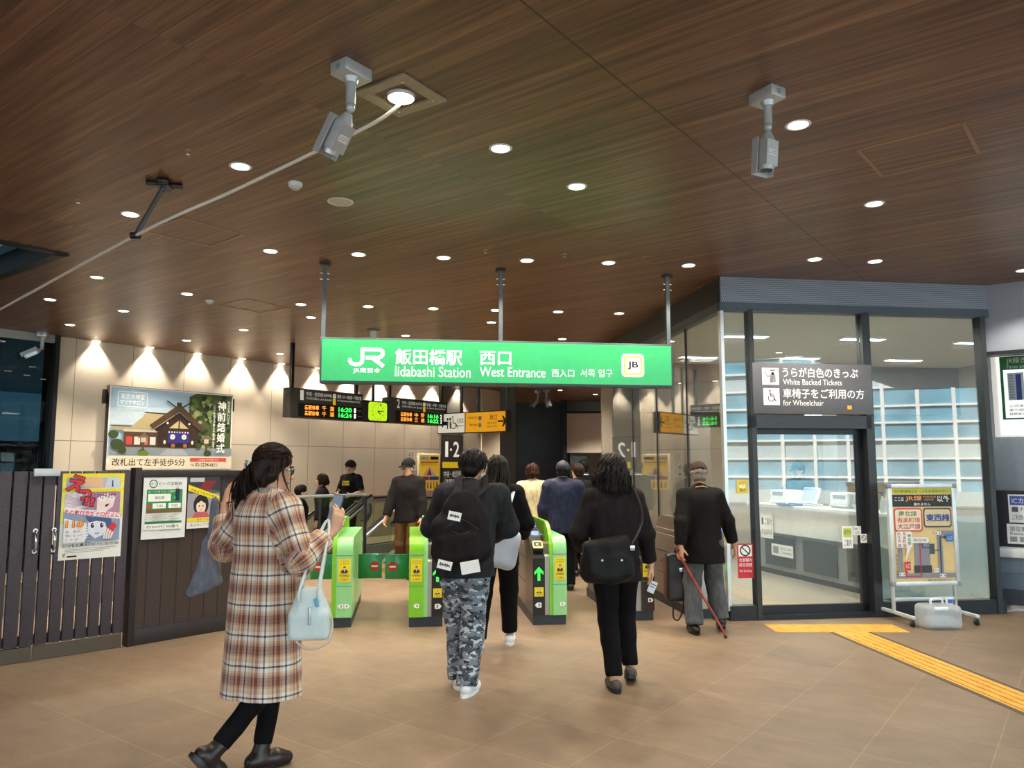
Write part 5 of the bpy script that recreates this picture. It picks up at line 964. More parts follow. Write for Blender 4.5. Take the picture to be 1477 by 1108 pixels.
def offpeak(p, w, h):
    X = lambda a: a * w; Y = lambda b: b * h
    p.rect(0, 0, w, h, INK('e4e8e6')); p.arc(X(.22), Y(.87), w * .085, .008, INK('3a3e3c')); p.text('オフ', X(.16), Y(.85), X(.28), Y(.89), BLACKI); p.text('ピーク定期券', X(.34), Y(.845), X(.88), Y(.9), BLACKI)
    p.rect(X(.08), Y(.41), X(.9), Y(.78), INK('2d8a50')); p.text('ピークタイム ご案内', X(.12), Y(.73), X(.74), Y(.765), WHITEI); p.rect(X(.11), Y(.59), X(.63), Y(.71), INK('f2f6f0')); p.text('飯田橋', X(.27), Y(.625), X(.48), Y(.675), BLACKI); p.disc(X(.14), Y(.51), w * .05, INK('d03a30')); p.rect(X(.22), Y(.48), X(.52), Y(.56), WHITEI); p.text('7:35', X(.3), Y(.5), X(.45), Y(.54), BLACKI); p.rect(X(.58), Y(.48), X(.87), Y(.56), WHITEI); p.text('9:05', X(.65), Y(.5), X(.8), Y(.54), BLACKI); p.rect(X(.08), Y(.41), X(.9), Y(.46), INK('7a5a30'))
    p.disc(X(.77), Y(.81), w * .03, INK('e8c8a8')); p.poly([(X(.73), Y(.6)), (X(.82), Y(.6)), (X(.83), Y(.79)), (X(.73), Y(.79))], INK('1c3048')); p.poly([(X(.68), Y(.62)), (X(.74), Y(.62)), (X(.74), Y(.66)), (X(.69), Y(.68))], INK('4aa868'))
    for k in range(4): p.text('ピーク時間帯以外にご利用で', X(.06), Y(.365 - .03 * k), X(.85 - .1 * (k % 2)), Y(.383 - .03 * k), BLACKI)
    p.rect(X(.06), Y(.24), X(.9), Y(.275), INK('2d7a48')); p.rect(X(.06), Y(.15), X(.48), Y(.235), INK('f4f6f2')); p.rect(X(.5), Y(.15), X(.9), Y(.235), INK('f4f6f2')); p.text('約15%OFF', X(.1), Y(.17), X(.46), Y(.215), BLACKI); p.text('5%還元', X(.55), Y(.17), X(.84), Y(.215), BLACKI); p.line([(X(.4), Y(.13)), (X(.88), Y(.135))], .004, INK('707470'))
poster('commuter_pass_poster', 'white poster with a green timetable block on the brown fence panel', FP2, ((208, 686), (270, 686), (266, 774), (202, 779)), offpeak, .012)
def face(p, w, h):
    X = lambda a: a * w; Y = lambda b: b * h
    p.rect(0, 0, w, h, INK('eceae6')); p.rect(0, Y(.62), w, h, INK('5a5c60')); p.poly([(0, Y(.8)), (w, Y(.7)), (w, h), (0, h)], INK('30343a')); p.rect(X(.05), Y(.88), X(.5), Y(.96), INK('b8bcc0')); p.poly([(X(.3), Y(.7)), (X(.7), Y(.72)), (X(.9), Y(.9)), (X(.5), Y(.9))], INK('7a2a2c'))
    p.rect(0, Y(.2), w, Y(.66), INK('a09aa4')); p.disc(X(.42), Y(.44), w * .24, INK('1a1618'), ry=h * .2); p.disc(X(.42), Y(.41), w * .15, INK('f0d4c0'), ry=h * .14); p.poly([(X(.27), Y(.46)), (X(.3), Y(.56)), (X(.54), Y(.56)), (X(.57), Y(.46)), (X(.42), Y(.52))], INK('1a1618'))
    for a in (.36, .48): p.disc(X(a), Y(.42), w * .018, BLACKI, ry=w * .025)
    p.line([(X(.39), Y(.345)), (X(.45), Y(.345))], .006, INK('b04a40')); p.poly([(X(.15), Y(.2)), (X(.25), Y(.31)), (X(.6), Y(.31)), (X(.72), Y(.2))], INK('c05a68')); p.poly([(0, Y(.83)), (0, Y(.72)), (w, Y(.5)), (w, Y(.6))], INK('f0dc20')); p.text('やめようながら歩き', X(.06), Y(.63), X(.92), Y(.69), BLACKI, .01, ang=-17); p.rect(0, Y(.13), w, Y(.2), INK('f0d820')); p.text('歩きスマホは', X(.3), Y(.145), X(.75), Y(.185), BLACKI); p.text('あぶないですよ', X(.1), Y(.04), X(.8), Y(.09), INK('606060'))
poster('manners_poster', 'small dark poster of a black haired girl behind the grey tote bag', FP2, ((272, 686), (318, 686), (313, 760), (268, 763)), face, .012)
# ------------------------------------------------------------------ metro map board on castors
BL, BR_ = at_z(1302, 906), at_z(1392, 905); 
FM = Fr(at_z(1300, 897), Vector((1, .12, 0))); u0, v0, u1, v1 = FM.box(1283, 698, 1381, 845); w, h = u1 - u0, v1 - v0
mb = tag(bpy.data.objects.new('map_board', None), 'rolling aluminium framed yellow map board in front of the ticket office glass', 'notice board'); COL.objects.link(mb); mb.matrix_basis = FM.mat(u0, 0, 0)
AL2 = M('board_aluminium', 'd4d8da', 0.35, .3)
MB().box((.02, v0 + .01, -.03), (w - .02, v1 - .01, -.004)).done('backing', M('board_backing', 'dcdcd8', 0.5), mb)
b = MB()
for q in (((0, v0, -.035), (.045, v1, .012)), ((w - .045, v0, -.035), (w, v1, .012)), ((0, v0, -.035), (w, v0 + .045, .012)), ((0, v1 - .045, -.035), (w, v1, .012))): b.box(*q, .006)
b.done('frame', AL2, mb)
for x in (0, w - .03):
    for z in (v0, v1 - .04): MB().box((x - .008, z - .004, -.04), (x + .038, z + .044, .016), .004).done('corner_cap', M('corner_cap_grey', '8e9496', 0.5), mb)
for x in (.02, w - .05):
    MB().box((x, .1, -.06), (x + .03, v0 + .5, -.03), .004).done('upright', AL2, mb); MB().box((x - .005, .075, -.30), (x + .035, .105, .28), .004).done('foot', AL2, mb)
    for z in (-.27, .25):
        cs = MB().cyl((x + .015, .078, z), (x + .015, .055, z), .01).box((x - .002, .03, z - .014), (x + .032, .058, z + .014), .004).done('castor', M('castor_grey', '585c60', 0.5), mb); MB().cyl((x + .004, .03, z), (x + .026, .03, z), .03).done('castor_wheel', BLACKP, cs)
MB().box((.04, .2, -.055), (w - .04, .235, -.035), .004).done('cross_bar', AL2, mb)
p = Print(); X = lambda a: .045 + a * (w - .09); Y = lambda b: v0 + .045 + b * (h - .09); p.z = -.003
def pp(pts, c, *a): p.poly([(X(i), Y(j)) for i, j in pts], INK(c))
def pt(s_, x0, y0, x1, y1, c, b=.012): p.text(s_, X(x0), Y(y0), X(x1), Y(y1), INK(c), b)
pp([(0, 0), (1, 0), (1, 1), (0, 1)], 'e6c98c'); pp([(0, .94), (1, .94), (1, 1), (0, 1)], 'd8d448'); pt('他の鉄道線ときっぷをお求めの方へ', .04, .95, .96, .985, '4a5a20', 0); pp([(0, .80), (1, .80), (1, .93), (0, .93)], '2b2a2c'); pt('ここは', .05, .86, .2, .905, 'f4f4f0'); pt('JR線', .23, .855, .5, .92, 'f0a050'); pt('中央線 総武線', .52, .895, .74, .915, 'f0a050', 0); pt('各駅停車', .54, .865, .7, .885, 'f0a050', 0); pt('以外', .76, .85, .96, .92, 'f4f4f0'); pt('乗れません', .36, .81, .64, .84, 'f4f4f0')
p.rrect(X(.02), Y(.53), X(.49), Y(.785), .03, INK('d84a40')); p.rrect(X(.04), Y(.545), X(.47), Y(.77), .025, INK('f6dcc0')); p.rrect(X(.51), Y(.575), X(.98), Y(.785), .03, INK('4c4a52')); p.rrect(X(.53), Y(.59), X(.96), Y(.77), .025, INK('dcc8a0'))
pt('南北線', .1, .7, .4, .755, '2f8a5a'); pt('有楽町線', .07, .63, .45, .685, 'c86a3a'); pt('大江戸線', .07, .56, .45, .615, 'a0386c'); pt('東西線', .55, .64, .95, .72, '2c4c9c', .03)
for q in (((.05, .06), (.13, .06), (.13, .36), (.05, .36)), ((.33, .10), (.58, .10), (.58, .42), (.33, .42)), ((.72, .06), (.8, .06), (.8, .54), (.72, .54)), ((.72, .49), (1, .49), (1, .54), (.72, .54)), ((.02, .035), (1, .035), (1, .085), (.02, .085))): pp(q, '8c8c94')
pp([(.31, .09), (.6, .09), (.6, .17), (.31, .17)], '3a3a3e'); p.line([(X(.42), Y(.42)), (X(.42), Y(.055)), (X(.17), Y(.055)), (X(.17), Y(.1))], .012, INK('d02c40')); p.poly([(X(.14), Y(.09)), (X(.2), Y(.09)), (X(.17), Y(.13))], INK('d02c40')); pp([(.15, .12), (.25, .12), (.25, .21), (.15, .21)], 'd83a34'); pt('入口', .16, .14, .24, .19, 'f4f4f0', 0)
p.line([(X(.76), Y(.1)), (X(.76), Y(.47)), (X(.84), Y(.47))], .012, INK('3a3a40')); p.poly([(X(.83), Y(.49)), (X(.83), Y(.45)), (X(.88), Y(.47))], INK('3a3a40')); p.line([(X(.46), Y(.4)), (X(.46), Y(.36)), (X(.62), Y(.36)), (X(.62), Y(.33)), (X(.76), Y(.33))], .012, INK('3a5098')); pp([(.58, .29), (.66, .29), (.66, .4), (.58, .4)], '4a5254'); pp([(.86, .42), (.98, .42), (.98, .5), (.86, .5)], '2f78c8'); pt('入口', .88, .44, .96, .48, 'f4f4f0', 0)
p.rrect(X(.27), Y(.41), X(.57), Y(.47), .015, INK('f0ece4')); pt('現在地', .31, .425, .53, .455, '808080', .01); p.rrect(X(.03), Y(.36), X(.29), Y(.535), .02, INK('f2eee8')); p.poly([(X(.2), Y(.37)), (X(.27), Y(.37)), (X(.17), Y(.23))], INK('f2eee8')); p.vtext('大江戸線', X(.05), Y(.365), X(.105), Y(.53), INK('a0508c'), .01); p.vtext('有楽町線', X(.135), Y(.365), X(.19), Y(.53), INK('c8703a'), .01); p.vtext('南北線', X(.215), Y(.39), X(.27), Y(.51), INK('2f8a5a'), .01); p.vtext('神楽坂方面', X(.0), Y(.08), X(.03), Y(.3), INK('5a4a30'))
for a, b in ((.72, .515), (.09, .08), (.76, .06)): pp([(a - .05, b - .018), (a + .05, b - .018), (a + .05, b + .018), (a - .05, b + .018)], 'f0f0ec'); p.disc(X(a - .03), Y(b), .008, INK('303030')); p.disc(X(a + .03), Y(b), .008, INK('c03030'))
pp([(.62, .1), (.7, .1), (.7, .14), (.62, .14)], 'f0f0ec'); pt('出口', .63, .11, .69, .13, '202020', 0); pt('徒歩約5分', .5, .005, .9, .025, '6a5a40', 0)
p.done('map_print', mb)
# water container with tap
wc = at_z(1356, 906); wt = thing('water_container', 'translucent folding water container standing under the map board', 'water container', wc, R(5)); TRL = glass_mat('translucent_plastic', (.80, .84, .86, 1), 2.2, .35); WT2 = M('cloudy_plastic', 'dfe6ea', 0.3, alpha=.42)
MB().box((-.19, -.1, 0), (.19, .14, .23), .05, seg=4).done('tank', WT2, wt, smooth=60); MB().box((-.12, -.06, .015), (.14, .1, .11), .03, seg=3).done('folded_bag', M('silvery_bag', 'c8d4dc', 0.2, alpha=.7), wt, smooth=60)
MB().tube(bez([(-.07, .02, .225), (-.07, .02, .265), (-.03, .02, .275), (.03, .02, .275), (.05, .02, .265), (.05, .02, .225)], 5), .012).done('handle', WHITEP, wt, smooth=60); MB().box((.09, 0, .22), (.15, .03, .285), .004).done('label_tab', M('tab_white', 'e8eef4', 0.4), wt); p = Print(); p.rect(0, 0, .05, .04, INK('3a62b8')); p.done('label_print', wt, Matrix.Translation((.095, -.001, .235)) @ GFRONT); MB().cyl((.02, -.1, .2), (-.12, -.1, .2), .02).done('spout', WHITEP, wt)
# ------------------------------------------------------------------ escalators and glass rail
def esc(qa, qb, label):
    t = tag(bpy.data.objects.new('escalator', None), label, 'escalator', 'escalators'); COL.objects.link(t); t.matrix_basis = ROTF.copy()
    pb = 9.55; S = .577; pe = 3.2; prof = lambda p, dz: (p, (min(0, (p - pb)) * S) + dz)
    st_ = []
    for k in range(14): st_.append((pb - k * .4 - .1, -(k + 1) * .231 + .12))
    for k, (p_, z) in enumerate(st_): MB().box((qa + .13, p_ - .4, z - .3), (qb - .13, p_, z - .115), .004).done('step', M('step_metal', '6a6c6e', 0.4, .6, scale=60, stretch=(1, 12, 1)), t)
    MB().box((qa + .1, pb - .1, -.15), (qb - .1, 10.3, -.002)).done('landing_plate', STEEL, t)
    for q in (qa, qb):
        pts = [(pe, (pe - pb) * S - .35), (pe, (pe - pb) * S + .82), (pb - .3, -.3 * S + .85), (pb + .05, .93), (pb + .35, .97), (pb + 1.0, .97), (pb + 1.12, .9), (pb + 1.15, .72), (pb + 1.1, .58), (pb + .95, .5), (pb + .95, 0), (pb, -.02)]
        PQ = Matrix(((0, 0, 1, 0), (1, 0, 0, 0), (0, 1, 0, 0), (0, 0, 0, 1))); MB().prism(pts, q - .012, q + .012, PQ).done('balustrade', GLASSB, t)
        path = [(q, pe - .1, (pe - .1 - pb) * S + .85), (q, pb - .3, -.3 * S + .87), (q, pb + .05, .955), (q, pb + .35, .995), (q, pb + 1.0, .995), (q, pb + 1.14, .92), (q, pb + 1.18, .74), (q, pb + 1.12, .58), (q, pb + .97, .5)]
        MB().tube(bez(path, 6), .038, 10, flat=.6).done('handrail', BLACKP, t, smooth=60); MB().tube(bez([(a, b, c - .045) for a, b, c in path], 6), .05, 8, flat=.8).done('handrail_guide', STEEL, t, smooth=60)
        MB().prism([(pe, (pe - pb) * S - .42), (pe, (pe - pb) * S - .12), (pb, .14), (pb + 1.0, .16), (pb + 1.0, 0), (pb, -.2)], q - .05, q + .05, PQ).done('skirt', M('escalator_skirt', '8e8e86', 0.35, .6), t)
esc(-11.6, -10.75, 'escalator nearest the long wall, with a rider in a black t-shirt'); esc(-10.55, -9.7, 'escalator beside the glass rail, ending near the capped man')
G0 = at_y(392, 716, 10.7); G1 = at_y(527, 713, 11.5); FGR = Fr(Vector((G0.x, G0.y, 0)), Vector((G1.x - G0.x, G1.y - G0.y, 0))); gl = Vector((G1.x - G0.x, G1.y - G0.y, 0)).length; gz = G1.z
gr = tag(bpy.data.objects.new('glass_railing', None), 'glass railing with a steel top rail in front of the escalators', 'railing'); COL.objects.link(gr); gr.matrix_basis = FGR.mat(0, 0, 0)
MB().box((-.8, .1, -.006), (gl / 2 - .01, gz - .02, .006)).box((gl / 2 + .01, .1, -.006), (gl, gz - .02, .006)).done('glass_pane', GLASSB, gr); MB().box((-.8, gz - .03, -.025), (gl + .02, gz + .01, .025), .006).done('top_rail', STEEL, gr); MB().box((gl - .015, 0, -.02), (gl + .02, gz, .02)).done('post', DARKM, gr); MB().box((gl / 2 - .01, 0, -.02), (gl / 2 + .01, gz - .02, .02)).done('post', DARKM, gr); MB().box((-.8, 0, -.03), (gl + .02, .1, .03)).done('base_channel', STEEL, gr)
# ------------------------------------------------------------------ people: bodies and clothes grown from smooth volumes
_rt = np.random.RandomState(5).rand(32, 32, 32).astype(np.float32)
def vnoise(x, y, z):
    xi, yi, zi = np.floor(x).astype(int), np.floor(y).astype(int), np.floor(z).astype(int)
    fx, fy, fz = x - xi, y - yi, z - zi; fx, fy, fz = [k * k * (3 - 2 * k) for k in (fx, fy, fz)]
    g = lambda a, b, c: _rt[(xi + a) & 31, (yi + b) & 31, (zi + c) & 31]
    l = lambda a, b, t: a + (b - a) * t
    return l(l(l(g(0, 0, 0), g(1, 0, 0), fx), l(g(0, 1, 0), g(1, 1, 0), fx), fy), l(l(g(0, 0, 1), g(1, 0, 1), fx), l(g(0, 1, 1), g(1, 1, 1), fx), fy), fz) * 2 - 1
class Field:
    def __init__(s, lo, hi, h):
        s.lo = np.array(lo, float); s.h = h; s.n = np.ceil((np.array(hi, float) - s.lo) / h).astype(int) + 1
        s.f = np.full(s.n, 0.2, np.float32); s.ax = [s.lo[i] + np.arange(s.n[i]) * h for i in range(3)]
    def _sub(s, lo, hi):
        i0 = np.clip(np.floor((np.array(lo) - s.lo) / s.h).astype(int), 0, s.n); i1 = np.clip(np.ceil((np.array(hi) - s.lo) / s.h).astype(int) + 1, 0, s.n)
        sl = tuple(slice(a, b) for a, b in zip(i0, i1))
        return sl, s.ax[0][sl[0]][:, None, None], s.ax[1][sl[1]][None, :, None], s.ax[2][sl[2]][None, None, :]
    def _put(s, sl, d, k, op):
        o = s.f[sl]
        if o.size == 0: return
        d = d.astype(np.float32)
        if op == 'add':
            if k > 0: hh = np.clip(0.5 + 0.5 * (o - d) / k, 0, 1); s.f[sl] = o * (1 - hh) + d * hh - k * hh * (1 - hh)
            else: s.f[sl] = np.minimum(o, d)
        else:
            if k > 0: hh = np.clip(0.5 - 0.5 * (o + d) / k, 0, 1); s.f[sl] = o * (1 - hh) - d * hh + k * hh * (1 - hh)
            else: s.f[sl] = np.maximum(o, -d)
    def cone(s, a, b, ra, rb, k=.02, fl=None, op='add'):
        a, b = np.array(a, float), np.array(b, float); m = max(ra, rb) * (max(fl) if fl else 1) + k + s.h * 3
        sl, X, Y, Z = s._sub(np.minimum(a, b) - m, np.maximum(a, b) + m); ba = b - a; L = max(1e-9, ba @ ba)
        t = np.clip(((X - a[0]) * ba[0] + (Y - a[1]) * ba[1] + (Z - a[2]) * ba[2]) / L, 0, 1)
        vx, vy, vz = X - a[0] - t * ba[0], Y - a[1] - t * ba[1], Z - a[2] - t * ba[2]
        if fl: vx, vy, vz = vx / fl[0], vy / fl[1], vz / fl[2]
        d = (np.sqrt(vx * vx + vy * vy + vz * vz) - (ra + t * (rb - ra))) * (min(fl) if fl else 1); s._put(sl, d, k, op); return s
    def path(s, pts, rs, k=.02, fl=None, op='add'):
        for i in range(len(pts) - 1): s.cone(pts[i], pts[i + 1], rs[i], rs[i + 1], k, fl, op)
        return s
    def ell(s, c, r, k=.02, Rm=None, op='add'):
        c, r = np.array(c, float), np.array(r, float); m = r.max() + k + s.h * 3; sl, X, Y, Z = s._sub(c - m, c + m)
        x, y, z = X - c[0], Y - c[1], Z - c[2]
        if Rm is not None:
            q = np.array(Rm)[:3, :3]; x, y, z = q[0, 0] * x + q[1, 0] * y + q[2, 0] * z, q[0, 1] * x + q[1, 1] * y + q[2, 1] * z, q[0, 2] * x + q[1, 2] * y + q[2, 2] * z
        kk = np.sqrt((x / r[0]) ** 2 + (y / r[1]) ** 2 + (z / r[2]) ** 2); k2 = np.sqrt((x / r[0] ** 2) ** 2 + (y / r[1] ** 2) ** 2 + (z / r[2] ** 2) ** 2)
        s._put(sl, kk * (kk - 1) / np.maximum(k2, 1e-6), k, op); return s
    def rbox(s, c, hd, r, k=.01, Rm=None, op='add'):
        c, hd = np.array(c, float), np.array(hd, float); m = np.linalg.norm(hd) + k + s.h * 3; sl, X, Y, Z = s._sub(c - m, c + m); x, y, z = X - c[0], Y - c[1], Z - c[2]
        if Rm is not None:
            q = np.array(Rm)[:3, :3]; x, y, z = q[0, 0] * x + q[1, 0] * y + q[2, 0] * z, q[0, 1] * x + q[1, 1] * y + q[2, 1] * z, q[0, 2] * x + q[1, 2] * y + q[2, 2] * z
        qx, qy, qz = np.abs(x) - hd[0] + r, np.abs(y) - hd[1] + r, np.abs(z) - hd[2] + r
        d = np.sqrt(np.maximum(qx, 0) ** 2 + np.maximum(qy, 0) ** 2 + np.maximum(qz, 0) ** 2) + np.minimum(np.maximum(qx, np.maximum(qy, qz)), 0) - r; s._put(sl, d, k, op); return s
    def cut(s, p0, n, near=None):
        p0, n = np.array(p0, float), np.array(n, float); n /= np.linalg.norm(n)
        lo, hi = near if near else (s.lo, s.lo + s.n * s.h); sl, X, Y, Z = s._sub(lo, hi)
        d = (X - p0[0]) * n[0] + (Y - p0[1]) * n[1] + (Z - p0[2]) * n[2]; s.f[sl] = np.maximum(s.f[sl], d.astype(np.float32)); return s
    def cutcap(s, p0, n, r=.085, ln=.14):
        """trim a sleeve or leg end square, only near its own axis"""
        p0, n = np.array(p0, float), np.array(n, float); n /= np.linalg.norm(n); sl, X, Y, Z = s._sub(p0 - ln, p0 + ln); x, y, z = X - p0[0], Y - p0[1], Z - p0[2]; t = x * n[0] + y * n[1] + z * n[2]
        rr = np.sqrt((x - t * n[0]) ** 2 + (y - t * n[1]) ** 2 + (z - t * n[2]) ** 2); m = (rr < r) & (t > -.02); s.f[sl] = np.where(m, np.maximum(s.f[sl], t), s.f[sl]).astype(np.float32); return s
    def fold(s, amp, fr, seed=0, band=.04):
        i = np.nonzero(np.abs(s.f) < band); x, y, z = [s.ax[k][i[k]] for k in range(3)]
        s.f[i] += (amp * vnoise(x * fr[0] + seed * 3.1, y * fr[1] + seed * 1.7, z * fr[2] + seed * 2.3)).astype(np.float32); return s
    def mesh(s, smooth=1):
        f = s.f; f[0], f[-1], f[:, 0], f[:, -1], f[:, :, 0], f[:, :, -1] = (np.maximum(q, .001) for q in (f[0], f[-1], f[:, 0], f[:, -1], f[:, :, 0], f[:, :, -1]))
        sg = f < 0; c = [sg[a:f.shape[0] - 1 + a, b:f.shape[1] - 1 + b, d:f.shape[2] - 1 + d] for a in (0, 1) for b in (0, 1) for d in (0, 1)]
        al = c[0].copy(); an = c[0].copy()
        for q in c[1:]: al &= q; an |= q
        cells = np.argwhere(an & ~al); ids = np.full(al.shape, -1, np.int64); ids[tuple(cells.T)] = np.arange(len(cells))
        pos = np.zeros((len(cells), 3)); cnt = np.zeros(len(cells)); cv = {}
        for a in (0, 1):
            for b in (0, 1):
                for d in (0, 1): cv[a, b, d] = f[cells[:, 0] + a, cells[:, 1] + b, cells[:, 2] + d]
        for k in range(3):
            for u in (0, 1):
                for v in (0, 1):
                    A = [u, v]; A.insert(k, 0); B = [u, v]; B.insert(k, 1); fa, fb = cv[tuple(A)], cv[tuple(B)]; mk = (fa < 0) != (fb < 0)
                    t = np.where(mk, fa / np.where(mk, fa - fb, 1), 0); P = np.tile(np.array(A, float), (len(cells), 1)); P[:, k] = t; pos[mk] += P[mk]; cnt += mk
        V = s.lo + (cells + pos / np.maximum(cnt, 1)[:, None]) * s.h; faces = []
        for k in range(3):
            sa = [slice(None)] * 3; sb = [slice(None)] * 3; sa[k] = slice(0, -1); sb[k] = slice(1, None); A, B = sg[tuple(sa)], sg[tuple(sb)]
            e = np.argwhere(A != B); i, j = [q for q in range(3) if q != k]; e = e[(e[:, i] > 0) & (e[:, j] > 0) & (e[:, i] < f.shape[i] - 1) & (e[:, j] < f.shape[j] - 1)]
            ins = A[tuple(e.T)]
            def at(di, dj): q = e.copy(); q[:, i] -= di; q[:, j] -= dj; return ids[tuple(q.T)]
            Q = np.stack([at(0, 0), at(1, 0), at(1, 1), at(0, 1)], 1); fl = ins if k != 1 else ~ins; Q[fl] = Q[fl][:, ::-1]; faces.append(Q)
        Q = np.concatenate(faces)
        if smooth and len(V):
            E = np.concatenate([Q[:, [0, 1]], Q[:, [1, 2]], Q[:, [2, 3]], Q[:, [3, 0]]])
            for _ in range(smooth):
                S = np.zeros_like(V); N = np.zeros(len(V))
                for k in range(3): S[:, k] = np.bincount(E[:, 0], V[E[:, 1], k], len(V)) + np.bincount(E[:, 1], V[E[:, 0], k], len(V))
                N = np.bincount(E[:, 0], minlength=len(V)) + np.bincount(E[:, 1], minlength=len(V)); V = V * .4 + .6 * S / np.maximum(N, 1)[:, None]
        return V, Q
def np_mesh(name, V, Q, mat, parent, pat=None):
    me = bpy.data.meshes.new(name); me.vertices.add(len(V)); me.vertices.foreach_set('co', V.astype(np.float32).ravel()); me.loops.add(Q.size); me.loops.foreach_set('vertex_index', Q[:, ::-1].astype(np.int32).ravel())
    me.polygons.add(len(Q)); me.polygons.foreach_set('loop_start', np.arange(0, Q.size, 4, dtype=np.int32)); me.update(calc_edges=True)
    if pat is not None: at = me.attributes.new('pat', 'FLOAT_VECTOR', 'POINT'); at.data.foreach_set('vector', pat.astype(np.float32).ravel())
    o = link(name, me, mat, parent); me.shade_smooth(); return o
def grow(F, name, mat, parent, smooth=1, pat=None):
    V, Q = F.mesh(smooth); return np_mesh(name, V, Q, mat, parent, pat(V) if pat else None)
A3 = lambda *v: np.array(v, float)
def nrm(v): return v / max(1e-9, np.linalg.norm(v))
def ik(a, c, l1, l2, pole):
    a, c = np.array(a, float), np.array(c, float); d = c - a; L = np.linalg.norm(d); Lm = (l1 + l2) * .995
    if L > Lm: c = a + d / L * Lm; d = c - a; L = Lm
    x = (l1 * l1 - l2 * l2 + L * L) / (2 * L); h = math.sqrt(max(0, l1 * l1 - x * x)); u = d / L; p = np.array(pole, float); p = nrm(p - u * (p @ u)); return a + u * x + p * h, c
def rotz(a): c, s = math.cos(a), math.sin(a); return np.array([[c, -s, 0], [s, c, 0], [0, 0, 1]])
def rotx(a): c, s = math.cos(a), math.sin(a); return np.array([[1, 0, 0], [0, c, -s], [0, s, c]])
def roty(a): c, s = math.cos(a), math.sin(a); return np.array([[c, 0, s], [0, 1, 0], [-s, 0, c]])
SKIN = M('skin', 'd9a888', 0.5, var=.04, sss=.08); SKINO = M('skin_older', 'cf9c7c', 0.55, var=.06, sss=.06); EYEW = M('eye_white', 'e8e4de', 0.3); IRIS = M('iris_dark', '1c120c', 0.25); LIPS = M('lips', 'a85c50', 0.5)
HAIRB = hair_mat('black_hair', '0a0808', '241a16'); HAIRD = hair_mat('dark_brown_hair', '120a08', '3a2218'); HAIRA = hair_mat('auburn_hair', '1c0a07', '42190f'); HAIRG = hair_mat('grey_hair', '6a6058', 'aca094')
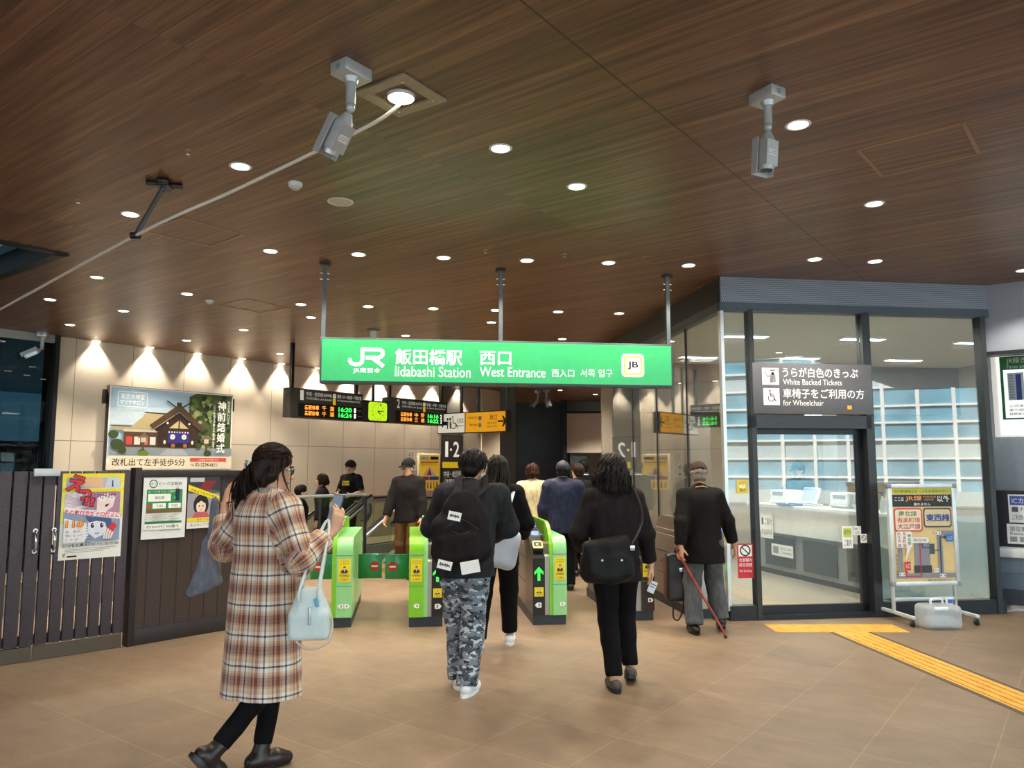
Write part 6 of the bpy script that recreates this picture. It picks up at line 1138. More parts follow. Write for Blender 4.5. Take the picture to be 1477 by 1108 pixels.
class Person:
    """local frame: +y the way the person faces, +x their right, z up"""
    def __init__(s, label, loc, hd, H=1.68, lean=(0, 0), hips=(0, 0, 0), feet=None, fpitch=(0, 0), fyaw=(0, 0), wrist=None, pole=None, head=(0, 0, 0), res=.011, sh=.165, name='person', kpole=None):
        s.k = k = H / 1.7; s.res = res; s.root = thing(name, label, 'person', loc, -R(hd)); s.hd = hd; s.loc = Vector(loc)
        h = np.array(hips); P = lambda x, y, z: A3(x, y, z) * k
        s.pel = P(0, 0, .93) + h; s.waist = P(lean[0] * .3, lean[1] * .3, 1.08) + h; s.chest = P(lean[0] * .7, lean[1] * .7, 1.28) + h; s.neck = P(lean[0], lean[1], 1.43) + h
        s.hc = P(lean[0] * 1.25, lean[1] * 1.35 + .02, 1.585) + h; s.shd = [s.neck + A3(q * sh * k, -.01, -.052 * k) for q in (-1, 1)]; s.hip = [s.pel + A3(q * .09 * k, 0, -.03) for q in (-1, 1)]
        feet = feet or ((-.09, 0, 0), (.09, 0, 0)); s.foot = [A3(*f) for f in feet]; s.fp = fpitch; s.fy = fyaw; s.ank = []; s.knee = []; s.fdir = []
        for i in (0, 1):
            fd = rotz(-R(fyaw[i])) @ rotx(R(fpitch[i])) @ A3(0, 1, 0); up = rotz(-R(fyaw[i])) @ rotx(R(fpitch[i])) @ A3(0, 0, 1); s.fdir.append((fd, up))
            an = s.foot[i] + up * .085 * k; kn, an = ik(s.hip[i], an, .42 * k, .415 * k, (kpole or ((0, 1, 0), (0, 1, 0)))[i]); s.knee.append(kn); s.ank.append(an)
        wrist = wrist or ((-.24, .06, .82), (.24, .06, .82)); pole = pole or ((-.4, -1, 0), (.4, -1, 0)); s.elb = []; s.wri = []
        for i in (0, 1): e, w = ik(s.shd[i], wrist[i], .285 * k, .25 * k, pole[i]); s.elb.append(e); s.wri.append(w)
        s.HR = rotz(-R(head[0])) @ rotx(R(head[1])) @ roty(R(head[2]))
        s.parts = {}
    def at(s, x, y, Y):
        """picture point at depth Y in this person's own frame"""
        return s.loc2(at_y(x, y, Y))
    def loc2(s, p):
        d = Vector(p) - s.loc; a = R(s.hd); return A3(d.x * math.cos(a) - d.y * math.sin(a), d.x * math.sin(a) + d.y * math.cos(a), d.z)
    def H(s, x, y, z): return s.hc + s.HR @ (A3(x, y, z) * s.k)
    def F(s, pts, m, h=None):
        P = np.array(pts); return Field(P.min(0) - m, P.max(0) + m, h or s.res)
    def body(s, skin=SKIN, curl=(.5, .5), palm=(None, None), hdir=(None, None), spread=.0, face=True, h=None):
        k = s.k; tips = [s.wri[i] + (nrm(s.wri[i] - s.elb[i]) if hdir[i] is None else nrm(np.array(hdir[i]))) * .2 for i in (0, 1)]
        F = s.F([s.hc + A3(0, 0, .16), *s.foot, *s.elb, *s.wri, *tips, *s.shd], .06, h)
        F.ell(s.pel, A3(.15, .105, .12) * k, .03).cone(s.pel, s.waist, .115 * k, .105 * k, .04, (1.15, .85, 1)).ell(s.chest, A3(.15, .105, .17) * k, .05)
        F.cone(s.neck - A3(0, 0, .03), s.hc - A3(0, 0, .05), .056 * k, .052 * k, .02)
        for i in (0, 1):
            F.cone(s.neck - A3(0, 0, .03), s.shd[i], .055 * k, .058 * k, .04).cone(s.shd[i], s.elb[i], .052 * k, .04 * k, .02).cone(s.elb[i], s.wri[i], .04 * k, .026 * k, .015)
            F.cone(s.hip[i], s.knee[i], .08 * k, .054 * k, .03).cone(s.knee[i], s.ank[i], .052 * k, .036 * k, .02); fd, up = s.fdir[i]
            F.cone(s.ank[i] - up * .03 - fd * .03, s.foot[i] + fd * .13 * k + up * .03, .034, .028, .02)
            s.hand(F, i, curl[i], palm[i], hdir[i], spread)
        H = s.H; Rm = s.HR
        F.ell(H(0, -.01, .035), A3(.074, .094, .088) * k, .01, Rm).ell(H(0, .022, -.03), A3(.058, .07, .085) * k, .03, Rm).ell(H(0, .055, -.085), A3(.03, .03, .025) * k, .03, Rm)
        F.cone(H(0, .088, .012), H(0, .107, -.022), .008 * k, .0125 * k, .012)
        for q in (-1, 1): F.ell(H(q * .075, -.005, -.005), A3(.009, .02, .031) * k, .006, Rm).ell(H(q * .03, .094, .012), A3(.016, .01, .01) * k, .008, Rm, 'sub').ell(H(q * .012, .098, -.026), A3(.009, .01, .008) * k, .008, Rm)
        F.ell(H(0, .09, -.052), A3(.022, .009, .0055) * k, .006, Rm).ell(H(0, .088, -.063), A3(.018, .009, .006) * k, .006, Rm)
        s.body_o = grow(F, 'body', skin, s.root)
        if face:
            for q in (-1, 1):
                b = MB(); b.ball(H(q * .03, .083, .012), .0125 * k, 12); b.mi = 1; b.ball(H(q * .03, .0915, .012), .0062 * k, 8, (1, .8, 1)); b.done('eye', [EYEW, IRIS], s.root, smooth=60)
                MB().tube([H(q * .014, .097, .033), H(q * .03, .096, .038), H(q * .048, .085, .033)], .0038 * k, 6).done('eyebrow', HAIRB, s.root, smooth=60)
            MB().tube([H(-.02, .094, -.057), H(-.008, .0985, -.054), H(.008, .0985, -.054), H(.02, .094, -.057)], .0042 * k, 6).done('mouth', LIPS, s.root, smooth=60)
        return s
    def hand(s, F, i, curl, palm, hdir, spread=0):
        q = (-1, 1)[i]; k = s.k; d = nrm(s.wri[i] - s.elb[i]) if hdir is None else nrm(np.array(hdir, float)); w = s.wri[i]
        pn = A3(-q, 0.15, 0) if palm is None else np.array(palm, float); pn = nrm(pn - d * (pn @ d)); lat = np.cross(d, pn); 
        fw = A3(0, 1, 0) if palm is None else None
        tside = 1 if (lat @ A3(0, 1, .3)) > 0 else -1
        if palm is not None: tside = -q if (np.cross(d, pn) @ lat) > 0 else q
        lens = ((.068, .6), (.08, .2), (.074, -.2), (.056, -.6)); r = .0092 * k
        for j, (L, o) in enumerate(lens):
            kb = w + d * .088 * k + lat * tside * o * .045 * k; F.cone(w + lat * tside * o * .02 * k, kb, .016 * k, .0125 * k, .014)
            a = kb; dd = nrm(d + lat * tside * o * (.15 + spread))
            for m_, (fr, rr) in enumerate(((.45, r), (.31, r * .93), (.24, r * .85))):
                ang = curl * (.55, 1.0, .8)[m_]; dd = nrm(dd * math.cos(ang) + pn * math.sin(ang)); b = a + dd * L * fr * k * 1.15; F.cone(a, b, rr, rr * .95, .004); a = b
        ta = w + d * .025 * k + lat * tside * .024 * k; td = nrm(d * .62 + lat * tside * .62 + pn * .4); tb = ta + td * .042 * k; F.cone(ta, tb, .0135 * k, .0115 * k, .012); td2 = nrm(td + d * .5 + pn * .35 * curl); F.cone(tb, tb + td2 * .038 * k, .011 * k, .0088 * k, .005)
    # ---- clothes
    def top(s, name, mat, off=.022, hem=.86, cuff=.93, flare=0.0, fold=.006, collar=.0, ff=(9, 9, 7), h=None, pat=None, sub=None, seed=1, belly=0.0, neckz=.01):
        k = s.k; hz = hem * k; F = s.F([s.neck + A3(0, 0, .08), *s.elb, *s.wri, *s.shd, s.pel * A3(1, 1, 0) + A3(0, 0, hz)], .16 + flare, h)
        lowc = s.pel * A3(1, 1, 0) + A3(0, 0, hz - .02)
        F.ell(s.chest, (A3(.142, .108, .18) + off * .9) * k, .05).cone(s.chest, lowc, (.122 + off) * k, (.136 + off + flare) * k, .05, (1.15, .86, 1))
        if belly: F.ell(s.waist + A3(0, .04, 0), A3(.13, .1, .16) * k, .04)
        for i in (0, 1):
            F.cone(s.neck - A3(0, 0, .035), s.shd[i], .052 * k + off * .5, .052 * k + off * .75, .045); ce = s.elb[i] + (s.wri[i] - s.elb[i]) * cuff
            F.cone(s.shd[i], s.elb[i], .052 * k + off * .75, .044 * k + off * .9, .03)
            if cuff > 0: F.cone(s.elb[i], ce, .045 * k + off, .031 * k + off * .75, .02)
        F.cone(s.neck - A3(0, 0, .05), s.neck + A3(0, .0, neckz + collar), .062 * k + off * .3, .058 * k + off * .25, .03)
        if fold: F.fold(fold, ff, seed).fold(fold * .5, tuple(q * 2.3 for q in ff), seed + 4)
        big = 1.0; F.cut((0, 0, hz), (0, 0, -1), (A3(lowc[0] - .4, lowc[1] - .35, hz - .4), A3(lowc[0] + .4, lowc[1] + .35, hz + .03)) if False else None) if all(w[2] > hz for w in s.wri) else s._hemcut(F, hz)
        for i in (0, 1):
            d = nrm(s.wri[i] - s.elb[i]); ce = s.elb[i] + (s.wri[i] - s.elb[i]) * cuff if cuff > 0 else s.shd[i] + (s.elb[i] - s.shd[i]) * (1 + cuff)
            if cuff <= 0: d = nrm(s.elb[i] - s.shd[i])
            F.cutcap(ce, d, .044 + off * .6)
        return grow(F, name, mat, s.root, pat=pat)
    def _hemcut(s, F, hz):
        # cut the hem only over the trunk so hanging sleeves stay whole
        sl, X, Y, Z = F._sub(F.lo, F.lo + F.n * F.h); arm = np.full(F.f.shape, 9.0, np.float32)
        for i in (0, 1):
            for a, b in ((s.elb[i], s.wri[i]), (s.shd[i], s.elb[i])):
                ba = b - a; t = np.clip(((X - a[0]) * ba[0] + (Y - a[1]) * ba[1] + (Z - a[2]) * ba[2]) / (ba @ ba), 0, 1)
                arm = np.minimum(arm, np.sqrt((X - a[0] - t * ba[0]) ** 2 + (Y - a[1] - t * ba[1]) ** 2 + (Z - a[2] - t * ba[2]) ** 2).astype(np.float32))
        F.f = np.maximum(F.f, np.where(arm < .075, -9, hz - Z).astype(np.float32))
    def trousers(s, name, mat, off=.02, fold=.006, hemoff=.06, top=1.0, taper=1.0, h=None, seed=2, wide=0.0):
        k = s.k; F = s.F([s.waist, *s.foot, *s.knee, *s.ank, *s.hip], .14 + wide, h); F.ell(s.pel, (A3(.155, .11, .13) + off * .6) * k, .03).cone(s.pel, s.pel + A3(0, 0, .08 * k), .13 * k, .125 * k, .03, (1.12, .85, 1))
        for i in (0, 1):
            an = s.ank[i] + nrm(s.knee[i] - s.ank[i]) * (hemoff - .06); F.cone(s.hip[i], s.knee[i], .084 * k + off * .8, .056 * k + off + wide * .5, .025).cone(s.knee[i], an, .055 * k + off + wide * .5, .038 * k * taper + off + wide, .02)
        if fold: F.fold(fold, (8, 8, 9), seed).fold(fold * .6, (17, 17, 14), seed + 3)
        F.cut((0, 0, s.pel[2] + .1 * k), (0, 0, 1))
        for i in (0, 1):
            d = nrm(s.ank[i] - s.knee[i]); e = s.ank[i] - d * (hemoff - .06); F.cutcap(e + d * .02, d, .065 + off + wide)
        return grow(F, name, mat, s.root)
    def shoes(s, name, mat, sole=None, high=.0, h=None, L=.2, low=False):
        k = s.k
        for i in (0, 1):
            fd, up = s.fdir[i]; b = s.foot[i]; F = s.F([b - fd * .1, b + fd * (L + .04), s.ank[i] + nrm(s.knee[i] - s.ank[i]) * high, b], .08, h or min(s.res, .008))
            F.cone(b - fd * .05 * k + up * .045, b + fd * .08 * k + up * .042, .042 * k, .046 * k, .02).cone(b + fd * .08 * k + up * .04, b + fd * (L - .06) * k + up * .03, .046 * k, .034 * k, .02)
            if not low: F.cone(b - fd * .02 * k + up * .05, s.ank[i] + nrm(s.knee[i] - s.ank[i]) * high - (up * .02 if not high else 0), .046 * k, .042 * k, .02)
            F.cut(b + up * .004, -up); o = grow(F, name, mat, s.root)
            if sole is not None:
                M_ = Matrix(((np.cross(fd, up)[0], fd[0], up[0], b[0]), (np.cross(fd, up)[1], fd[1], up[1], b[1]), (np.cross(fd, up)[2], fd[2], up[2], b[2]), (0, 0, 0, 1)))
                pts = [(.046 * k * math.cos(R(a)) * (1 if math.sin(R(a)) < 0 else .92), (L / 2 - .075) * k + (L / 2 + .035) * k * math.sin(R(a))) for a in range(0, 360, 15)]
                MB().prism(pts, 0, .022, M_).done('sole', sole, o)
    def hair(s, style, mat, n=None, seed=1, wild=1.0, capcut=False, L=None):
        """a snug under-layer with many tapering locks combed over it"""
        k = s.k; H = s.H; Rm = s.HR; rng = random.Random(seed); near = s.res < .0105; n = n or (420 if near else 150); base = np.array([0, -.018, .042]); er = np.array([.085, .103, .095])
        F = s.F([H(.1, .12, .14), H(-.1, -.14, -.12)], .05, min(.008, s.res)); F.ell(H(*base), er * k, .01, Rm); F.ell(H(0, -.05, -.01), A3(.076, .068, .085) * k, .02, Rm); F.ell(H(0, .125, -.04), A3(.07, .075, .10) * k, .01, Rm, 'sub')
        for q in ((-1, 1) if style != 'half_up' else ()): F.ell(H(q * .088, .025, -.035), A3(.03, .034, .05) * k, .01, Rm, 'sub')
        if style == 'half_up':
            for q in (-1, 1): F.path([H(q * .066, .012, .03), H(q * .074, .004, -.03), H(q * .066, -.02, -.085)], [.026, .03, .022], .03)
            F.ell(H(0, -.07, -.05), A3(.07, .05, .07) * k, .03, Rm); F.fold(.004, (45, 45, 8), 3)
        if style in ('short', 'messy', 'neat'): F.cut(H(0, -.05, -.08), -(Rm @ A3(0, .3, 1)))
        if capcut: F.cut(H(0, 0, .035), Rm @ A3(0, .0, 1)); F.cut(H(0, -.05, -.062), -(Rm @ A3(0, .3, 1)))
        V0, Q0 = F.mesh(1); VV = [V0]; QQ = [Q0]; off = len(V0); rr = (.0052 if near else .009) * k * (.72 if style == 'half_up' else 1)
        drop = {'bob': .07, 'shoulder': .15, 'long': .30}.get(style, 0) if L is None else L; nk = s.neck
        clip = A3(0, -.128, .0)
        def surf(th, ph, lift): d = np.array([math.sin(th) * math.cos(ph), math.sin(th) * math.sin(ph), math.cos(th)]); return base + d * (er + .004 + lift)
        for i in range(n):
            ph = rng.uniform(0, 2 * math.pi); th0 = math.acos(rng.uniform(.25, 1.0)) * .95 if not capcut else R(rng.uniform(88, 98)); fr = math.sin(ph); lift = rng.uniform(0, .012) * (wild if style in ('messy', 'shoulder') else .5)
            tw = rng.uniform(-.35, .35) * (1.0 if style in ('messy', 'shoulder') else .35); amp = rng.uniform(0, .006) * wild; f0 = rng.uniform(0, 6); P = []
            if style == 'half_up' and i > n * .42:      # the gathered tail
                c = clip + A3(rng.uniform(-.02, .02), 0, rng.uniform(-.02, .02)); w0, w1 = rng.gauss(0, .022), rng.gauss(0, .02); tl = rng.uniform(.16, .29)
                for j in range(9):
                    t = j / 8; z = -.012 + .03 * math.sin(min(1, t * 2.4) * 2.0) * 0 - t * tl; P.append(H(*c) + rotz(0) @ (A3(-.03 * t + w0 * math.sin(min(1, t * 1.6) * 1.6) * 1.35, -.045 * math.sin(min(1, t * 2) * 1.57) + .04 * t + w1 * math.sin(min(1, t * 1.6) * 1.6), z) * k) + A3(amp * math.sin(f0 + 7 * t), amp * math.cos(f0 + 6 * t), 0))
            else:
                if fr > .55: th1 = R(58 + rng.uniform(-8, 8)) if style != 'half_up' else R(66)
                elif fr > .05: th1 = R(82 + rng.uniform(-8, 10) if drop == 0 else 100)
                else: th1 = R((122 if not capcut else 112) + rng.uniform(-10, 8)) if drop == 0 else R(100)
                th0 = min(th0, th1 - .25)
                if style == 'half_up' and not (fr > .2 and rng.random() < .04):
                    st0 = surf(th0, ph, lift); g = clip
                    for j in range(8):
                        t = j / 7; d = (st0 - base) * (1 - t) + (g - base) * t; d = d / np.linalg.norm(d / (er + .004 + lift * (1 - t))); P.append(H(*(base + d)))
                else:
                    for j in range(7): t = j / 6; P.append(H(*surf(th0 + (th1 - th0) * t, ph + tw * t, lift * (.3 + t))) + A3(amp * math.sin(f0 + 9 * t), amp * math.cos(f0 + 8 * t), amp * .5 * math.sin(f0 + 5 * t)))
                    dl = drop if style != 'half_up' else .20
                    if dl > 0 and fr < .75:
                        e = P[-1]; lv = rng.uniform(.7, 1.1) * dl; rad = nrm((e - s.hc) * A3(1, 1, 0)); cl = rng.uniform(-.012, .02)
                        for j in range(1, 8):
                            t = j / 7; q = e + A3(0, 0, -lv * t - .03 * t) + rad * (.022 * math.sin(t * 2.6) * (1 if style != 'bob' else .6) - .02 * t * (style == 'bob') + cl * t) + A3(amp * 2 * math.sin(f0 + 7 * t), amp * 2 * math.cos(f0 + 6 * t), 0)
                            if q[2] < nk[2] + .06: q = q + A3(0, -.055 if fr < .15 else .03, 0) * min(1, (nk[2] + .06 - q[2]) / .08)
                            P.append(q)
            P = np.array(P); m = len(P); T = np.gradient(P, axis=0); T /= np.maximum(np.linalg.norm(T, axis=1), 1e-9)[:, None]; up = P - s.hc; N = np.cross(T, up); N /= np.maximum(np.linalg.norm(N, axis=1), 1e-9)[:, None]; B = np.cross(T, N)
            w = rr * np.interp(np.linspace(0, 1, m), [0, .3, .75, 1], [.8, 1.15, .9, .15]) * rng.uniform(.7, 1.3); ring = []
            for a, fx, fy in ((0, 1.5, .0), (1, 0, .6), (2, -1.5, .0), (3, 0, -.5)): ring.append(P + N * (fx * w)[:, None] + B * (fy * w)[:, None])
            R_ = np.stack(ring, 1).reshape(-1, 3); q = []
            for j in range(m - 1):
                for a in range(4): q.append((off + j * 4 + a, off + j * 4 + (a + 1) % 4, off + j * 4 + 4 + (a + 1) % 4, off + j * 4 + 4 + a))
            VV.append(R_); QQ.append(np.array(q)); off += len(R_)
        return np_mesh('hair', np.concatenate(VV), np.concatenate(QQ), mat, s.root)
    def cap(s, mat, peak=True, gap=False):
        k = s.k; H = s.H; Rm = s.HR; F = s.F([H(0, 0, .14), H(.1, .2, 0), H(-.1, -.12, 0)], .05, .007); F.ell(H(0, -.012, .05), A3(.096, .116, .104) * k, .005, Rm); F.cut(H(0, 0, .024), -(Rm @ A3(0, -.2, 1)))
        if gap: F.ell(H(0, -.115, .045), A3(.035, .03, .022) * k, .004, Rm, 'sub')
        F.fold(.0025, (30, 30, 10), 3); c = grow(F, 'cap', mat, s.root)
        if peak:
            F = s.F([H(.09, .2, 0), H(-.09, .05, .1)], .04, .006); F.ell(H(0, .1, .045), A3(.072, .085, .012) * k, .004, Rm); grow(F, 'cap_peak', mat, c)
        MB().ball(H(0, -.012, .149), .008 * k, 8).done('cap_button', mat, c)
        return c
    def glasses(s, mat):
        H = s.H; b = MB()
        for q in (-1, 1): b.tube([H(q * .03 + .021 * math.cos(R(a)), .104, .01 + .016 * math.sin(R(a))) for a in range(0, 360, 30)], .002, 6, True); b.tube([H(q * .05, .103, .014), H(q * .078, .06, .014), H(q * .081, -.01, .012)], .002, 6)
        b.tube([H(-.009, .107, .014), H(.009, .107, .014)], .002, 6).done('glasses', mat, s.root, smooth=60)
    def skin_line(s, pts, r): return [Vector(p) for p in pts]
# ------------------------------------------------------------------ the people
V3 = lambda p: Vector((float(p[0]), float(p[1]), float(p[2])))
BLK = black_cloth('black_fabric', '0f0e10'); BLK2 = black_cloth('washed_black_cotton', '1e1b1c'); CHARF = black_cloth('charcoal_sweat', '2a2b2e'); GREYT = black_cloth('grey_trouser', '55585a'); BROWN = black_cloth('brown_trouser', '5e4428'); NAVY = black_cloth('navy_jacket', '2a2c44', .55); CREAM = black_cloth('cream_coat', 'd9c79e'); SUIT = black_cloth('suit_black', '141110', .7); LEATH = M('black_leather', '17120f', .4, var=.1); BOOT = M('dark_brown_boot', '2a1d1a', .35, var=.1); WSHOE = M('white_sneaker', 'e6e6e6', .5); TOTE = black_cloth('grey_blue_canvas', '7c7f8a'); BAGW = M('pale_leather', 'd4dedb', .4, var=.03); BAGL = M('pale_blue_nylon', 'b9c4d4', .6, bump=.2)
# --- woman in the plaid coat
p = Person('woman in a long plaid coat walking past, pale handbag on her arm, hair clipped up', (-1.33, 4.22, 0), 40, 1.70, lean=(.0, .01), hips=(.0, .0, -.01), feet=((-.02, .03, 0.0), (.04, -.34, .12)), fpitch=(0, -50), fyaw=(10, 0), wrist=((-.43, .0, 1.36), (.25, .25, 1.235)), pole=((-.3, -.3, -1), (.35, -.6, -1)), head=(38, -14, 0), res=.0075, sh=.155)
p.body(curl=(.5, .75), palm=((.6, .6, .2), (-.9, .1, .1)), hdir=((-.2, .3, .8), (.12, .35, 1)), h=.0062)
def coat_pat(V):
    out = np.zeros_like(V); out[:, 0] = np.arctan2(V[:, 0], -(V[:, 1] - .03)) * .215; out[:, 1] = V[:, 2]
    for i in (0, 1):
        best = None; acc = 0
        for a, b in ((p.shd[i], p.elb[i]), (p.elb[i], p.wri[i])):
            ba = b - a; L = np.linalg.norm(ba); u = ba / L; t = (V - a) @ u; tc = np.clip(t, -.02, L); d = np.linalg.norm(V - a - tc[:, None] * u, axis=1)
            n1 = nrm(np.cross(u, A3(0, 1, .3))); n2 = np.cross(u, n1); an = np.arctan2((V - a) @ n1, (V - a) @ n2) * .085
            if best is None: best = d; U, W_ = an, acc + t
            else: m = d < best; U = np.where(m, an, U); W_ = np.where(m, acc + t, W_); best = np.minimum(d, best)
            acc += L
        sgn = (-1, 1)[i]; m = (best < .105) & ((V[:, 0] * sgn > .155) | (V[:, 1] > .15)) & (V[:, 2] > .95); out[m, 0] = U[m]; out[m, 1] = -W_[m]
    return out
PL = plaid(); k = p.k
F = p.F([p.neck + A3(0, 0, .08), A3(0, 0, .36), *p.elb, *p.wri], .30, .0085)
F.ell(p.chest, (.185, .14, .19), .05).cone(p.chest + A3(0, 0, .02), A3(.0, .0, .34), .168, .238, .06, (1.06, .86, 1))
for i in (0, 1): F.cone(p.neck - A3(0, 0, .045), p.shd[i], .072, .085, .05).cone(p.shd[i], p.elb[i], .084, .076, .04).cone(p.elb[i], p.elb[i] + (p.wri[i] - p.elb[i]) * .72, .076, .062, .03)
F.cone(p.neck - A3(0, 0, .06), p.neck + A3(0, -.005, .0), .075, .062, .03); F.fold(.013, (9, 9, 1.3), 2).fold(.006, (19, 19, 4), 5)
F.cut((0, 0, .405), (0, 0, -1))
for i in (0, 1): d = nrm(p.wri[i] - p.elb[i]); ce = p.elb[i] + (p.wri[i] - p.elb[i]) * .72; F.cutcap(ce, d, .10)
grow(F, 'plaid_coat', PL, p.root, pat=coat_pat)
p.trousers('trousers', BLK, off=.008, hemoff=.12, h=.009, taper=1.05); p.shoes('boot', BOOT, BLACKP, high=.06, L=.2); hr = p.hair('half_up', HAIRD, n=1000)
c = p.H(.012, -.135, .0); b = MB()
for q in range(-3, 4): b.tube([V3(p.H(.0 + q * .011, -.135, .01)), V3(p.H(.003 + q * .011, -.152, -.004)), V3(p.H(q * .012, -.142, -.03))], .0042, 6)
b.tube([V3(p.H(-.045, -.13, .008)), V3(p.H(0, -.15, .008)), V3(p.H(.045, -.13, .008))], .007, 8).done('hair_clip', M('clear_hair_clip', 'd0d4d8', .15, .3), hr, smooth=60); p.glasses(BLACKP)
# her phone, her bags
def held(name, label, cat, P_, rz=0): return thing(name, label, cat, P_.root.matrix_basis @ Vector((0, 0, 0)) if False else P_.loc, -R(P_.hd) + rz)
hd_ = nrm(A3(.12, .35, 1)); w = p.wri[1] + hd_ * .10
ph = held('smartphone', 'black smartphone held in the right hand of the woman in plaid', 'phone', p); c = w + A3(-.045, .012, .035)
PM = Matrix.Translation(V3(c)) @ Matrix.Rotation(R(-18), 4, 'X') @ Matrix.Rotation(R(12), 4, 'Z'); MB().box((-.038, -.005, -.075), (.038, .005, .075), .005, PM).done('phone_case', BLACKP, ph); MB().box((-.034, -.0065, -.07), (.034, -.005, .07), 0, PM).done('screen', M('phone_screen', '8aa0b8', .2), ph); MB().cyl(PM @ Vector((.02, .005, .055)), PM @ Vector((.02, .008, .055)), .009).done('camera_lens', CHROME, ph)
hb = held('handbag', 'pale mint dome handbag hanging from the forearm of the woman in plaid', 'bag', p); fa = p.elb[1] + (p.wri[1] - p.elb[1]) * .80
bc = p.at(447, 884, 4.02); bt = A3(bc[0], bc[1], bc[2] + .10)
ux = nrm(p.loc2(p.loc + Vector((1, .15, 0)))); uy = np.cross(A3(0, 0, 1), ux); BM = np.stack([ux, uy, A3(0, 0, 1)], 1)
F = Field(bc - .25, bc + .25, .007); F.rbox(bc - A3(0, 0, .055), (.105, .06, .075), .03, .02, BM).ell(bc + A3(0, 0, .01), (.095, .055, .11), .03, BM).cone(bc + BM @ A3(-.03, 0, .1), bc + BM @ A3(.03, 0, .1), .03, .03, .03); F.fold(.003, (12, 12, 9), 3); grow(F, 'bag_body', BAGW, hb)
W2 = lambda x, y, z: V3(bc + BM @ A3(x, y, z))
for yy in (-.05, .05): MB().tube(bez([W2(-.05, yy, .06), W2(-.045, yy * .9, .14), V3(fa + A3(0, 0, .055) + BM @ A3(-.02, yy * .5, 0)), V3(fa + A3(0, 0, .055) + BM @ A3(.015, yy * .5, 0)), W2(.045, yy * .9, .14), W2(.05, yy, .06)], 6), .0075, 8).done('bag_handle', BAGW, hb, smooth=60)
MB().tube(bez([W2(.085, 0, .05), W2(.115, -.02, -.06), W2(.09, -.05, -.145), W2(.0, -.06, -.165), W2(-.06, -.05, -.13)], 8), .006, 8).done('shoulder_strap', M('strap_cream', 'cfc4b0', .5), hb, smooth=60); MB().box(tuple(W2(-.003, -.068, -.05)), tuple(Vector(W2(-.003, -.068, -.05)) + Vector((.012, .012, .09))), .003).done('zip_pull', ALU, hb); MB().tube([W2(.03, -.06, .08), W2(.045, -.07, .04)], .009, 8).done('charm', M('blue_charm', '5aa8c8', .4), hb, smooth=60)
tb = held('tote_bag', 'grey blue canvas tote hanging behind the left shoulder of the woman in plaid', 'bag', p); s0 = p.at(311, 722, 4.45); s1 = p.at(305, 785, 4.5); e0 = p.at(293, 850, 4.55)
F = Field(np.minimum(np.minimum(s0, e0), s1) - .14, np.maximum(np.maximum(s0, e0), s1) + .14, .008); sx_ = nrm(p.loc2(p.loc + Vector((1, 0, 0)))); F.cone(s0, s1, .018, .036, .02).cone(s1, e0 + A3(0, 0, .03), .036, .05, .04).cone(s1, e0 - sx_ * .075 + A3(0, 0, -.02), .026, .018, .05).cone(s1, e0 + sx_ * .085 + A3(0, 0, .045), .03, .02, .05).cone(e0 - sx_ * .075 + A3(0, 0, -.02), e0 + sx_ * .085 + A3(0, 0, .045), .016, .02, .03); F.fold(.010, (16, 16, 5), 3); grow(F, 'tote_body', TOTE, tb)
MB().tube(bez([V3(s0 + A3(0, 0, -.01)), V3(p.wri[0] + A3(-.01, 0, .02)), V3(p.shd[0] + A3(-.05, 0, .04))], 6), .012, 8, flat=.5).done('tote_strap', TOTE, tb, smooth=60)
# --- man in camouflage trousers
p = Person('man in black sweatshirt, grey camouflage trousers and white sneakers, seen from behind', (-.345, 5.72, 0), -2, 1.69, lean=(.045, .05), feet=((-.04, .06, .0), (.035, -.14, .0)), fyaw=(-6, 22), wrist=((-.13, .36, 1.02), (.16, .36, 1.04)), pole=((-1, -.5, -.25), (1, -.5, -.25)), head=(22, -16, 4), res=.009, sh=.19)
p.body(curl=(.6, .6)); p.top('sweatshirt', CHARF, off=.052, hem=.80, fold=.011, h=.0095, neckz=.0); p.trousers('camouflage_trousers', camo(), off=.034, fold=.012, hemoff=.05, taper=1.1, h=.0095); p.shoes('sneaker', WSHOE, M('white_sole', 'f0f0f0', .5), L=.21, low=True); p.hair('messy', HAIRB, seed=4, n=560, wild=1.5)
MB().tube(bez([V3(p.H(.075, -.005, .01)), V3(p.H(.077, .04, -.03)), V3(p.H(.055, .085, -.06))], 5), .0025, 6).done('mask_strap', WHITEI, p.root, smooth=60)
F = p.F([p.H(.07, .1, 0), p.H(-.07, .05, -.12)], .04, .007); F.ell(p.H(0, .075, -.045), A3(.056, .042, .055), .01, p.HR); grow(F, 'face_mask', WHITEI, p.root)
bp = held('backpack', 'black backpack with a white patch, worn by the man in camouflage trousers', 'backpack', p); bc = p.chest + A3(-.05, -.235, -.12); tilt = rotx(R(-6)) @ roty(R(-6))
F = Field(bc - .36, bc + .36, .0085); F.rbox(bc - A3(0, 0, .07), (.20, .09, .18), .085, .03, tilt).ell(bc + A3(.01, .02, .10), (.155, .085, .16), .05).ell(bc - A3(0, 0, .15), (.20, .10, .11), .05).rbox(bc + A3(-.01, -.075, -.13), (.15, .05, .10), .045, .02, tilt).cone(bc + A3(-.02, .05, .2), bc + A3(.02, .05, .23), .04, .03, .04); F.fold(.010, (11, 11, 7), 6).fold(.006, (26, 26, 14), 2); grow(F, 'pack_body', BLK2, bp)
MB().tube(bez([V3(bc + A3(-.12, -.115, -.0)), V3(bc + A3(0, -.135, .07)), V3(bc + A3(.12, -.115, -.0))], 8), .004, 6).done('zip', DARKM, bp, smooth=60)
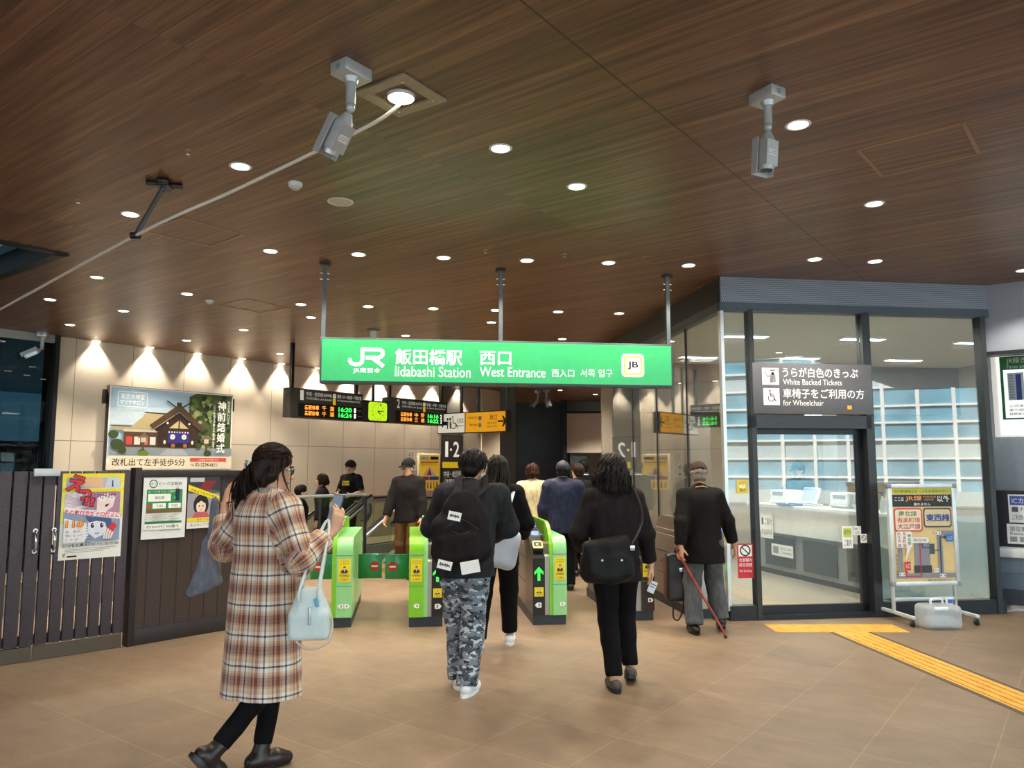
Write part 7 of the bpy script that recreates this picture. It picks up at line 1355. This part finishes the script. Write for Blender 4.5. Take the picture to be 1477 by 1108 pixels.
for q in (-1, 1): MB().tube(bez([V3(bc + A3(q * .07, .03, .2)), V3(p.shd[q > 0] * .5 + p.neck * .5 + A3(0, -.135, .035)), V3(p.shd[q > 0] * .5 + p.neck * .5 + A3(0, -.04, .115)), V3(p.shd[q > 0] * .6 + p.neck * .4 + A3(0, .13, .02))], 6), .032, 8, flat=.35).done('shoulder_strap', black_cloth('strap_webbing', '2c2a2c'), bp, smooth=60)
def patch(par, c, w, h, name, txt, tilt=0, n=(0, -1, 0)):
    q = Print(); q.rect(-w / 2, -h / 2, w / 2, h / 2, WHITEI)
    if txt: q.line([(-w * .36 + w * .72 * j / 12, h * (.14 if j % 2 else -.12) + h * .05 * math.sin(j * 2.1)) for j in range(13)], h * .09, BLACKI)
    q.done(name, par, Matrix.Translation(V3(c)) @ Matrix.Rotation(R(tilt), 4, 'Y') @ GFRONT)
patch(bp, bc + A3(-.045, -.142, .115 - .02), .09, .06, 'white_patch', 'pack', 12); patch(bp, bc + A3(-.11, -.15, -.235), .1, .06, 'side_label', 'outdoor', 14); patch(bp, bc + A3(.065, -.15, -.25), .13, .085, 'base_label', None, -10)
MB().tube(bez([V3(bc + A3(-.06, -.15, -.01)), V3(bc + A3(0, -.175, -.03)), V3(bc + A3(.06, -.15, -.01))], 5), .006, 6).done('front_buckle', DARKM, bp, smooth=60)
# --- person in black with a pale bag just behind him
p = Person('long haired person in black just ahead of the camouflage man, half hidden by him', (-.13, 6.95, 0), 3, 1.66, lean=(0, .03), feet=((-.16, -.12, .0), (.1, .18, .0)), fpitch=(-14, 0), wrist=((-.2, .25, .95), (.22, .2, .95)), head=(0, -8, 0), res=.011)
p.body(); p.top('black_hoodie', BLK, off=.035, hem=.74, fold=.008); p.trousers('black_trousers', BLK, off=.03, hemoff=.1); p.shoes('white_sneaker', WSHOE, M('white_sole', 'f0f0f0', .5), L=.2); p.hair('long', HAIRB)
sb_ = held('shoulder_bag', 'pale blue white soft bag beside the camouflage man, carried by the person in black', 'bag', p); bc = p.at(722, 790, 6.6)
F = Field(bc - .3, bc + .3, .009); F.rbox(bc, (.15, .08, .17), .07, .02, roty(R(14))).cone(bc + A3(.02, 0, .13), bc + A3(.0, 0, .22), .075, .04, .04); F.fold(.012, (11, 11, 9), 2); grow(F, 'bag_body', BAGL, sb_); MB().tube(bez([V3(bc + A3(.03, 0, .2)), V3(p.shd[1] + A3(.0, .0, .07)), V3(p.shd[1] + A3(-.04, .1, -.1))], 6), .016, 8, flat=.4).done('bag_strap', BAGL, sb_, smooth=60); MB().tube(bez([V3(bc + A3(-.08, -.085, .05)), V3(bc + A3(-.06, -.09, .0)), V3(bc + A3(-.08, -.085, -.04))], 4), .006, 6).done('zip_pull', DARKM, sb_, smooth=60)
# --- long haired person with messenger bag
p = Person('long haired person in a black jacket with a black crossbody bag, holding a white ticket', (.775, 5.86, 0), -4, 1.66, lean=(-.01, .02), feet=((-.055, -.17, .0), (.10, .02, .025)), fpitch=(0, -16), fyaw=(-4, 16), wrist=((-.22, .2, .95), (.30, .10, .80)), pole=((-.6, -1, 0), (.6, -1, 0)), head=(-4, -5, 2), res=.009, sh=.165)
p.body(curl=(.5, .5), palm=(None, (-1, .2, 0)), h=.007); p.top('black_jacket', BLK2, off=.032, hem=.76, fold=.010, h=.0095); p.trousers('black_trousers', BLK, off=.022, fold=.008, hemoff=.09, h=.0095); p.shoes('slip_on_shoe', M('grey_slip_on', '4c423e', .5), M('shoe_sole_dark', '241e1c', .6), L=.2, low=True); p.hair('shoulder', HAIRB, seed=3, n=700, wild=1.7)
MB().tube(bez([V3(p.neck + A3(-.05, -.075, .035)), V3(p.neck + A3(0, -.09, .03)), V3(p.neck + A3(.05, -.075, .035))], 5), .012, 8, flat=.5).done('white_collar', WHITEI, p.root, smooth=60)
tk = held('train_ticket', 'small white ticket held in the right hand of the long haired person', 'ticket', p); tcn = p.wri[1] + nrm(p.wri[1] - p.elb[1]) * .17; tp = Matrix.Translation(V3(tcn + A3(-.012, -.0, -.02))) @ Matrix.Rotation(R(25), 4, 'Y'); MB().box((-.028, -.0006, -.045), (.028, .0006, .045), 0, tp).done('paper', M('ticket_paper', 'dfe4ea', .6), tk); q = Print(); q.line([(-.02, .02), (.02, .02)], .006, BLACKI); q.line([(-.02, 0), (.01, 0)], .006, BLACKI); q.done('print', tk, tp @ Matrix.Translation((0, -.0008, 0)) @ GFRONT)
ms = held('messenger_bag', 'black crossbody bag on the back of the long haired person', 'bag', p); bc = p.pel + A3(-.10, -.225, .02)
F = Field(bc - .3, bc + .3, .0085); F.rbox(bc, (.175, .07, .15), .045, .02, rotz(R(8)) @ roty(R(-7))).rbox(bc + A3(.0, -.045, -.05), (.155, .04, .09), .03, .02, roty(R(-7))).cone(bc + A3(-.16, 0, .0), bc + A3(-.16, 0, -.1), .04, .04, .03); F.ell(bc - A3(.01, 0, .10), (.16, .075, .075), .05).fold(.013, (10, 10, 9), 7).fold(.006, (24, 24, 18), 2); o = grow(F, 'bag_body', M('waxed_black_canvas', '100f11', .62, bump=.15, spec=.25), ms)
MB().tube(bez([V3(bc + A3(.16, .01, .08)), V3(p.waist + A3(.165, -.17, .12)), V3(p.chest + A3(.16, -.155, .08)), V3(p.shd[1] * .7 + p.neck * .3 + A3(0, -.03, .095)), V3(p.shd[1] * .6 + p.neck * .4 + A3(-.03, .1, .02))], 7), .016, 8, flat=.3).done('bag_strap', M('strap_grey_brown', '3a3432', .6), ms, smooth=60)
for dx in (-.06, .08): MB().cyl(V3(bc + A3(dx, -.088, -.0)), V3(bc + A3(dx, -.094, 0)), .008).done('rivet', CHROME, ms)
MB().box(tuple(bc + A3(.15, -.05, .06)), tuple(bc + A3(.185, -.02, .1)), .004).done('strap_ring', CHROME, ms)
# --- old man with the cane
p = Person('old man in a brown cap and black suit jacket walking with a red cane', (1.86, 7.58, 0), 0, 1.60, lean=(-.015, .05), feet=((-.12, -.04, .0), (.17, .08, .03)), fpitch=(0, -18), fyaw=(-8, 12), wrist=((-.25, -.10, .80), (.315, .10, .83)), pole=((-.5, -1, 0), (.5, -1, 0)), head=(0, -10, 0), res=.010, sh=.168)
p.body(SKINO, curl=(1.0, .6), palm=((.6, .6, 0), None), h=.0075); p.top('suit_jacket', SUIT, off=.034, hem=.70, fold=.006, h=.010, flare=.015); p.trousers('grey_trousers', GREYT, off=.03, fold=.007, hemoff=.08, wide=.015); p.shoes('leather_shoe', LEATH, BLACKP, L=.2); p.hair('short', HAIRG, capcut=True); p.cap(black_cloth('brown_cap', '4a3a32'), gap=True)
MB().tube(bez([V3(p.neck + A3(-.055, -.06, .035)), V3(p.neck + A3(0, -.078, .045)), V3(p.neck + A3(.055, -.06, .035))], 5), .014, 8, flat=.6).done('shirt_collar', M('tan_collar', 'a87c48', .7), p.root, smooth=60)
cn = held('walking_cane', 'reddish brown cane held by the old man, slanting to the floor on his right', 'cane', p); hnd = p.wri[0] + nrm(p.wri[0] - p.elb[0]) * .085; tip = p.at(1047, 893, 7.28); tip[2] = .012
hv, tv = V3(hnd), V3(tip); MB().tube([hv + (hv - tv).normalized() * .06, hv, tv.lerp(hv, .5), tv + Vector((0, 0, .02))], [.013, .013, .012, .010], 10).done('shaft', M('cane_red_wood', '8e3a2e', .35, var=.2, scale=20, stretch=(1, 1, .3)), cn, smooth=60); MB().cyl(tv, tv.lerp(hv, .04), .014).done('rubber_tip', BLACKP, cn); MB().tube([hv + (hv - tv).normalized() * .05 + Vector((0, -.05, .01)), hv + (hv - tv).normalized() * .065 + Vector((0, .06, .015))], .014, 8).done('cane_grip', M('cane_grip', '5a2820', .4), cn, smooth=60)
bf = held('briefcase', 'black bag with dark red sides hanging in front of the old man\'s left leg', 'bag', p); bc = p.at(985, 848, 7.75); bc[2] = .5; F = Field(bc - .36, bc + .36, .011); F.rbox(bc, (.17, .08, .23), .03, .01); F.fold(.004, (9, 9, 9), 3); grow(F, 'bag_body', LEATH, bf); MB().box(tuple(bc + A3(-.176, -.07, -.2)), tuple(bc + A3(-.165, .07, .2)), .004).done('side_gusset', M('dark_red_leather', '4a1216', .5), bf); MB().tube(bez([V3(bc + A3(-.07, 0, .22)), V3(bc + A3(-.05, 0, .3)), V3(bc + A3(.05, 0, .3)), V3(bc + A3(.07, 0, .22))], 6), .011, 8).done('bag_handle', LEATH, bf, smooth=60); MB().tube(bez([V3(bc + A3(-.1, -.07, -.2)), V3(bc + A3(-.12, -.09, -.36)), V3(bc + A3(-.07, -.08, -.40)), V3(bc + A3(-.02, -.07, -.3)), V3(bc + A3(-.01, -.05, -.2))], 6), .008, 6).done('hanging_strap', LEATH, bf, smooth=60); MB().box(tuple(bc + A3(-.05, -.087, .06)), tuple(bc + A3(.02, -.08, .1)), .003).done('clasp', CHROME, bf)
# --- people beyond the gates
def step_z(pv):
    pb = 9.55
    return 0.0 if pv > pb - .1 else -(math.floor((pb - .1 - pv) / .4) + 1) * .231 + .006
def rider(label, x, hd, H, **kw):
    d = ray(x, 700); g = EYEV + d * (-11.18 / d.dot(D2)); return Person(label, (g.x, g.y, step_z(g.dot(D1))), hd, H, **kw)
def walker(label, x, Y, hd, H, **kw): q = at_y(x, 700, Y); return Person(label, (q.x, Y, kw.pop('z', 0)), hd, H, **kw)
p = walker('woman in a long cream coat with auburn hair standing beyond the gates', 768, 11.0, 6, 1.60, res=.013, wrist=((-.2, .1, .85), (.2, .15, .88))); p.body(); p.top('cream_coat', CREAM, off=.035, hem=.42, flare=.05, fold=.007, ff=(9, 9, 2)); p.trousers('dark_trousers', BLK, off=.015); p.shoes('shoe', LEATH, L=.2); p.hair('bob', HAIRA)
p = walker('man in a navy padded jacket and navy cap seen from behind beyond the gates', 812, 10.1, 0, 1.62, res=.012, sh=.185, wrist=((-.24, .15, .85), (.24, .15, .85))); p.body(); p.top('navy_jacket', NAVY, off=.06, hem=.76, fold=.01); p.trousers('dark_trousers', BLK, off=.025); p.shoes('shoe', LEATH, L=.2); p.hair('short', HAIRB, capcut=True); p.cap(M('navy_cap', '141828', .6))
p = walker('person with brown hair mostly hidden beside the navy capped man', 834, 11.4, -35, 1.60, res=.014); p.body(); p.top('dark_coat', BLK2, off=.03, hem=.6); p.trousers('dark_trousers', BLK); p.shoes('shoe', LEATH); p.hair('short', HAIRD)
p = walker('black haired person in a black top with a white collar farther beyond the gates', 843, 12.8, 0, 1.66, res=.014); p.body(); p.top('black_top', BLK, off=.035, hem=.8); p.trousers('dark_trousers', BLK); p.shoes('shoe', LEATH); p.hair('messy', HAIRB); MB().tube(bez([V3(p.neck + A3(-.06, -.06, .04)), V3(p.neck + A3(0, -.08, .045)), V3(p.neck + A3(.06, -.06, .04))], 5), .016, 8, flat=.6).done('white_collar', WHITEI, p.root, smooth=60)
p = rider('man in a black t-shirt with a yellow print riding up the escalator', 506, 205, 1.66, res=.012, wrist=((-.22, .28, 1.05), (.24, .2, .9)), head=(-10, -22, 0)); p.body(); p.top('black_t_shirt', BLK, off=.028, hem=.82, cuff=-.25, fold=.006); p.trousers('black_trousers', BLK, off=.025); p.shoes('shoe', LEATH); p.hair('messy', HAIRB); p.glasses(BLACKP)
q = Print(); q.rect(-.08, -.04, .08, .04, INK('d8c020')); [q.line([(-.06 + .04 * j, -.025), (-.05 + .04 * j, .025), (-.035 + .04 * j, -.02)], .01, INK('141414')) for j in range(4)]; q.done('chest_print', p.root, Matrix.Translation(V3(p.chest + A3(0, .152, .01))) @ Matrix(((-1, 0, 0, 0), (0, 0, 1, 0), (0, 1, 0, 0), (0, 0, 0, 1))))
p = walker('man in a black cap, glasses and brown trousers walking away from the escalators', 589, 11.2, 190, 1.66, res=.010, feet=((-.1, .1, 0), (.1, -.12, .02)), wrist=((-.22, .1, .84), (.28, .16, .84)), head=(28, -8, 0)); p.body(SKINO, curl=(.7, .7), h=.009); p.top('black_jacket', BLK2, off=.045, hem=.80, fold=.008, h=.0105); p.trousers('brown_trousers', BROWN, off=.03, fold=.01); p.shoes('shoe', LEATH, BLACKP); p.hair('short', HAIRG, capcut=True); p.cap(BLK2); p.glasses(BLACKP)
MB().tube(bez([V3(p.neck + A3(-.045, .04, .03)), V3(p.neck + A3(0, .075, -.02)), V3(p.neck + A3(.045, .04, .03))], 6), .012, 8, flat=.6).done('shirt_collar', M('dark_red_shirt', '3a1616', .8), p.root, smooth=60)
p = rider('dark haired man facing right lower down on the escalator, behind the glass rail', 434, 75, 1.68, res=.013, head=(0, 0, 0)); p.body(); p.top('dark_top', BLK, off=.03, hem=.8); p.trousers('dark_trousers', BLK); p.shoes('shoe', LEATH); p.hair('neat', HAIRB)
p = rider('dark haired woman facing left lower down on the escalator, behind the glass rail', 465, 262, 1.64, res=.013); p.body(); p.top('dark_coat', black_cloth('dark_plum_coat', '241f2a'), off=.03, hem=.5); p.trousers('dark_trousers', BLK); p.shoes('shoe', LEATH); p.hair('bob', HAIRD)
p = walker('station clerk in dark uniform cap standing behind the white counter', 1153, 11.75, 235, 1.62, res=.012, wrist=((-.2, .3, 1.08), (.2, .3, 1.08)), head=(0, -15, 0)); p.body(); p.top('uniform_jacket', M('clerk_uniform', '2a3038', .7), off=.03, hem=.8); p.trousers('dark_trousers', BLK); p.shoes('shoe', LEATH); p.hair('short', HAIRB, capcut=True); p.cap(M('clerk_cap', '1c2228', .6))

hbk = thing('shopping_bag', 'small black bag at the left side of the cream coat woman', 'bag', at_y(746, 700, 10.9) * Vector((1, 1, 0)) if False else Vector((at_y(746, 700, 10.9).x, 10.9, 0)))
F = Field((-.2, -.15, .55), (.2, .15, 1.3), .012); F.rbox((0, 0, .85), (.09, .06, .16), .04, .02).cone((-.0, 0, 1.0), (.06, 0, 1.12), .03, .015, .03); F.fold(.006, (12, 12, 8), 1); grow(F, 'bag_body', LEATH, hbk); MB().tube(bez([(-.04, 0, 1.0), (.03, 0, 1.2), (.09, .02, 1.22), (.07, 0, 1.0)], 5), .01, 6).done('bag_handle', LEATH, hbk, smooth=60)
rl = Vector((at_y(744, 700, 9.9).x, 9.9, 0)); rlo = thing('guide_rail', 'silver hoop guide rail standing beyond the gate with the lit arrow', 'railing', rl, R(7.5))
MB().tube(bez([(-.06, 0, 0), (-.06, 0, .9), (-.03, 0, 1.08), (.08, 0, 1.1), (.12, 0, 1.02), (.12, 0, 0)], 6), .018, 10).done('hoop', STEEL, rlo, smooth=60); MB().cyl((-.06, 0, 0), (-.06, 0, .012), .045).done('foot_plate', STEEL, rlo); MB().cyl((.12, 0, 0), (.12, 0, .012), .045).done('foot_plate', STEEL, rlo)
